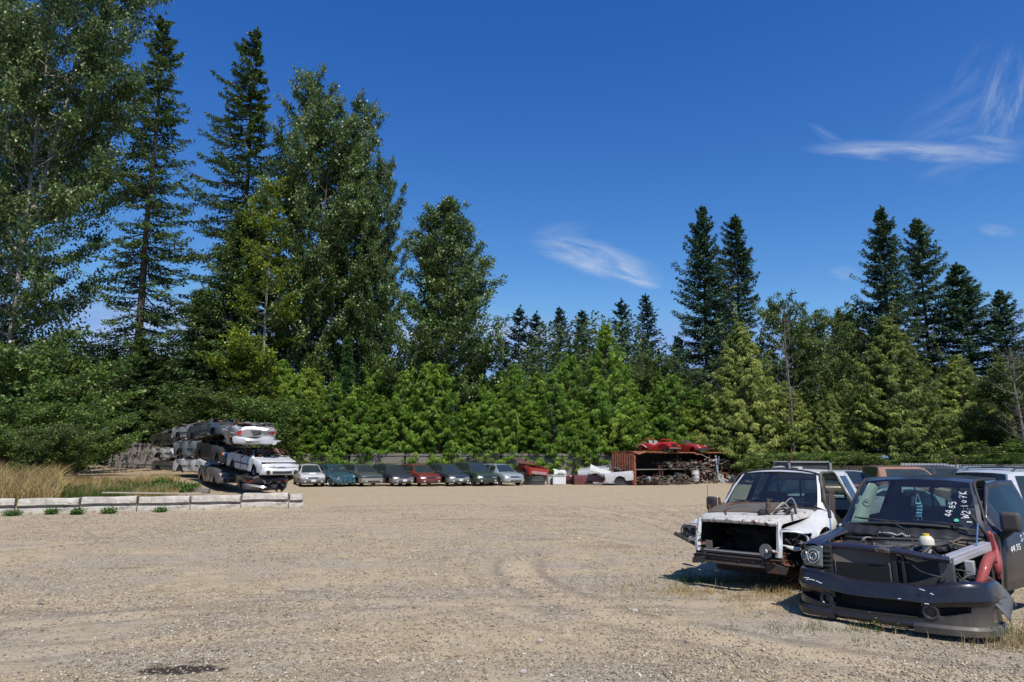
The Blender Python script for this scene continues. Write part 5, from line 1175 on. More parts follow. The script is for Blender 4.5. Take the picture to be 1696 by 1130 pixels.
# ---- scrap row between the wagons and the container
def pickup_bed(label, col, pos, rz, tilt=0, roll=0, L=2.1, W=1.75, H=.52, tailtext=None, name='pickup_bed', lid=False, hood=False):
    e = empty(name, pos, rz, rot=(R(roll), R(tilt), rz), label=label, cat='pickup bed', group='salvaged pickup beds and panels')
    pm = paint('bed_%s' % '_'.join('%02d' % int(c * 100) for c in col), col, .4, .1, dirt=.45, coat=.5, rust=.12)
    for sg in (-1, 1):
        a = MB(); n = 30; vs = []
        for i in range(n + 1):
            x = -L / 2 + L * i / n; d = abs(x + .05); lo = -H * .1 + (math.sqrt(max(0, .40 ** 2 - d * d)) * .92 if d < .40 else 0)
            for z, y in ((lo, .97), (max(lo, H * .35), 1.0), (H * .8, .985), (H, .95), (H, .86), (lo, .85)): vs.append((x, sg * y * W / 2, z))
        fs = [(i * 6 + j, i * 6 + (j + 1) % 6, (i + 1) * 6 + (j + 1) % 6, (i + 1) * 6 + j) for i in range(n) for j in range(6)] + [tuple(range(6)), tuple(range(n * 6, n * 6 + 6))]
        a.add(vs, fs); a.build('side_panel', pm, e, sharp=30)
    a = MB(); a.box((0, 0, .08), (L - .04, W * .84, .05)); a.build('bed_floor', DARK(), e)
    a = MB(); a.box((-.05, 0, H * .3), (.84, W * .90, H * .62)); a.build('wheel_housing', UNDER(), e)
    a = MB(); a.box((L / 2 - .03, 0, H * .5), (.06, W * .84, H * .9)); a.build('front_wall', pm, e, bevel=.01)
    a = MB(); a.box((-L / 2 - .01, 0, H * .5), (.055, W * .84, H * .86)); t = a.build('tailgate', pm, e, bevel=.015)
    if tailtext:
        s_ = MB(); g = random.Random(3)
        s_.box((-L / 2 - .045, 0, H * .33), (.008, W * .78, H * .34)); s_.build('tailgate_stripe', flat('faded_pink_stripe', (.52, .42, .44), .5), e)
        k_ = MB(); y = -W * .33
        for i in range(9): k_.box((-L / 2 - .052, y, H * .34), (.008, .06, .11)); y += W * .083
        k_.build('stripe_lettering', flat('worn_red', (.35, .08, .07), .5), e)
    return e
def silver_px(px, py, Y): return at(px, py, Y)
p = gp(884, 803); tk = empty('stock_tank', (p.x, p.y, 0), label='low round dark grey tank under the red pickup bed', cat='tank')
a = MB(); a.lathe((0, 0, 0), (0, 0, 1), [(0, .001), (0, .80), (.3, .86), (.32, .88), (.34, .86), (.62, .90), (.66, .92), (.66, .86), (.1, .78)], 36); a.build('shell', flat('tank_grey_plastic', (.055, .07, .078), .45, dirt=.4), tk)
pickup_bed('red pickup bed with a pale striped tailgate resting on the dark tank', (.42, .025, .022), (p.x - .1, p.y, .86), R(118), tilt=-9, roll=6, L=1.9, W=1.6, tailtext=True)
q = MB(); crumpled_sheet(q, (0, 0, 0), 1.5, 1.2, .05, 7, 8); h_ = part_thing('car_hood', 'dark crumpled hood lying across the red pickup bed', 'hood', (p.x - .35, p.y + .2, 1.62), [('sheet', q, flat('scrap_dark_red', (.14, .03, .025), .5), dict(fix=False)), ('frame', MB().box((0, 0, -.04), (1.3, .06, .05)), RUST(), {})], rot=(.2, .16, .4))
p = gp(913, 802); part_thing('washing_machine', 'grey-white square washing machine next to the dark tank', 'washing machine', (p.x, p.y, 0), appliance(.62, .6, .70, flat('appliance_greywhite', (.45, .47, .48), .5)), rz=.1)
p = gp(926, 803); part_thing('chest_freezer', 'bright white chest freezer left of the maroon pickup bed', 'freezer', (p.x, p.y, 0), appliance(.95, .6, .70, flat('appliance_white', (.72, .72, .73), .45)), rz=.04)
q = MB(); crumpled_sheet(q, (0, 0, 0), .95, .6, .10, 17, 6); part_thing('scrap_sheet', 'bent white panel arched on top of the freezer', 'metal panel', (p.x + .1, p.y + .3, .95), [('sheet', q, WH_, dict(fix=False)), ('edge', MB().tube([(-.5, -.3, -.15), (0, -.3, .14), (.5, -.3, -.15)], .035, 6), WH_, {})], rot=(.5, 0, .1))
p = gp(943, 802); q = MB(); q.box((0, 0, .33), (1.0, .4, .62)); s_ = MB(); scrap_bits(s_, (-.5, -.3, .1), (.5, -.2, .5), 22, 5, 3, .5)
part_thing('cab_corner', 'maroon cut-off cab corner with silver bits at its face', 'car body piece', (p.x, p.y + .2, 0), [('shell', q, paint('maroon_paint', (.13, .018, .022), .4, .1, dirt=.4, coat=.5, rust=.1), dict(bevel=.03)), ('torn_edge', s_, scrap_mats(), dict(fix=False))], rz=.05)
p = gp(975, 803); pickup_bed('maroon pickup bed side with a wheel arch, left of the white beds', (.13, .018, .022), (p.x, p.y + .7, 0.02), R(182), L=2.15, W=1.5, H=.68)
p = at(985, 789, 52.6); pickup_bed('white pickup bed tipped up behind the maroon bed', (.66, .66, .66), tuple(p), R(168), tilt=6, roll=-6, L=2.3, W=1.6, H=.62)
p = at(1028, 794, 51.2); pickup_bed('white pickup bed nearest the container, lying on a black block', (.70, .70, .70), tuple(p), R(164), tilt=5, roll=-4, L=2.0, W=1.6, H=.60)
q = MB(); crumpled_sheet(q, (0, 0, 0), 1.9, .45, .04, 27, 9); part_thing('long_fender', 'long white fender sloping down between the two white beds', 'fender', (p.x - 1.3, p.y + .2, 1.0), [('sheet', q, WH_, dict(fix=False)), ('edge', MB().tube([(-1, -.35, .02), (1, -.35, .02)], .03, 6), WH_, {})], rot=(.9, .32, .1))
q = MB(); crumpled_sheet(q, (0, 0, 0), 1.3, .8, .10, 28, 8); part_thing('scrap_sheet', 'torn dark grey panel lying on the bed nearest the container', 'metal panel', (p.x + .1, p.y + .3, 1.15), [('sheet', q, flat('panel_grey', (.16, .165, .17), .5, .3), dict(fix=False)), ('edge', MB().tube([(-.65, -.4, .0), (.65, -.4, .02)], .03, 6), DARK(), {})], rot=(.15, .2, .3))
q = MB(); q.box((0, 0, .18), (1.3, .5, .36)); part_thing('black_crate', 'black block holding up the white bed nearest the container', 'block', (p.x + .1, p.y - .5, 0), [('shell', q, DARK(), dict(bevel=.02)), ('lid', MB().box((0, 0, .375), (1.34, .54, .03)), DARK(), {})], rz=.1)
q = MB(); crumpled_sheet(q, (0, 0, .1), 1.6, .5, .04, 33, 8); part_thing('bumper_cover', 'pale grey bumper cover lying flat right of the maroon bed', 'bumper', (gp(1000, 804).x, gp(1000, 804).y, .08), [('sheet', q, flat('panel_pale', (.35, .36, .37), .5), dict(fix=False)), ('edge', MB().tube([(-.8, -.25, .05), (.8, -.25, .05)], .03, 6), GREYP(), {})], rz=.05)
heap('bits of grey machinery past the right end of the container', (CL + .4, -.6, .1), (CL + 4.0, 1.2, .95), 120, 14, grp='scrap on the ground by the container', s=1.2)
heap('second heap of pale scrap behind the white pickup roof', (CL + 3.5, -1.6, .1), (CL + 7.0, .3, .8), 90, 15, grp='scrap on the ground by the container', s=1.2)

# ---- corrugated metal fence and dark flatbed box at the right
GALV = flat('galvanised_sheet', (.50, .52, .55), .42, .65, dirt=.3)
def metal_fence(px0, px1, Y, top, label, seed, h=1.9, mat=None):
    a, b = at(px0, top, Y), at(px1, top, Y); d = b - a; L = abs(d.x); e = empty('metal_fence', (a.x, Y, 0), 0, label=label, cat='fence', group='corrugated metal fence sections')
    n = max(1, round(L / 3)); g = random.Random(seed)
    for k in range(n):
        m_ = MB(); h_ = a.z + g.uniform(-.05, .05); corr(m_, (k * L / n, g.uniform(-.02, .02), h_ - h), (L / n - .01, 0, g.uniform(-.03, .03)), (0, 0, h), (0, -1, 0), int(L / n / .19), .045); m_.build('corrugated_sheet', mat or GALV, e, sharp=25, fix=False)
        p_ = MB(); p_.cyl((k * L / n, .08, 0), (k * L / n, .08, h_ + (.35 if k % 3 == 2 else -.1)), .035, 8); p_.build('post', RUST() if k % 2 else GALV, e)
metal_fence(1283, 1325, 41, 763, 'short piece of corrugated metal fence behind the white pickup roof', 1)
metal_fence(1492, 1650, 42, 768.5, 'long piece of corrugated metal fence behind the brown and white vehicles', 2)
metal_fence(1662, 1760, 44, 769, 'corrugated metal fence at the right edge of the photo', 3)
metal_fence(1380, 1492, 47, 772, 'dark rusty stretch of metal fence behind the brown vehicle', 5, mat=CD)
for i, (px, t, Y) in enumerate(((1310, 744, 43), (1581, 756, 41.5), (1356, 757, 45))):
    p = at(px, t, Y); s_ = MB(); s_.tube([(p.x, p.y, 0), (p.x + .01, p.y, p.z)], .04, 7); tag(s_.build('steel_post', RUST(), None), ['rusty post standing above the short metal fence piece', 'rusty post standing above the long metal fence piece', 'rusty post behind the dark flatbed box'][i], 'post', 'rusty posts at the fence')
p0, p1 = at(1305, 764, 29), at(1377, 764, 29); e = empty('flatbed_box', (p0.x, 29, 0), 0, label='dark steel truck box with pale frame behind the white pickup', cat='truck box'); W_ = p1.x - p0.x
q = MB(); q.box((W_ / 2, .82, 1.1), (W_ - .04, 1.5, (p0.z - 1.1) * 2 - .08)); q.build('side_wall', flat('box_dark', (.035, .04, .045), .6), e)
for (c, d) in (((W_ / 2, 0.02, p0.z - .03), (W_, .06, .06)), ((W_ - .05, 0.02, (p0.z) / 2), (.09, .06, p0.z)), ((.05, 0.02, (p0.z) / 2), (.07, .06, p0.z)), ((W_ / 2, 1.6, p0.z - .03), (W_, .06, .06))):
    q = MB(); q.box(c, d); q.build('frame_bar', flat('frame_grey', (.30, .31, .30), .5, .3), e)
q = MB(); q.box((W_ / 2, .8, .35), (W_ * .8, 1.2, .3)); q.build('chassis', UNDER(), e)

# ---- vehicles parked behind the two pickups
def parked(px, top, Y, zt, keys, col, deg, label, cat, arches, glass, **kw):
    p = at(px, top, Y); dz = p.z - zt; rz = RZ0(deg); L = keys[-1][0] / 2
    return simple_car(kw.pop('name', 'parked_car'), label, cat, keys, col, (p.x - L * math.cos(rz), p.y - L * math.sin(rz), max(-.15, min(.35, dz))), rz, arches, glass, **kw)
WG = {'windshield': (2.75, 3.50), 'rear_window': (.06, .30), 'side_window': [(.42, 1.18), (1.28, 2.02), (2.10, 2.90)]}; WA = [(.95, .30, .36), (3.68, .30, .36)]
PICK_KEYS = [(0, .50, .86, .75, 1.12, .80, 1.16, .0), (.05, .45, .88, .75, 1.13, .80, 1.17, .0), (2.05, .42, .89, .75, 1.13, .80, 1.17, .0), (2.08, .42, .89, .75, 1.10, .72, 1.30, .01), (2.16, .42, .89, .75, 1.10, .66, 1.66, .03), (2.30, .42, .89, .75, 1.10, .65, 1.68, .04), (3.25, .42, .89, .75, 1.09, .65, 1.68, .04), (3.40, .42, .89, .75, 1.09, .64, 1.64, .04),
 (3.95, .42, .89, .74, 1.06, .78, 1.09, .04), (4.05, .42, .89, .72, 1.04, .80, 1.07, .03), (5.0, .46, .87, .70, .98, .78, 1.01, .03), (5.15, .55, .82, .68, .88, .74, .90, .01)]
PA = [(1.1, .38, .42), (4.35, .38, .42)]; PG = {'windshield': (3.40, 3.95), 'rear_window': (2.08, 2.16), 'side_window': [(2.35, 3.5)]}
SA = [(.95, .36, .42), (3.55, .36, .42)]; CA = [(.98, .30, .35), (3.86, .30, .35)]
GRP = 'vehicles parked behind the two pickups'
parked(1306, 770, 29.5, 1.55, WAGON_KEYS, (.70, .70, .68), -40, 'white wagon with roof rack, only its roof showing behind the white pickup', 'wagon', WA, WG, rack=True, group=GRP)
parked(1400, 779, 22, 1.40, COUPE_KEYS, (.50, .51, .52), -32, 'silver-white sedan with dark speckled glass between the white pickup and brown vehicle', 'car', CA, CG, group=GRP)
parked(1312, 809, 18.5, 1.10, WAGON_KEYS, (.10, .022, .030), -12, 'maroon car seen through the windows of the white pickup', 'car', WA, WG, group=GRP)
parked(1466, 772, 20.6, 1.70, PICK_KEYS, (.24, .10, .055), 80, 'copper-brown pickup cab showing above the black pickup roof', 'pickup truck', PA, PG, group=GRP, name='pickup_truck')
parked(1545, 773, 26, 1.78, SUV_KEYS, (.02, .028, .045), 75, 'dark blue utility vehicle with writing on its glass right of the brown one', 'utility vehicle', SA, SG, group=GRP, name='utility_vehicle')
parked(1768, 778, 14.6, 1.80, SUV_KEYS, (.70, .71, .72), 97, 'white utility vehicle with roof rack behind the black pickup door', 'utility vehicle', SA, SG, rack=True, group=GRP, name='utility_vehicle')
parked(1700, 775, 24, 1.50, WAGON_KEYS, (.20, .30, .42), 60, 'pale blue wagon with roof bars at the right edge of the photo', 'wagon', WA, WG, rack=True, group=GRP)
parked(1610, 783, 26, 1.40, COUPE_KEYS, (.03, .03, .035), 70, 'black car behind the black pickup roof, left of the white utility vehicle', 'car', CA, CG, group=GRP)
parked(1480, 820, 17.4, 1.40, COUPE_KEYS, (.45, .50, .50), 97, 'pale grey car seen through the windows of the black pickup', 'car', CA, CG, group=GRP)
# ------------------------------------------------------------------ the two stripped pickups in the foreground
def torus(mb, c, axis, R0, r, n=28, k=8, mi=0, arc=1.0):
    ax = Vector(axis).normalized(); a = ax.orthogonal().normalized(); b = ax.cross(a); c = Vector(c)
    pts = [c + a * (R0 * math.cos(6.2832 * arc * i / n)) + b * (R0 * math.sin(6.2832 * arc * i / n)) for i in range(n + 1)]
    return mb.tube(pts, r, k, mi, cap=arc < 1)
def twosided(name, col, inner=(.03, .03, .032), rough=.3, dirt=.4, rust=0.0, coat=.6, dirtcol=(.16, .13, .09), scale=1.0):
    m = paint(name, col, rough, .1, dirt=dirt, rust=rust, coat=coat, dirtcol=dirtcol, scale=scale)
    T = NT(m.node_tree); P = T.n['Principled BSDF']
    if not m.get('done'):
        src = P.inputs['Base Color'].links[0].from_socket; bf = T.node('ShaderNodeNewGeometry').outputs['Backfacing']
        T.l.new(T.mix(bf, src, inner), P.inputs['Base Color']); m['done'] = 1
    return m
def fins(name, col, sc=60, axis=2):
    if name in MATS: return MATS[name]
    m, T, P = new_mat(name); co = coords(T); wv = T.node('ShaderNodeTexWave', {'Vector': co, 'Scale': sc, 'Distortion': .3}, bands_direction='XYZ'[axis]); n = T.noise(co, 8, 5, .6)
    T.l.new(T.mix(T.math('MULTIPLY', wv.outputs['Fac'], .6), tuple(c * .35 for c in col), T.mix(n, col, tuple(c * 1.6 for c in col))), P.inputs['Base Color']); P.inputs['Roughness'].default_value = .6; P.inputs['Metallic'].default_value = .3
    b = T.node('ShaderNodeBump', {'Strength': .6, 'Distance': .01, 'Height': wv.outputs['Fac']}); T.l.new(b.outputs[0], P.inputs['Normal']); MATS[name] = m; return m
def spl(pts, n):
    """smooth curve through points (Catmull-Rom), n samples"""
    P = [Vector(p) for p in pts]; P = [P[0] * 2 - P[1]] + P + [P[-1] * 2 - P[-2]]; out = []; m_ = len(P) - 3
    for i in range(n):
        t = i / (n - 1) * m_; k = min(int(t), m_ - 1); t -= k; a, b, c, d = P[k:k + 4]
        out.append(.5 * ((2 * b) + (c - a) * t + (2 * a - 5 * b + 4 * c - d) * t * t + (3 * b - a - 3 * c + d) * t ** 3))
    return out
STROKES = {'4': [[(.6, 0), (.6, 1), (0, .35), (.85, .35)]], '5': [[(.8, 1), (.15, 1), (.1, .55), (.6, .6), (.75, .3), (.5, .02), (.05, .08)]], 'W': [[(0, 1), (.2, 0), (.45, .7), (.7, 0), (.95, 1)]], '2': [[(.05, .8), (.35, 1), (.7, .8), (.6, .5), (.05, 0), (.8, .02)]],
           '1': [[(.3, 1), (.35, 0)]], '0': [[(.4, .8), (.1, .5), (.35, .15), (.7, .45), (.45, .8)]], '7': [[(0, .95), (.8, 1), (.35, 0)], [(.2, .5), (.7, .5)]], 'K': [[(.1, 1), (.12, 0)], [(.75, 1), (.15, .45), (.8, 0)]], '.': [[(.3, .1), (.35, .02)]], ':': [[(.3, .2), (.33, .12)], [(.3, .75), (.33, .67)]],
           '3': [[(.05, .9), (.6, 1), (.35, .55), (.7, .3), (.35, 0), (0, .1)]], 'S': [[(.75, .9), (.3, 1), (.15, .7), (.7, .4), (.5, .02), (.05, .1)]], 'J': [[(.2, 1), (.75, 1), (.5, .1), (.1, .2)]]}
def scrawl(text, p0, along, up, size, r=.006, seed=1):
    """hand-written paint-marker strokes starting at p0"""
    g = random.Random(seed); mb = MB(); p0 = Vector(p0); al = Vector(along).normalized(); u_ = Vector(up).normalized(); x = 0
    for ch in text:
        sc_ = size * g.uniform(.85, 1.15); off = g.uniform(-.12, .12) * size
        for st in STROKES.get(ch, []): mb.tube(spl([p0 + al * (x + a * sc_ * .75) + u_ * (b * sc_ + off) for a, b in st], 4 * len(st)), r, 5)
        x += size * (.45 if ch in '.:' else .92)
    return mb
MARK = lambda: flat('white_marker', (.75, .76, .74), .6, dirt=.1)

def cab(root, paintm, xb, xt, xc, xr, w=.97, belt=1.22, rt=.68, zr=1.84, zb=.50, windows=(), door=None, rubber=None, cowl_z=1.26, cowl_w=.80, backwin=(.62, 1.32, 1.70), glass=None, roofcrown=.05):
    """xc cowl, xt windshield top, xr start of the back slope, xb back wall"""
    wt0 = rt - .02
    K = [(xb, zb, w * .97, .92, belt, rt - .03, zr - .06, roofcrown * .5), (xb + .03, zb, w * .99, .92, belt, rt - .01, zr - .03, roofcrown), (xb + .25, zb, w, .92, belt, rt, zr, roofcrown),
         (xt - .25, zb, w, .92, belt, rt, zr, roofcrown), (xt, zb, w, .92, belt, wt0, zr - .035, roofcrown), (xt + (xc - xt) * .5, zb, w, .92, belt - .005, (wt0 + cowl_w) / 2 + .01, (zr - .03 + cowl_z) / 2 + .02, roofcrown), (xc, zb, w * .985, .92, belt - .015, cowl_w, cowl_z, .05)]
    B = Body(K, [], {'windshield': (xt, xc), 'side_window': list(windows)}, bow_f=.0, bow_r=.0, step=.09)
    # sweep the cowl edge of the windshield back at the corners
    for i, x in enumerate(B.X):
        f = max(0, min(1, (x - xt + .15) / (xc - xt))); B.P[i] = [(a - .16 * f * (abs(b) / w) ** 2 * (1 if c > belt - .3 else .2), b, c) for a, b, c in B.P[i]]
    B.caps = False; return B
_old = Body.build
def build_open(s, root, paintm, glassm, keep, name='cab', shift=(0, 0, 0), glass=True):
    """like Body.build but without end caps; keep(x, jj, left) picks the faces"""
    n = 2 * NR + 1; parts = {}; sh = Vector(shift)
    for i in range(len(s.X) - 1):
        xm = (s.X[i] + s.X[i + 1]) / 2
        for j in range(n - 1):
            left = j < NR; jj = j if left else 2 * NR - 1 - j
            if keep(xm, jj, left): parts.setdefault(s.region(i, j), []).append((i, j))
    out = {}
    for r, fl in parts.items():
        mb = MB(); ids = {}
        def vid(i, j):
            if (i, j) not in ids: ids[(i, j)] = len(mb.v); mb.v.append(tuple(Vector(s.P[i][j]) - sh))
            return ids[(i, j)]
        for (i, j) in fl: mb.f.append((vid(i, j), vid(i, j + 1), vid(i + 1, j + 1), vid(i + 1, j))); mb.m.append(0)
        if r is None: out['body'] = mb.build(name, paintm, root, sharp=30, fix=False)
        elif glass: out[r] = mb.build(r if isinstance(r, str) else r[0], glassm, root, sharp=30, fix=False)
    return out
def back_wall(root, mat, glassm, xb, w, belt, zr, zb, win, rt):
    yw, z0, z1 = win; m_ = MB(); x = xb + .03
    m_.box((x, 0, (zb + z0) / 2), (.03, w * 1.86, z0 - zb)); m_.box((x, 0, (z1 + zr) / 2), (.03, rt * 1.9, zr - z1))
    for sg in (-1, 1): m_.prism([(x - .015, sg * yw, z0), (x - .015, sg * w * .93, z0), (x - .015, sg * rt * .98, zr - .03), (x - .015, sg * yw * .96, zr - .03)], (.03, 0, 0))
    m_.build('cab_back_wall', mat, root); g_ = MB(); g_.box((x - .02, 0, (z0 + z1) / 2), (.006, yw * 2, z1 - z0)); r_ = g_.build('rear_window', glassm, root)
    f_ = MB()
    for y in (-yw, -.18, .18, yw): f_.box((x, y, (z0 + z1) / 2), (.03, .025, z1 - z0))
    f_.box((x, 0, z0), (.03, yw * 2, .025)); f_.box((x, 0, z1), (.03, yw * 2, .025)); f_.build('window_frame', DARK(), root)
def interior(root, xc, y_drv, col, seatz=.78, headrest=True, xs=None, bench=False, topz=1.42):
    xs = xs or xc - 1.15; dk = flat('cabin_dark', (.02, .02, .022), .8); st = flat('seat_cloth_%02d' % int(col[0] * 100), col, .9)
    m_ = MB(); m_.add([(xc - .18, -.78, .7), (xc - .18, .78, .7), (xc - .10, .80, 1.17), (xc - .10, -.80, 1.17), (xc - .62, -.78, .7), (xc - .62, .78, .7), (xc - .50, .78, 1.13), (xc - .50, -.78, 1.13)], [(0, 1, 2, 3), (4, 7, 6, 5), (3, 2, 6, 7), (0, 3, 7, 4), (1, 5, 6, 2), (0, 4, 5, 1)])
    m_.build('dashboard', dk, root, bevel=.03)
    s_ = MB(); torus(s_, (xc - .70, y_drv, 1.12), (-.85, 0, .52), .185, .016); s_.tube([(xc - .70, y_drv - .17, 1.12), (xc - .68, y_drv, 1.10), (xc - .70, y_drv + .17, 1.12)], .02, 6); s_.tube([(xc - .68, y_drv, 1.11), (xc - .4, y_drv, .95)], .035, 8); s_.build('steering_wheel', dk, root)
    for y in (-.40, .40):
        m_ = MB(); m_.box((xs + .12, y, seatz), (.52, .52, .18)); m_.box((xs - .20, y, seatz + .36), (.16, .50, .62), rot=(0, -.22, 0)); m_.build('seat', st, root, bevel=.05, seg=3)
        if headrest: h_ = MB(); h_.box((xs - .33, y, seatz + .76), (.10, .28, .20), rot=(0, -.15, 0)); h_.build('headrest', st, root, bevel=.04, seg=3)
    m_ = MB(); m_.box((xs - 1.15, 0, seatz + .25), (.18, 1.35, .62), rot=(0, -.15, 0)); m_.build('rear_bench', st, root, bevel=.05)
    m_ = MB(); m_.box((xs - .3, 0, .56), (2.3, 1.70, .06)); m_.build('cabin_floor', dk, root)
    m_ = MB(); m_.box((xc - .62, 0, 1.66), (.03, .24, .075)); m_.tube([(xc - .60, 0, 1.69), (xc - .56, 0, 1.76)], .01, 5); m_.build('rear_view_mirror', dk, root, bevel=.008)
def bed(root, mat, xf, xr, w, zt, zb, wheel_x, tail=True):
    for sg in (-1, 1):
        a = MB(); n = 36; vs = []
        for i in range(n + 1):
            x = xr + (xf - xr) * i / n; d = abs(x - wheel_x); lo = zb + (math.sqrt(max(0, .45 ** 2 - d * d)) * .9 if d < .45 else 0)
            for y, z in ((.985, lo), (1.0, max(lo, .85)), (.99, zt - .08), (.97, zt), (.88, zt), (.86, lo)): vs.append((x, sg * y * w, z))
        a.add(vs, [(i * 6 + j, i * 6 + (j + 1) % 6, (i + 1) * 6 + (j + 1) % 6, (i + 1) * 6 + j) for i in range(n) for j in range(6)] + [tuple(range(6)), tuple(range(n * 6, n * 6 + 6))]); a.build('bed_side', mat, root, sharp=30)
    a = MB(); a.box(((xf + xr) / 2, 0, .72), (xf - xr - .02, w * 1.70, .05)); a.build('bed_floor', DARK(), root)
    a = MB(); a.box((xf - .03, 0, (zt + .7) / 2), (.05, w * 1.7, zt - .72)); a.build('bed_front_wall', mat, root)
    a = MB(); a.box((xr + .03, 0, (zt + .66) / 2), (.07, w * 1.72, zt - .66)); a.build('tailgate', mat, root, bevel=.015)

# =================================================================== black pickup
BLK = twosided('black_dusty_paint', (.012, .013, .020), (.03, .03, .032), .32, .42, dirtcol=(.11, .105, .10))
BLKD = paint('black_dusty_bumper', (.009, .010, .017), .26, .1, dirt=.18, dirtcol=(.15, .125, .09), coat=.35, scale=1.4)
_T = NT(BLKD.node_tree); _P = _T.n['Principled BSDF']; _s = _P.inputs['Base Color'].links[0].from_socket; _c = coords(_T); _z = _T.node('ShaderNodeSeparateXYZ', {0: _c}).outputs[2]; _y = _T.node('ShaderNodeSeparateXYZ', {0: _c}).outputs[1]
_st = _T.noise(_T.node('ShaderNodeMapping', {'Vector': _c, 'Scale': (14, 14, 1.5)}).outputs[0], 1.0, 6, .7)
_d = _T.math('MULTIPLY', _T.math('MULTIPLY', _T.sstep(_z, .66, .36), _T.math('MULTIPLY_ADD', _T.sstep(_y, .15, 1.0), .9, .08)), _T.math('MULTIPLY_ADD', _st, .9, .1))
_T.l.new(_T.mix(_d, _s, (.19, .165, .12)), _P.inputs['Base Color']); _T.l.new(_T.math('MULTIPLY_ADD', _d, .6, .30), _P.inputs['Roughness'])
NAVYP = paint('navy_inner_paint', (.012, .016, .045), .3, .1, dirt=.3, coat=.5)
REDP = paint('faded_red_paint', (.30, .030, .030), .6, .05, dirt=.5, dirtcol=(.32, .16, .14), coat=.2)
SILV = paint('bare_silver_rail', (.55, .55, .60), .35, .4, dirt=.45, dirtcol=(.33, .28, .15), coat=.1)
COWL = flat('cowl_black', (.010, .010, .011), .55, dirt=.3, dirtcol=(.06, .055, .05)); ENG = flat('engine_black', (.012, .012, .013), .6, dirt=.4, dirtcol=(.05, .045, .035)); HOSE = flat('hose_rubber', (.02, .02, .02), .5)
BR = empty('pickup_truck', (4.11, 7.98, -.23), R(227.6), rot=(R(.3), 0, R(227.6)), label='black pickup with its hood and left front fender missing and radiator exposed', cat='pickup truck')
XC = -1.47
B = cab(BR, BLK, -3.95, -2.13, XC, 0, w=.965, windows=[(-3.72, -2.98), (-2.80, -1.92)], belt=1.24, cowl_z=1.25)
GL = glass_clear()
isdoor = lambda x, jj, left: left and 1 <= jj <= 6 and -2.89 < x < -1.62
build_open(B, BR, BLK, GL, lambda x, jj, left: not isdoor(x, jj, left))
back_wall(BR, BLK, GL, -3.95, .965, 1.24, 1.83, .5, (.62, 1.30, 1.70), .68)
hinge = Vector((-1.62, .95, 0)); D = bpy.data.objects.new('door', None); COL.objects.link(D); D.parent = BR; D.location = hinge; D.rotation_euler = (0, 0, R(-14)); D['label'] = 'black driver door standing slightly open'
r_ = build_open(B, D, BLK, glass_dark('door_glass', (.006, .010, .008)), isdoor, name='door_skin', shift=hinge)
r_['body'].modifiers.new('s', 'SOLIDIFY').thickness = .05
m_ = MB(); m_.box((-.10, .10, 1.37), (.09, .22, .24), rot=(0, 0, .1)); mo = m_.build('wing_mirror', flat('mirror_shell', (.045, .043, .045), .6, dirt=.5), D, bevel=.05, seg=3)
m_ = MB(); m_.tube([(-.14, -.03, 1.20), (-.12, .03, 1.22), (-.10, .09, 1.27)], [.05, .04, .04], 8); m_.build('mirror_arm', DARK(), D)
m_ = MB(); torus(m_, (-.95, .055, 1.05), (0, 1, 0), .06, .014, 16, 6); m_.build('door_handle', CHROME(), D)
scrawl('44.55', (-.16, .045, 1.0), (-1, 0, .1), (0, 0, 1), .07, .005, 3).build('marker_writing', MARK(), D)
scrawl('SJ', (-.45, .05, 1.12), (-1, 0, .1), (0, 0, 1), .08, .005, 4).build('marker_writing', MARK(), D)
interior(BR, XC, .40, (.035, .038, .05))
# beige trim inside the right-hand pillar and door
m_ = MB(); P_ = spl([(-1.62, -.83, 1.20), (-1.85, -.76, 1.48), (-2.10, -.67, 1.74)], 9)
vs = []
for i, p in enumerate(P_): vs += [p + Vector((.0, .085, .05)), p + Vector((-.12, .27 - .010 * i, .02 + .015 * math.sin(i)))]
m_.add(vs, [(2 * i, 2 * i + 2, 2 * i + 3, 2 * i + 1) for i in range(8)]); m_.build('pillar_trim', flat('beige_trim', (.42, .44, .36), .7), BR, fix=False, solid=.01)
m_ = MB(); torus(m_, (-1.90, -.58, 1.53), (.8, .55, .1), .045, .012, 16, 6, arc=.8); m_.build('grab_handle', flat('beige_trim', (.42, .44, .36), .7), BR)
m_ = MB(); m_.box((-2.0, -.86, 1.12), (.85, .05, .26)); m_.build('door_trim', flat('beige_trim', (.42, .44, .36), .7), BR, bevel=.02)
# rubber frame of the windshield and roof gutters
m_ = MB(); m_.tube(spl([(-1.64, -.82, 1.235), (-1.50, -.45, 1.285), (-1.465, 0, 1.30), (-1.50, .45, 1.285), (-1.64, .82, 1.235)], 20), .022, 6); m_.build('windshield_rubber', DARK(), BR)
for sg in (-1, 1): m_ = MB(); m_.tube(spl([(-1.66, sg * .835, 1.23), (-1.88, sg * .765, 1.50), (-2.14, sg * .675, 1.80), (-2.6, sg * .685, 1.845), (-3.8, sg * .68, 1.83)], 22), .018, 6); m_.build('roof_gutter', DARK(), BR)
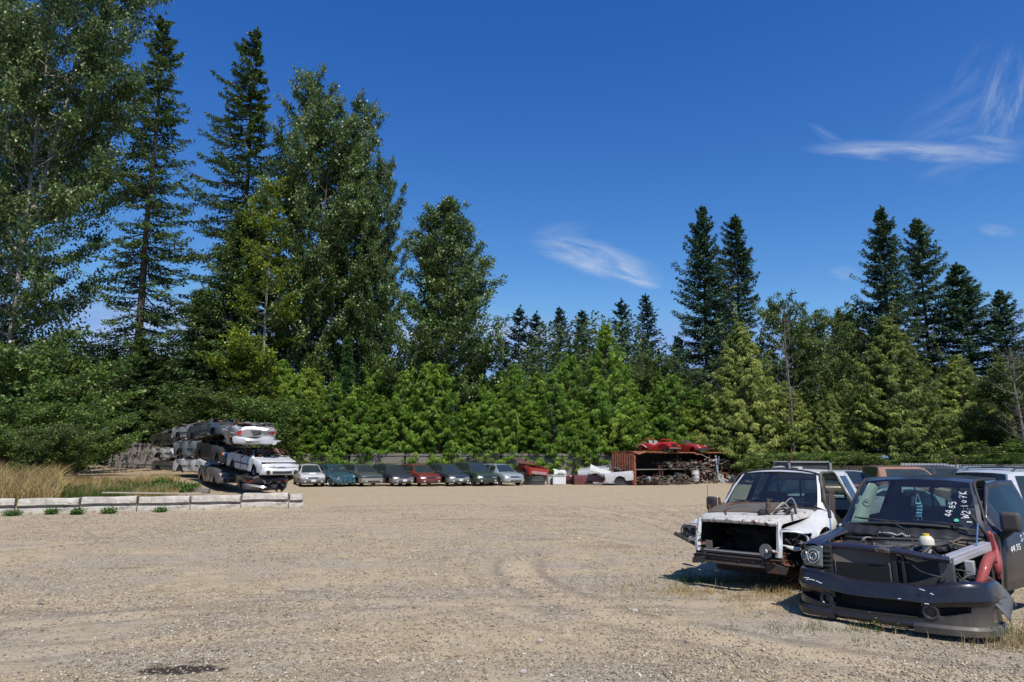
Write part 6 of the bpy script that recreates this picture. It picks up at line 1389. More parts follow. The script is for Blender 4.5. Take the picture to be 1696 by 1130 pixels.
# wipers and cowl
m_ = MB(); m_.grid(lambda u, v: (-1.24 - .25 * v - .12 * (2 * u - 1) ** 2, (2 * u - 1) * .82, 1.16 + .10 * v + .02 * math.sin(v * 3) + .006 * math.sin(u * 60)), 60, 5); m_.build('cowl_panel', COWL, BR, fix=False, solid=.02)
for y0, y1 in ((-.62, -.02), (.08, .66)):
    m_ = MB(); m_.tube(spl([(-1.38, y1, 1.24), (-1.50, (y0 + y1) / 2 + .1, 1.315), (-1.60, y0, 1.335)], 10), [.014 - .0008 * i for i in range(10)], 6); m_.tube([(-1.50, (y0 + y1) / 2 + .22, 1.325), (-1.60, y0 - .05, 1.345)], .009, 5); m_.build('wiper', DARK(), BR)
m_ = MB(); m_.box((-1.33, 0, .95), (.03, 1.62, .44)); m_.build('firewall', ENG, BR)
m_ = MB(); crumpled_sheet(m_, (0, 0, 0), .12, .34, .025, 5, 8); o = m_.build('insulation_patch', flat('insulation', (.34, .33, .30), .8), BR, fix=False, solid=.02); o.location = (-1.27, -.12, 1.185); o.rotation_euler = (0, -.5, 0)
# writing and stickers on the windshield
def ws(y, t, off=.012):      # point on the windshield glass: t = 0 cowl .. 1 roof edge
    s_ = .80 + (.645 - .80) * t; x = -1.47 - .66 * t - .16 * (1 - t * .9) * (y / .965) ** 2; z = 1.30 + .555 * t - .045 * (abs(y) / s_) ** 2.2 * (1 + .3 * t); return Vector((x + off * .65, y, z + off))
def scr_ws(text, y, t, size, seed, tilt=.25):
    p = ws(y, t, .016); al = (ws(y + tilt * .3, t + .5, .016) - p).normalized(); up = Vector((.0, -1, 0)); return scrawl(text, p, al, up, size, .0052, seed)
scr_ws('44.55', .47, .20, .068, 5, .22).build('marker_writing', MARK(), BR)
scr_ws('W2:107K', .665, .20, .082, 6, -.18).build('marker_writing', MARK(), BR)
m_ = MB(); m_.lathe(ws(.53, .12, .02), (.6, 0, .75), [(0, .028), (.003, .028), (.003, .001)], 16); m_.build('inspection_sticker', flat('sticker_green', (.08, .45, .32), .5, dirt=.1), BR)
m_ = MB(); p = ws(.66, .12, .014); m_.box(p, (.02, .05, .012), rot=(0, -.7, 0)); m_.build('small_sticker', MARK(), BR)
# hanging face mask
fm = empty('face_mask', BR.matrix_basis @ Vector((-2.07, .02, 1.66)), R(227.6), label='pale blue face mask hanging from the mirror inside the black pickup', cat='face mask')
m_ = MB(); m_.grid(lambda u, v: (.012 * math.sin(v * 30), -.035 + .07 * u + .01 * math.sin(v * 5), -.12 - .20 * v), 5, 16); m_.build('pleated_cloth', flat('mask_blue', (.28, .58, .66), .8, dirt=.05), fm, fix=False, solid=.004)
m_ = MB(); m_.tube(spl([(0, -.03, -.12), (0, -.01, -.03), (0, 0, 0), (0, .01, -.03), (0, .03, -.12)], 12), .004, 5); m_.tube(spl([(0, -.03, -.32), (0, 0, -.37), (0, .03, -.32)], 8), .004, 5); m_.build('ear_loop', flat('mask_string', (.6, .75, .78), .8), fm)

# bumper: plan curve and vertical profile with intakes
PLAN = spl([(-.86, -1.01, 0), (-.50, -1.015, 0), (-.27, -.965, 0), (-.12, -.80, 0), (-.035, -.45, 0), (0, 0, 0), (-.035, .45, 0), (-.12, .80, 0), (-.27, .965, 0), (-.50, 1.015, 0), (-.66, 1.02, 0)], 141)
def prof(v):
    pts = ((0, -.02), (.05, .0), (.30, -.004), (.50, -.006), (.58, .010), (.625, .024), (.66, .022), (.90, -.004), (.965, -.022), (1.0, -.075))
    for (a, b), (c, d) in zip(pts, pts[1:]):
        if v <= c: return b + (d - b) * (v - a) / (c - a)
    return -.05
def sst(x, a, b): t = max(0, min(1, (x - a) / (b - a))); return t * t * (3 - 2 * t)
RC = (-.60, .47)      # fog lamp centres (the cover sits a little askew)
def recess(y, z):
    c = sst(y, -.52, -.47) * (1 - sst(y, .34, .39)) * sst(z, .435, .450) * (1 - sst(z, .585, .600))
    ay = (-.60 - y) if y < 0 else (y - .47); e_ = sst(ay, .08, .11) * (1 - sst(ay, .33, .37)); zc = .505 + .04 * ay / .3; hw = .060 * (1 - .45 * ay / .36)
    o_ = e_ * (1 - sst(abs(z - zc), hw * .8, hw)); pod = max(0, 1 - sst(math.hypot(ay, z - .505), .062, .072))
    return max(c, o_ * .85, pod * .9)
Z0, Z1 = .335, .82
def bfn(u, v):
    p = PLAN[min(140, int(round(u * 140)))]; q = PLAN[min(140, int(round(u * 140)) + 1)] - PLAN[max(0, int(round(u * 140)) - 1)]; nrm = Vector((q.y, -q.x, 0)).normalized()
    if nrm.dot(Vector((1, p.y * .6, 0))) < 0: nrm = -nrm
    top = .765 + .065 * sst(abs(p.y), .30, .80); z = Z0 + (top - Z0) * v; z -= .015 * (1 - (p.y) ** 2) * (1 - v)
    d = prof(v) - .13 * recess(p.y, z); w_ = p + nrm * d; return (w_.x, w_.y, z + .006 * math.sin(p.y * 9) * v)
m_ = MB(); m_.grid(bfn, 140, 64, mfn=lambda u, v: 1 if recess(PLAN[int(u * 140)].y, Z0 + (Z1 - Z0) * v) > .55 else 0); bo = m_.build('bumper', [BLKD, flat('intake_recess_shade', (.006, .006, .006), .85, rust=.12, dirt=.1)], BR, sharp=24, fix=False, solid=.0)  # near-black on the recessed faces paints the shade inside the openings
for sg in (-1, 1):
    m_ = MB(); yc_ = RC[0] if sg < 0 else RC[1]; xc_ = -.070 if sg < 0 else -.045; torus(m_, (xc_, yc_, .505), (1, sg * .2, 0), .066, .018, 32, 10); m_.lathe((xc_ - .03, yc_, .505), (1, sg * .2, 0), [(0, .001), (0, .045), (.03, .052)], 20); m_.build('fog_lamp_ring', BLKD, bo)
def lipf(y0, y1, nm, lab, dz):
    m_ = MB(); L_ = [p for p in PLAN if y0 <= p.y <= y1 and p.x > -.75]; vs = []
    for p in L_:
        for dx, z in ((.035, .33), (.055, .30), (.05, .235), (.0, .225), (-.04, .24), (-.04, .33)):
            k = Vector((1, p.y * .9, 0)).normalized(); vs.append((p.x + k.x * dx, p.y + k.y * dx, z + dz))
    n = len(L_); m_.add(vs, [(i * 6 + j, i * 6 + (j + 1) % 6, (i + 1) * 6 + (j + 1) % 6, (i + 1) * 6 + j) for i in range(n - 1) for j in range(6)] + [tuple(range(6)), tuple(range((n - 1) * 6, n * 6))])
    o = m_.build(nm, BLKD, BR, sharp=35); return o
lipf(.27, 1.03, 'lower_lip', '', .065); lipf(-1.03, -.50, 'lower_lip', '', .075)
m_ = MB(); m_.tube([(p.x + .0, p.y, .37) for p in PLAN if abs(p.y) < .55 and p.x > -.2][::3], .022, 7); m_.build('lower_crossbar', BLKD, BR)
for k, (y, z, s_) in enumerate(((.42, .735, .05), (-.78, .70, .10), (-.68, .69, .07), (-.84, .715, .06), (.45, .60, .04), (.20, .615, .03), (.52, .70, .03))):
    m_ = MB(); g = random.Random(k); i = min(range(141), key=lambda q: abs(PLAN[q].y - y)); p = PLAN[i]; pts = [(p.x + .038 - abs(dy) * .2, p.y + dy, z + g.uniform(-.008, .01)) for dy in (-s_ / 2, -s_ / 5, s_ / 5, s_ / 2)]
    m_.tube(pts, .0045, 5); m_.build('paint_chip', MARK(), bo)
# passenger side headlight and fender
def hl(u, v):
    p = PLAN[int(30 - 4 + (52 - 30) * u)] if False else spl([(-.52, -.985, 0), (-.36, -.955, 0), (-.25, -.85, 0), (-.20, -.66, 0)], 13)[int(round(u * 12))]
    return (p.x - .05 * v - .02 * math.cos(math.pi * u) , p.y, .84 + (.25 - .03 * (1 - u)) * v)
m_ = MB(); m_.grid(hl, 12, 8); ho = m_.build('headlight', paint('headlight_lens_old', (.15, .155, .125), .14, .25, dirt=.35, dirtcol=(.30, .27, .16), coat=.8), BR, sharp=60, fix=False, solid=.01)
m_ = MB(); torus(m_, (-.222, -.775, .962), (1, -.35, .2), .080, .010, 28, 6); torus(m_, (-.215, -.775, .962), (1, -.35, .2), .045, .008, 22, 6); m_.build('lamp_ring', paint('lamp_bright', (.5, .5, .46), .2, .6, dirt=.2), ho)
m_ = MB(); torus(m_, (-.315, -.915, .955), (1, -.8, .1), .055, .009, 22, 6); m_.build('side_lamp_ring', paint('lamp_bright', (.5, .5, .46), .2, .6, dirt=.2), ho)
m_ = MB()
def fend(u, v):
    x = -.24 - 1.32 * u; sp_ = spl([(-.69, 1.10, 0), (-.76, 1.135, 0), (-.88, 1.12, 0), (-.975, 1.02, 0), (-1.0, .88, 0), (-.995, .70, 0)], 13)[int(round(v * 12))]
    y, z = sp_.x, sp_.y; z += .09 * u; d = abs(x + .98)
    lo = 1.085 if x > -.42 else (.50 + math.sqrt(max(0, .47 ** 2 - d * d)) if d < .47 else .55)
    if x > -.42: lo = 1.085 - 1.0 * max(0, (-.33 - x)) * 2
    nose = max(0, 1 - (-.24 - x) / .2) ** 2; z -= .03 * nose; x -= .25 * max(0, abs(y) - .72) ** 1.0 * (1 - u)
    if z < lo: z = lo; y = y * .99
    return (x, y, z)
m_.grid(fend, 36, 12); fo = m_.build('front_fender', BLK, BR, sharp=40, fix=False, solid=.0)
scrawl('SJ', (-.50, -.90, 1.145), (-.1, .9, -.05), (-1, -.1, .15), .085, .005, 8).build('marker_writing', MARK(), BR)
# engine bay
for lab_, c, d, mt, bv in (('engine_block', (-.98, -.02, .80), (.62, .62, .40), ENG, .05), ('air_box', (-.85, -.46, 1.02), (.34, .30, .16), ENG, .03), ('battery', (-.62, -.58, 1.0), (.2, .16, .16), ENG, .01), ('intake_manifold', (-1.05, .02, 1.06), (.50, .34, .12), flat('alloy_dull', (.10, .10, .10), .5, .5, dirt=.5), .04), ('relay_box', (-.62, .78, .93), (.10, .09, .15), flat('relay_grey', (.38, .38, .38), .5), .01),
                             ('brake_booster', (-1.16, .42, 1.02), (.20, .24, .2), ENG, .07), ('shroud_edge', (-.40, .60, .84), (.10, .14, .42), flat('shroud_grey', (.075, .075, .085), .5), .01)):
    m_ = MB(); m_.box(c, d); m_.build(lab_, mt, BR, bevel=bv, seg=3)
for i, (pts, r) in enumerate((([(-.5, -.5, .98), (-.6, -.3, 1.06), (-.75, -.1, 1.07), (-1.0, .1, 1.1)], .03), ([(-.6, .15, 1.03), (-.8, .35, 1.10), (-1.05, .5, 1.14), (-1.28, .35, 1.10)], .045), ([(-.5, .5, 1.0), (-.72, .62, 1.07), (-.95, .55, 1.12), (-1.2, .62, 1.10)], .02),
                               ([(-1.25, -.7, 1.10), (-1.0, -.45, 1.13), (-1.0, 0, 1.15), (-1.1, .5, 1.15), (-1.28, .75, 1.12)], .022), ([(-.38, .5, .60), (-.5, .72, .62), (-.55, .86, .72), (-.50, .80, .86), (-.42, .70, .80)], .013),
                               ([(-.36, .62, .70), (-.42, .80, .66), (-.60, .90, .74), (-.66, .80, .95)], .016), ([(-.40, -.62, 1.05), (-.62, -.70, 1.12), (-.95, -.74, 1.14), (-1.2, -.66, 1.18)], .018), ([(-.34, .05, 1.06), (-.36, .32, .98), (-.38, .58, .94), (-.50, .80, .90)], .008), ([(-.42, .86, .80), (-.38, .95, .70), (-.44, 1.02, .66), (-.5, 1.10, .68)], .009))):
    m_ = MB(); m_.tube(spl(pts, 16), r, 7); m_.build('hose', HOSE, BR)
gm = MB(); scrap_bits(gm, (-1.24, -.74, .98), (-.44, .70, 1.10), 110, 77, 3, .30); gm.build('engine_clutter', [ENG, flat('alloy_dull', (.10, .10, .10), .5, .5, dirt=.5), flat('dusty_brown', (.09, .08, .065), .8)], BR, fix=False)
for k in range(26):
    g = random.Random(300 + k); a_ = Vector((g.uniform(-1.25, -.45), g.uniform(-.7, .75), g.uniform(1.0, 1.12))); pts = [a_]
    for q in range(3): pts.append(pts[-1] + Vector((g.uniform(-.2, .2), g.uniform(-.22, .22), g.uniform(-.05, .06))))
    m_ = MB(); m_.tube(spl(pts, 12), g.choice((.006, .009, .014)), 5); m_.build('wire', [HOSE, flat('wire_grey', (.16, .16, .15), .6), HOSE, flat('wire_brown', (.10, .06, .035), .6)][k % 4], BR, fix=False)
for k, (x, y, z, dx, dy, dz) in enumerate(((-1.15, -.25, 1.10, .14, .30, .05), (-1.2, .15, 1.09, .1, .24, .06), (-.62, -.25, 1.03, .12, .3, .05), (-.55, .10, 1.04, .08, .2, .05), (-.95, .66, 1.08, .22, .1, .06), (-.75, -.68, 1.06, .3, .06, .05))):
    m_ = MB(); m_.box((x, y, z), (dx, dy, dz), rot=(.1 * math.sin(k), .1, .3 * math.sin(k * 2))); m_.build('bracket', [flat('bracket_grey', (.14, .14, .14), .5, .4, dirt=.5), ENG, RUST()][k % 3], BR, bevel=.008)
# radiator stack
m_ = MB(); m_.tube(spl([(-.34, -.72, 1.075), (-.31, -.45, 1.10), (-.28, -.1, 1.095), (-.28, .2, 1.085), (-.30, .42, 1.05), (-.34, .64, 1.03)], 24), .036, 8); m_.build('radiator_crossmember', NAVYP, BR)
m_ = MB(); m_.box((-.255, .0, 1.085), (.06, .16, .05)); m_.box((-.245, .0, 1.10), (.05, .08, .04)); m_.build('hood_latch', flat('latch_grey', (.12, .11, .10), .6, .4, rust=.3), BR, bevel=.01)
m_ = MB(); m_.box((-.325, -.26, .85), (.035, .66, .42)); m_.build('condenser', fins('fins_brown', (.30, .26, .21), 55), BR)
m_ = MB(); m_.box((-.29, -.24, .79), (.03, .58, .25)); m_.build('oil_cooler', fins('fins_dark', (.016, .016, .018), 70), BR)
m_ = MB(); m_.box((-.37, .34, .82), (.03, .44, .46)); m_.build('radiator', fins('fins_black', (.07, .07, .07), 26), BR)
for pts in ([(-.28, -.55, .645), (-.26, -.2, .63), (-.25, .12, .62)], [(-.29, -.54, .95), (-.29, -.54, .66)], [(-.29, .05, .95), (-.29, .06, .66)]):
    m_ = MB(); m_.tube(pts, .012, 6); m_.build('cooler_pipe', flat('dull_alloy_pipe', (.35, .35, .36), .35, .7), BR)
for y, w_ in ((.10, .05), (.19, .03)): m_ = MB(); m_.box((-.30, y, .84), (.05, w_, .46)); m_.build('centre_brace', ENG, BR, bevel=.005)
for y in (-.62,): 
    m_ = MB(); m_.box((-.30, y, .87), (.10, .10, .46)); m_.build('lamp_bracket', ENG, BR, bevel=.01)
    m_ = MB()
    for k in range(7): m_.box((-.235, y + .0, .70 + .055 * k), (.03, .09, .02))
    m_.box((-.245, y, .86), (.015, .02, .40)); m_.build('bracket_ribs', DARK(), BR)
m_ = MB(); m_.box((-.30, 0, .60), (.10, 1.42, .07)); m_.build('lower_crossmember', ENG, BR, bevel=.01)
m_ = MB(); m_.box((-.16, .33, .72), (.03, .75, .03)); m_.build('bumper_top_strip', BLKD, BR)
# brake fluid bottle
m_ = MB(); m_.lathe((-.62, .38, 1.06), (0, 0, 1), [(0, .045), (.08, .05), (.085, .075), (.09, .082), (.15, .078), (.18, .055), (.19, .03)], 20); bt = m_.build('fluid_bottle', flat('cloudy_plastic', (.62, .58, .46), .5, dirt=.2), BR)
m_ = MB(); m_.lathe((-.62, .38, 1.245), (0, 0, 1), [(0, .038), (.025, .036), (.03, .001)], 16); m_.build('bottle_cap', flat('cap_yellow', (.70, .50, .03), .5, dirt=.1), bt)
# silver apron rail, red inner fender tubes, plastic wheel liner
m_ = MB(); a_, b_ = Vector((-.36, .60, 1.03)), Vector((-1.30, .86, 1.13)); d_ = (b_ - a_); m_.box((0, 0, 0), (d_.length, .11, .06)); m_.box((0, -.05, -.04), (d_.length, .015, .06))
o = m_.build('apron_rail', SILV, BR, bevel=.006); o.location = (a_ + b_) / 2; o.rotation_euler = (0, -math.atan2(d_.z, math.hypot(d_.x, d_.y)), math.atan2(d_.y, d_.x))
m_ = MB(); m_.tube(spl([(-.42, .80, .62), (-.50, .88, .80), (-.66, .93, .98), (-.90, .94, 1.04), (-1.18, .91, 1.02)], 22), [.038 + .016 * math.sin(math.pi * i / 21) for i in range(22)], 12); m_.build('inner_fender_tube', REDP, BR)
m_ = MB(); m_.tube(spl([(-1.42, .87, 1.26), (-1.34, .92, 1.10), (-1.24, .95, .95), (-1.20, .95, .86), (-1.34, .95, .82)], 16), [.03, .034, .038, .04, .042, .045, .046, .048, .05, .048, .046, .044, .04, .035, .03, .025], 10); m_.build('hinge_pillar_brace', REDP, BR)
m_ = MB(); m_.box((-1.30, .93, 1.00), (.05, .05, .52), rot=(.05, .1, 0)); m_.build('fender_flange', REDP, BR, bevel=.01)
m_ = MB(); m_.grid(lambda u, v: (-.42 - .95 * u, .70 + .42 * v - .05 * u, .74 + .10 * math.sin(u * 3.1) - .30 * v ** 2.5 + .02 * math.sin(u * 14 + v * 6) + .012 * math.sin(u * 31)), 30, 14); m_.build('wheel_liner', flat('liner_grey', (.085, .09, .095), .45, dirt=.55), BR, fix=False, solid=.008)
m_ = MB(); m_.box((-.95, .35, .52), (1.1, 1.1, .3)); m_.build('front_chassis', UNDER(), BR, bevel=.05)
m_ = MB(); m_.box((-1.42, .80, .75), (.2, .14, .5)); m_.build('door_post', UNDER(), BR)
# hood struts
for lab_, pts, rr, mt in (('strut_rod', [(-1.02, -.80, 1.13), (-1.10, -.83, 1.36)], .009, CHROME()), ('strut_body', [(-1.10, -.83, 1.36), (-1.13, -.84, 1.44)], .024, DARK()), ('hinge_arm', [(-1.13, -.84, 1.42), (-1.25, -.95, 1.62)], .018, DARK()), ('hinge_arm', [(-1.13, -.84, 1.44), (-1.38, -.90, 1.66)], .014, DARK()),
                          ('strut_rod', [(-1.02, .80, 1.13), (-1.14, .82, 1.38)], .010, CHROME()), ('strut_body', [(-1.40, .86, 1.22), (-1.34, .72, 1.46)], .022, DARK())):
    m_ = MB(); m_.tube(pts, rr, 8); m_.build(lab_, mt, BR)
bed(BR, BLK, -4.0, -5.85, .985, 1.30, .60, -4.95)
for y in (-.80, .80): add_wheel(BR, (-4.95, y, .60), 'truck', .38, .26, .24, 5)
m_ = MB(); m_.box((-3.4, 0, .55), (4.4, 1.1, .16)); m_.build('frame_rails', UNDER(), BR)

for k, pts in enumerate(([(-.30, .62, .98), (-.26, .72, .86), (-.20, .78, .80), (-.24, .86, .78)], [(-.33, .20, 1.02), (-.27, .35, .90), (-.26, .50, .86), (-.34, .60, .84)], [(-.30, -.58, 1.02), (-.24, -.60, .90), (-.23, -.58, .76)], [(-.36, .70, .90), (-.26, .84, .72), (-.30, .96, .70)])):
    m_ = MB(); m_.tube(spl(pts, 14), .007, 5); m_.build('wire', HOSE, BR, fix=False)
# =================================================================== white pickup
WHP = twosided('white_weathered_paint', (.72, .72, .71), (.05, .045, .045), .38, .45, rust=0, coat=.4, dirtcol=(.30, .27, .22))
WHH = twosided('white_hood_dirty_paint', (.60, .59, .56), (.02, .02, .02), .55, 1.1, rust=.16, coat=.1, dirtcol=(.26, .235, .19), scale=1.3)
WHR = paint('white_rusty_edge', (.60, .58, .54), .6, .1, dirt=.5, rust=.38, coat=0, scale=2.5)
W = empty('pickup_truck', (3.19, 10.25, -.09), R(229.8), rot=(R(-.3), R(-.2), R(229.8)), label='white pickup with an open black grille hole and rusty bumper beam', cat='pickup truck')
XW = -1.48
BW = cab(W, WHP, -3.75, -2.10, XW, 0, w=.955, windows=[(-3.52, -3.12), (-2.85, -1.98)], belt=1.20, cowl_z=1.24, zr=1.765, rt=.66, cowl_w=.79)
door_gap = lambda x, jj, left: left and 0 <= jj <= 6 and -2.95 < x < -1.60
pwin = lambda x, jj, left: False
build_open(BW, W, WHP, GL, lambda x, jj, left: not (door_gap(x, jj, left) or pwin(x, jj, left)))
back_wall(W, WHP, GL, -3.75, .955, 1.20, 1.78, .5, (.60, 1.28, 1.62), .66)
interior(W, XW, .38, (.055, .035, .035), headrest=False, seatz=.74)
for pts, mt in (([(-1.60, .90, .80), (-1.64, .85, 1.16), (-1.86, .765, 1.45), (-2.10, .67, 1.74), (-2.45, .655, 1.77), (-2.93, .655, 1.75), (-2.96, .80, 1.45), (-2.97, .93, 1.18), (-2.97, .955, .60)], DARK()),):
    m_ = MB(); m_.tube(spl(pts, 30), .024, 7); m_.build('door_opening_seal', flat('seal_yellowed', (.10, .09, .06), .7), W)
m_ = MB(); m_.tube(spl([(-1.65, .81, 1.22), (-1.85, .755, 1.47), (-2.11, .655, 1.74), (-2.10, 0, 1.825), (-2.11, -.655, 1.74), (-1.85, -.755, 1.47), (-1.65, -.81, 1.22)], 40), .016, 6); m_.build('windshield_rubber', DARK(), W)
m_ = MB(); m_.grid(lambda u, v: (-1.40 - .12 * v - .13 * (2 * u - 1) ** 2, (2 * u - 1) * .78, 1.20 + .05 * v), 18, 3); m_.build('cowl_panel', DARK(), W, fix=False, solid=.02)
for y0, y1 in ((-.60, -.05), (.05, .60)): m_ = MB(); m_.tube(spl([(-1.42, y1, 1.245), (-1.52, (y0 + y1) / 2, 1.30), (-1.60, y0, 1.31)], 8), .010, 5); m_.build('wiper', DARK(), W)
for k, (x, z) in enumerate(((-3.02, 1.56), (-3.03, 1.52), (-3.02, 1.30), (-3.04, 1.27))): scrawl('S', (x, .79 + (1.56 - z) * .33, z), (-1, 0, 0), (0, -.35, 1), .05, .006, 10 + k).build('marker_writing', DARK(), W)
m_ = MB(); m_.box((-1.72, -1.06, 1.22), (.11, .18, .24)); m_.build('wing_mirror', DARK(), W, bevel=.04, seg=3)
m_ = MB(); m_.tube([(-1.70, -.93, 1.10), (-1.72, -1.04, 1.14)], .03, 6); m_.build('mirror_arm', DARK(), W)
m_ = MB(); m_.tube([(-1.15, -.88, 1.08), (-1.17, -.88, 1.55)], .004, 5); m_.build('antenna', DARK(), W)
# hood
def hood(u, v):
    x = -.16 - 1.24 * u; t = 2 * v - 1; wd = .615 + .155 * u ** .8; y = t * wd
    z = 1.15 + .085 * u ** .75 - .022 * abs(t) ** 3  - .05 * max(0, 1 - u / .06) ** 1.5
    z += .018 * (1 - abs(t)) * math.sin(math.pi * min(1, u * 1.1)); x -= .10 * abs(t) ** 2.4 * (1 - u); z -= .07 * sst(abs(t), .94, 1.0)
    return (x, y, z)
m_ = MB(); m_.grid(hood, 40, 36); ho = m_.flip().build('hood', WHH, W, sharp=60, fix=False)
m_ = MB(); vs = [Vector(hood(0, v / 36)) for v in range(37)]
q_ = []
for i, p in enumerate(vs): k = .003 * math.sin(i * 1.7) + .003 * math.sin(i * 4.1); q_ += [p + Vector((.006, 0, .014)), p + Vector((.018, 0, -.012 + k)), p + Vector((.0, 0, -.038 + k)), p + Vector((-.04, 0, -.045 + k))]
m_.add(q_, [(4 * i + j, 4 * i + 4 + j, 4 * i + 5 + j, 4 * i + 1 + j) for i in range(36) for j in range(3)]); m_.build('hood_edge', WHR, ho, sharp=60, fix=False, solid=.008)
# fenders with empty lamp buckets
for sg in (-1, 1):
    def wf(u, v, sg=sg):
        x = -.20 - 1.38 * u; sp_ = spl([(.625, 1.0, 0), (.72, 1.01, 0), (.86, .985, 0), (.955, .90, 0), (.985, .78, 0), (.975, .60, 0)], 17)[int(round(v * 16))]
        y, z = sp_.x, sp_.y; infl = sst(u, .45, 1.0); y = y + (.13 * infl * (1 - v)) ; z += .12 * u ** 1.2 + .10 * infl * (1 - v)
        hump = .035 * math.exp(-((x + .98) / .4) ** 2); y += hump * v; d = abs(x + 1.0)
        lo = .985 - .0 * u if x > -.30 else (.975 - 2.2 * (-.30 - x) if x > -.40 else .55)
        if d < .49: lo = max(lo if x > -.4 else 0, .52 + math.sqrt(max(0, .49 ** 2 - d * d)))
        elif x > -.52: lo = .74
        if x > -.40: lo = .965
        x -= .30 * max(0, y - .66) * (1 - u) ** 2
        if z < lo: z = lo; y *= .99
        return (x, sg * y, z)
    m_ = MB(); m_.grid(wf, 46, 16)
    if sg > 0: m_.flip()
    m_.build('front_fender', WHP, W, sharp=40, fix=False)
    # bucket: frame ring and dark cavity
    yb = lambda t, sg=sg: sg * (.64 + .32 * t)
    m_ = MB(); fr_ = [( -.20 - .13 * t ** 1.5, yb(t), z) for t, z in ((0, .975), (.25, .985), (.6, .98), (.9, .95), (1.0, .90), (1.0, .80), (.9, .755), (.5, .765), (0, .79), (0, .975))]; m_.tube(fr_, .017, 6); m_.build('lamp_frame', WHP if sg > 0 else WHR, W)
    m_ = MB(); m_.box((-.55, sg * .79, .87), (.30, .26, .18)); m_.build('lamp_bucket', UNDER(), W, bevel=.01)
    m_ = MB(); scrap_bits(m_, (-.30, min(yb(.1), yb(.9)), .79), (-.24, max(yb(.1), yb(.9)), .90), 9, 20 + sg, 2, .28); m_.build('lamp_wiring', [flat('alloy_dull', (.10, .10, .10), .5, .5, dirt=.5), DARK()], W, fix=False)
    m_ = MB(); m_.tube(spl([(-.22, sg * .70, .77), (-.24, sg * .80, .74), (-.30, sg * .90, .755)], 8), .022, 7); m_.build('lamp_lower_bracket', WHR, W)
    # painted post beside the grille hole
    m_ = MB(); pp = spl([(-.24, sg * .60, 1.10), (-.20, sg * .605, .90), (-.17, sg * .615, .76), (-.16, sg * .60, .62)], 12); vs = []
    for i, p in enumerate(pp): wq = .032 + .018 * i / 11; vs += [p + Vector((0, -wq, 0)), p + Vector((.025, 0, 0)), p + Vector((0, wq, 0)), p + Vector((-.05, 0, 0))]
    m_.add(vs, [(4 * i + j, 4 * i + (j + 1) % 4, 4 * i + 4 + (j + 1) % 4, 4 * i + 4 + j) for i in range(11) for j in range(4)]); m_.build('grille_post', WHP, W, sharp=50)
    m_ = MB(); m_.box((-.25, sg * .60, .60), (.14, .12, .10)); m_.build('beam_bracket', RUST(), W, bevel=.01)
m_ = MB(); scrap_bits(m_, (-.30, -.72, .62), (-.18, -.56, .84), 16, 31, 4, .3); m_.build('bracket_clutter', [WHR, DARK(), RUST(), flat('alloy_dull', (.10, .10, .10), .5, .5, dirt=.5)], W, fix=False)
m_ = MB(); scrap_bits(m_, (-.26, .44, .50), (-.14, .70, .66), 16, 32, 4, .3); m_.build('rusty_clutter', [RUST(), DARK(), RUST(), WHR], W, fix=False)
m_ = MB(); m_.prism([(-.25, -.655, .79), (-.34, -.94, .80), (-.34, -.94, .94), (-.25, -.655, .96)], (-.015, .0, 0)); lp_ = m_.build('lamp_panel', flat('worn_grey_metal', (.30, .31, .33), .5, .3, dirt=.5, rust=.1), W)
for y_, r_2 in ((-.735, .058), (-.87, .052)): m_ = MB(); m_.lathe((-.272 - (abs(y_) - .735) * .33, y_, .875), (1, -.3, 0), [(.008, .001), (.008, r_2), (-.01, r_2 * 1.08)], 18); m_.build('lamp_hole', UNDER(), lp_)
# dark engine room
m_ = MB(); m_.box((-1.42, 0, .85), (.04, 1.5, .6)); m_.build('firewall', UNDER(), W)
m_ = MB(); m_.box((-1.05, 0, .72), (.6, .6, .42)); m_.build('engine_block', UNDER(), W, bevel=.06)
for sg in (-1, 1): m_ = MB(); m_.box((-.85, sg * .64, .80), (1.1, .03, .42)); m_.build('inner_fender', UNDER(), W)
m_ = MB(); m_.box((-.9, 0, .52), (1.2, 1.5, .05)); m_.build('splash_floor', UNDER(), W)
m_ = MB(); scrap_bits(m_, (-1.0, -.5, .62), (-.6, .5, .92), 34, 33, 3, .5); m_.build('engine_clutter', [UNDER(), flat('cavity_grey', (.03, .03, .03), .7), flat('cavity_brown', (.03, .022, .018), .8)], W, fix=False)
# bars across the front
m_ = MB(); m_.box((-.16, -.05, .635), (.06, 1.02, .05)); m_.box((-.127, -.05, .645), (.006, .9, .02), mi=1); m_.build('lower_tie_bar', [flat('bar_black', (.03, .03, .03), .5, dirt=.4), flat('silver_strip', (.4, .4, .4), .4, .5)], W, bevel=.006)  # thin silver strip along the front of the black bar
BM = flat('beam_rust', (.045, .033, .030), .75, .2, rust=.22, dirt=.4)
m_ = MB(); n = 40; vs = []
for i in range(n + 1):
    y = -.64 + 1.28 * i / n; xq = -.10 - .05 * (y / .64) ** 2
    for dx, z in ((-.07, .585), (.0, .59), (.005, .575), (-.03, .57), (-.03, .495), (.015, .485), (.018, .465), (-.07, .465)): vs.append((xq + dx, y, z))
m_.add(vs, [(i * 8 + j, i * 8 + (j + 1) % 8, (i + 1) * 8 + (j + 1) % 8, (i + 1) * 8 + j) for i in range(n) for j in range(8)] + [tuple(range(8)), tuple(range(n * 8, n * 8 + 8))]); m_.build('bumper_beam', BM, W, sharp=30)
for y in (-.5, -.35, -.15, .05, .25, .4): m_ = MB(); m_.cyl((-.10, y, .53), (-.085, y, .53), .012, 8); m_.build('beam_bolt', UNDER(), W)
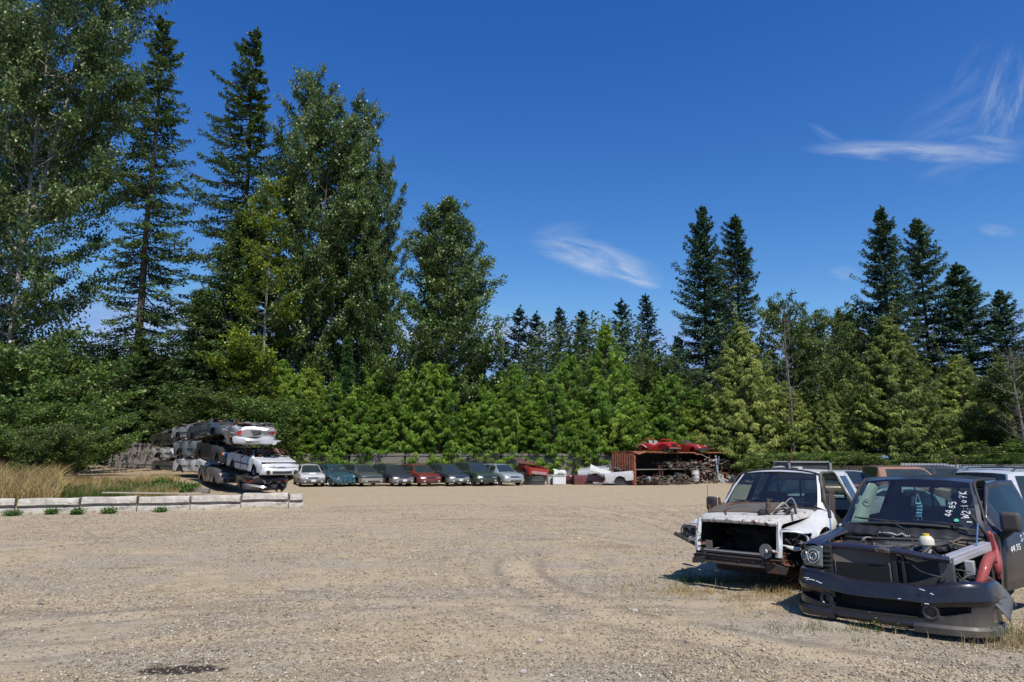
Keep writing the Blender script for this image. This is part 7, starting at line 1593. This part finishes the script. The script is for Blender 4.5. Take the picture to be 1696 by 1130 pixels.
m_ = MB(); m_.prism([(-.14, .42, .56), (-.14, .74, .50), (-.14, .70, .40), (-.14, .44, .40)], (.03, 0, 0)); m_.build('tow_bracket', BM, W, bevel=.006)
m_ = MB(); m_.prism([(-.10, -.66, .52), (-.10, -.46, .56), (-.10, -.48, .46), (-.10, -.66, .44)], (.05, 0, 0)); m_.build('tow_bracket', DARK(), W, bevel=.006)
m_ = MB(); m_.box((-.24, -.80, .74), (.05, .48, .055), rot=(-.42, 0, .18)); m_.build('side_support_bar', flat('bar_black', (.03, .03, .03), .5, dirt=.4), W, bevel=.005)
m_ = MB(); m_.lathe((-.12, .44, .70), (1, -.2, .1), [(0, .001), (0, .10), (.012, .10), (.012, .001)], 22); m_.build('grey_bracket_plate', flat('plate_grey', (.13, .125, .12), .6), W)
m_ = MB(); m_.box((-.14, -.42, .70), (.02, .10, .16), rot=(0, .1, 0)); m_.build('grey_tab', flat('plate_grey', (.13, .125, .12), .6), W)
bed(W, WHP, -3.82, -5.75, .97, 1.26, .58, -4.85)
for y in (-.78, .78): add_wheel(W, (-4.85, y, .42), 'truck', .37, .24, .22, 5)
m_ = MB(); m_.box((-3.2, 0, .50), (4.8, 1.0, .16)); m_.build('frame_rails', UNDER(), W)
m_ = MB(); m_.box((-.95, 0, .40), (.5, 1.2, .24)); m_.build('front_axle', flat('cavity_brown', (.03, .022, .018), .8), W, bevel=.06)
m_ = MB(); scrap_bits(m_, (-1.2, .60, .10), (-.75, .92, .42), 30, 44, 3, .55); m_.build('spring_and_hub', [RUST(), flat('cavity_brown', (.03, .022, .018), .8), RUST()], W, fix=False)
# loose things lying on the white hood
def on_w(x, y, z): return W.matrix_basis @ Vector((x, y, z))
e = empty('loose_radiator', on_w(-.80, -.12, 1.235), rot=(R(2), R(7), R(229.8 + 6)), label='old flat radiator lying across the hood of the white pickup', cat='radiator')
m_ = MB(); m_.box((0, 0, 0), (.64, .86, .035)); m_.build('core', fins('fins_dust', (.25, .22, .17), 40, 1), e)
for x in (-.33, .33): m_ = MB(); m_.tube([(x, -.46, .005), (x, .46, .005)], .022, 7); m_.build('side_tank', flat('tank_rusty', (.12, .085, .06), .7, rust=.3), e)
for y in (-.45, .45): m_ = MB(); m_.box((0, y, .0), (.66, .03, .045)); m_.build('end_bar', flat('tank_rusty', (.12, .085, .06), .7, rust=.3), e)
m_ = MB(); m_.cyl((.26, -.46, .02), (.26, -.46, .09), .022, 10); m_.build('filler_neck', RUST(), e)
m_ = MB(); m_.cyl((-.2, -.44, .02), (-.2, -.44, .13), .028, 10, r1=.02); m_.build('outlet_neck', RUST(), e)
e = empty('hose_assembly', on_w(-.52, .38, 1.17), R(229.8), label='tangle of pump, valve and hoses on the right side of the white hood', cat='pump part')
m_ = MB(); m_.lathe((.05, 0, .03), (0, 0, 1), [(0, .001), (0, .045), (.06, .05), (.07, .035), (.15, .035), (.16, .02), (.21, .02), (.21, .001)], 14); m_.build('valve_body', flat('cast_brown', (.10, .075, .055), .7, .2), e)
m_ = MB(); m_.lathe((.10, -.06, .04), (1, -.3, 0), [(0, .001), (0, .05), (.04, .055), (.06, .03), (.1, .03), (.1, .001)], 14); m_.build('pulley', DARK(), e)
for pts, r, mt in (([(.0, .05, .03), (-.1, .1, .12), (-.22, .14, .17), (-.30, .20, .06), (-.2, .28, .03)], .016, flat('hose_pale', (.35, .32, .27), .6)), ([(.02, .08, .05), (-.05, .16, .10), (-.2, .22, .05), (-.3, .1, .03)], .022, HOSE), ([(.05, 0, .20), (-.06, .02, .23), (-.2, -.1, .22)], .012, HOSE), ([(-.1, .2, .03), (-.15, .3, .13), (-.05, .36, .04)], .02, HOSE), ([(-.25, .1, .12), (-.32, .22, .24), (-.30, .30, .10)], .008, flat('hose_pale', (.35, .32, .27), .6))):
    m_ = MB(); m_.tube(spl(pts, 14), r, 7); m_.build('hose', mt, e)
m_ = MB(); m_.tube(spl([(.30, -.55, .0), (.1, -.62, .10), (-.15, -.62, .13), (-.35, -.45, .16)], 10), .010, 6); m_.build('bent_pipe', RUST(), e)
# rusty lumps on the ground between the pickups
for i, (px, py) in enumerate(((1322, 958), (1332, 948), (1316, 968))):
    p = gp(px, py); m_ = MB(); scrap_bits(m_, (-.14, -.12, .0), (.14, .12, .16), 16, 90 + i, 2, .45); o = m_.build('rusty_debris', [RUST(), flat('scrap_brown', (.12, .085, .06), .8)], None, fix=False); o.location = (p.x, p.y, gzf(p.x, p.y) + .05)
    tag(o, ['rusty lump of suspension parts beside the black headlight', 'rusty lump standing upright behind the black bumper corner', 'small rusty lump nearest the weeds between the pickups'][i], 'scrap metal', 'rusty lumps between the pickups')
# ------------------------------------------------------------------ grass and weeds
def blades(n, seed, place, h0, h1, w, tint_lo, tint_hi, bend=.5, name='grass'):
    g = np.random.default_rng(seed); X, Y = place(g, n); n = len(X); Z = gz(X, Y)
    H = (h0 + (h1 - h0) * g.random(n) ** 1.6); a = g.random(n) * 6.28; b = bend * g.random(n); dx, dy = np.cos(a) * b, np.sin(a) * b
    P0 = np.stack([X, Y, Z - .01], -1); s_ = np.stack([-np.sin(a + 1), np.cos(a + 1), np.zeros(n)], -1) * (w * (.6 + .8 * g.random(n)))[:, None]
    P1 = P0 + np.stack([dx * H * .35, dy * H * .35, H * .6], -1); P2 = P0 + np.stack([dx * H, dy * H, H], -1)
    V = np.stack([P0 - s_, P0 + s_, P1 + s_ * .7, P2, P1 - s_ * .7], 1).reshape(-1, 3); i = np.arange(n)[:, None] * 5
    F = np.concatenate([i + np.array([[0, 1, 2, 4]]), i + np.array([[4, 2, 3, 3]])]); V2 = V
    q = np_mesh(name, V2, (i + np.array([[0, 1, 2, 4]])), tint_lo + (tint_hi - tint_lo) * g.random(n)) if False else None
    T3 = np.concatenate([i + np.array([[0, 1, 2]]), i + np.array([[0, 2, 4]]), i + np.array([[4, 2, 3]])]); t = tint_lo + (tint_hi - tint_lo) * g.random(n)
    return np_mesh(name, V2, T3, np.tile(t, 3))
FOL['dry'] = foliage('dry_grass', [(.15, .095, .035), (.33, .23, .085), (.48, .36, .15), (.62, .50, .26)], .7, .25, .2)
FOL['grass'] = foliage('green_grass', [(.03, .06, .012), (.06, .11, .02), (.11, .17, .03), (.26, .25, .08)], .6, .3, .2)
FOL['weed'] = foliage('weed_leaves', [(.02, .055, .010), (.045, .11, .015), (.085, .17, .025), (.16, .24, .05)], .5, .3, .3)
FOL['flower'] = foliage('yellow_petals', [(.55, .42, .01), (.70, .55, .02), (.8, .65, .03)], .6, .3, .2)
def lump(cx, cy, sx, sy, k=1.0, seed=3):
    def f(g, n):
        X = cx + g.normal(0, sx, n); Y = cy + g.normal(0, sy, n); keep = vnoise(X, Y, seed, .7 * k) * .6 + vnoise(X, Y, seed + 1, .25 * k) * .4 > .5; return X[keep], Y[keep]
    return f
def mass(name, me_, fol, label, cat):
    me_.materials.append(FOL[fol]); o = bpy.data.objects.new(name, me_); COL.objects.link(o); return tag(o, label, cat, kind='stuff')
# bank behind the barriers
def bank(px0, px1, Y0, Y1, thr=.42, seed=7):
    def f(g, n):
        Y = g.uniform(Y0, Y1, n); px = g.uniform(px0, px1, n); X = (px - 848) / FPX * Y * .985; keep = vnoise(X, Y, seed, 1.6) * .6 + vnoise(X, Y, seed + 1, .5) * .4 > thr; return X[keep], Y[keep]
    return f
mass('dry_grass', blades(26000, 1, bank(-120, 100, 26.3, 36, .42), .25, 1.25, .011, 0, 1, .95), 'dry', 'tall dry straw-coloured grass at the left edge behind the barriers', 'dry grass')
mass('dry_grass', blades(21000, 2, bank(85, 300, 26.3, 38, .50, 9), .12, .50, .008, 0, 1, .6), 'dry', 'shorter dry grass on the bank below the fence boards', 'dry grass')
mass('green_grass', blades(17000, 3, bank(20, 330, 26.2, 33, .46, 15), .12, .55, .009, 0, .8, .6), 'grass', 'green grass and weeds mixed along the top of the bank', 'grass')
# between and in front of the pickups
c1 = gp(1190, 985); c2 = gp(1270, 1000); c3 = gp(1450, 1062); c4 = gp(1660, 1075); c5 = gp(1130, 965)
mass('dry_grass', blades(5200, 4, lump(c1.x + .3, c1.y + .1, .75, .30, .5, 21), .03, .14, .0028, 0, .9, .9), 'dry', 'low dry tufts on the ground in front of the white pickup', 'dry grass')
mass('green_grass', blades(1800, 5, lump(c5.x + .25, c5.y - .05, .45, .14, .4, 25), .03, .15, .0028, 0, .9, .8), 'grass', 'green tufts at the left front corner of the white pickup', 'grass')
mass('dry_grass', blades(2600, 6, lump(c2.x + .3, c2.y - .2, .6, .35, .4, 27), .02, .10, .0026, .1, 1, .9), 'dry', 'thin dry grass between the two pickups', 'dry grass')
mass('green_grass', blades(1100, 7, lump(c3.x - .1, c3.y + .42, .8, .14, .35, 31), .02, .11, .0026, 0, 1, .8), 'grass', 'grass tufts under the lower lip of the black pickup', 'grass')
mass('dry_grass', blades(2600, 8, lump(c4.x + .35, c4.y + .1, .45, .35, .5, 35), .03, .18, .0026, 0, .9, .8), 'dry', 'dry grass at the right edge in front of the black pickup', 'dry grass')
def sprig_grp(name, n, seed, cx, cy, sx, sy, h, label, cat, fl=True, fol='weed', dryst=False):
    """many thin stalks with small leaves or yellow flower heads"""
    g = np.random.default_rng(seed); e = empty(name, (cx, cy, gzf(cx, cy)), label=label, cat=cat); mb = MB(); lv = Leaves(); fl_ = MB()
    for i in range(n):
        x, y = g.normal(0, sx), g.normal(0, sy); H = h * (.4 + .6 * g.random()); dx, dy = g.normal(0, .18 * H), g.normal(0, .18 * H)
        P_ = [(x, y, -.01), (x + dx * .4, y + dy * .4, H * .6), (x + dx, y + dy, H)]; mb.tube(P_, [.0030, .002, .0014], 3, cap=False)
        k = 9; t = g.random(k); C = np.stack([x + dx * t, y + dy * t, H * t], -1) + g.normal(0, .02, (k, 3)); lv.add(C, g.normal(0, 1, (k, 3)), g.normal(0, 1, (k, 3)) + np.array([0, 0, .5]), h * .12, h * .035, np.clip(g.normal(.5, .25, k), 0, 1))
        if fl and g.random() < .3:
            fl_.lathe((x + dx, y + dy, H), (0, 0, 1), [(0, .001), (.004, .012), (.008, .001)], 7)
    mb.build('stems', FOL['dry'] if dryst else FOL['grass'], e, fix=False); m2 = lv.mesh('leaves'); m2.materials.append(FOL[fol]); o = bpy.data.objects.new('leaves', m2); COL.objects.link(o); o.parent = e
    if fl and fl_.v: fl_.build('flowers', FOL['flower'], e, fix=False)
    return e
sprig_grp('flowering_weed', 26, 1, c5.x + .05, c5.y + .05, .16, .09, .22, 'weed with yellow flower dots at the left front corner of the white pickup', 'weed')
sprig_grp('flowering_weed', 34, 2, c4.x + .25, c4.y + .25, .25, .2, .25, 'weed with yellow flower dots at the right edge by the black bumper', 'weed')
q = gp(1270, 962); sprig_grp('dead_weed', 60, 3, q.x, q.y, .34, .12, .34, 'bushy dead brown weed in front of the white bumper beam', 'weed', fl=False, fol='dry', dryst=True)
q = gp(1325, 955); sprig_grp('dead_weed', 30, 4, q.x - .3, q.y + .1, .16, .1, .30, 'dead brown weed beside the black headlight', 'weed', fl=False, fol='dry', dryst=True)
q = gp(1192, 968); e = empty('dry_stalks', (q.x, q.y, 0), label='two bare upright stalks in front of the rusty bumper beam', cat='weed')
for x, h_ in ((0, .36), (.07, .26)): m_ = MB(); m_.tube([(x, 0, 0), (x - .01, .01, h_ * .5), (x - .02, 0, h_)], [.007, .006, .004], 5); m_.build('stalk', FOL['dry'], e)
q = gp(1462, 1044); sprig_grp('green_weed', 24, 5, q.x, q.y, .16, .10, .20, 'green leafy weed growing under the middle of the black bumper', 'weed', fl=True)
q = gp(1425, 1072); sprig_grp('green_weed', 12, 6, q.x, q.y, .10, .07, .09, 'small green weed in the gravel in front of the black bumper', 'weed', fl=False)
q = gp(1046, 970); sprig_grp('green_weed', 10, 7, q.x, q.y, .07, .05, .07, 'tiny green tuft alone on the gravel left of the white pickup', 'weed', fl=False)
# broad weeds on the bank and at the foot of the barriers
def weed(px, py, h_, sp_, label, z=None, seed=1, Y=None):
    p = gp(px, py) if Y is None else at(px, py, Y); g = np.random.default_rng(seed); zz = gzf(p.x, p.y); e = empty('leafy_weed', (p.x, p.y, zz), label=label, cat='weed'); lv = Leaves(); mb = MB()
    n = int(26 + 90 * h_)
    for i in range(n):
        a = g.random() * 6.28; r_ = sp_ * math.sqrt(g.random()); H = h_ * (.35 + .65 * g.random()) * (1 - .5 * r_ / sp_); mb.tube([(r_ * .4 * math.cos(a), r_ * .4 * math.sin(a), -.02), (r_ * math.cos(a), r_ * math.sin(a), H)], [.006, .003], 3, cap=False)
        k = 14; t = .2 + .8 * g.random(k); C = np.stack([r_ * math.cos(a) * (.4 + .6 * t), r_ * math.sin(a) * (.4 + .6 * t), H * t], -1) + g.normal(0, .05 + .05 * h_, (k, 3))
        lv.add(C, g.normal(0, 1, (k, 3)), g.normal(0, .7, (k, 3)) + np.array([0, 0, .8]), .07 + .07 * h_, .035 + .03 * h_, np.clip(g.normal(.5, .2, k), 0, 1))
    mb.build('stems', FOL['grass'], e, fix=False); m2 = lv.mesh('leaves'); m2.materials.append(FOL['weed']); o = bpy.data.objects.new('leaves', m2); COL.objects.link(o); o.parent = e
weed(20, 855, 0.15, 0.28, 'green weed at the foot of the barrier nearest the left edge', seed=1); weed(84, 853, 0.20, 0.18, 'green weed in the middle of the second barrier foot', seed=2)
weed(127, 853, 0.21, 0.20, 'green weed at the joint between the second and third barriers', seed=3); weed(180, 851, 0.21, 0.24, 'green weed at the foot of the third barrier', seed=4); weed(264, 848, 0.13, 0.22, 'low green weed at the foot of the fourth barrier', seed=5)
weed(268, 800, .85, .42, 'bushy bright green weed below the white wreck', seed=6, Y=31.5); weed(300, 800, .55, .75, 'spreading bright green weeds on the dirt mound', seed=7, Y=28.8); weed(200, 806, .40, .8, 'green weeds on the bank right of the dry grass', seed=8, Y=28.5)
weed(96, 790, .8, .30, 'tall green weed standing in the dry grass', seed=9, Y=28); weed(320, 790, .4, .4, 'green weeds between the mound and the white wreck', seed=10, Y=31.8)
# a few larger stones
for i, (px, py, s_) in enumerate(((843, 938, .045), (858, 940, .035), (894, 1062, .04), (1052, 1014, .05), (868, 1112, .04), (205, 996, .03), (760, 1095, .035))):
    p = gp(px, py); g = random.Random(i); m_ = MB(); n = 9
    m_.grid(lambda u, v: (s_ * (1 + .25 * math.sin(7 * u + i)) * math.cos(6.283 * u) * math.sin(math.pi * v), s_ * (.8 + .2 * math.sin(9 * u)) * math.sin(6.283 * u) * math.sin(math.pi * v), s_ * .62 * math.cos(math.pi * v)), 12, 8); o = m_.build('rock', MATS.get('rockm') or flat('rockm', (.42, .38, .32) if i != 2 else (.06, .055, .05), .9), None); o.location = (p.x, p.y, gzf(p.x, p.y) + s_ * .3)
    tag(o, ['pale rock lying out in the open gravel', 'smaller pale rock touching the open-gravel rock', 'dark rock on the gravel left of the black bumper', 'pale rock at the lower middle of the yard', 'flat pale rock near the bottom edge', 'small pale rock on the left side of the yard', 'rock near the bottom centre of the photo'][i], 'rock', 'single rocks on the gravel')
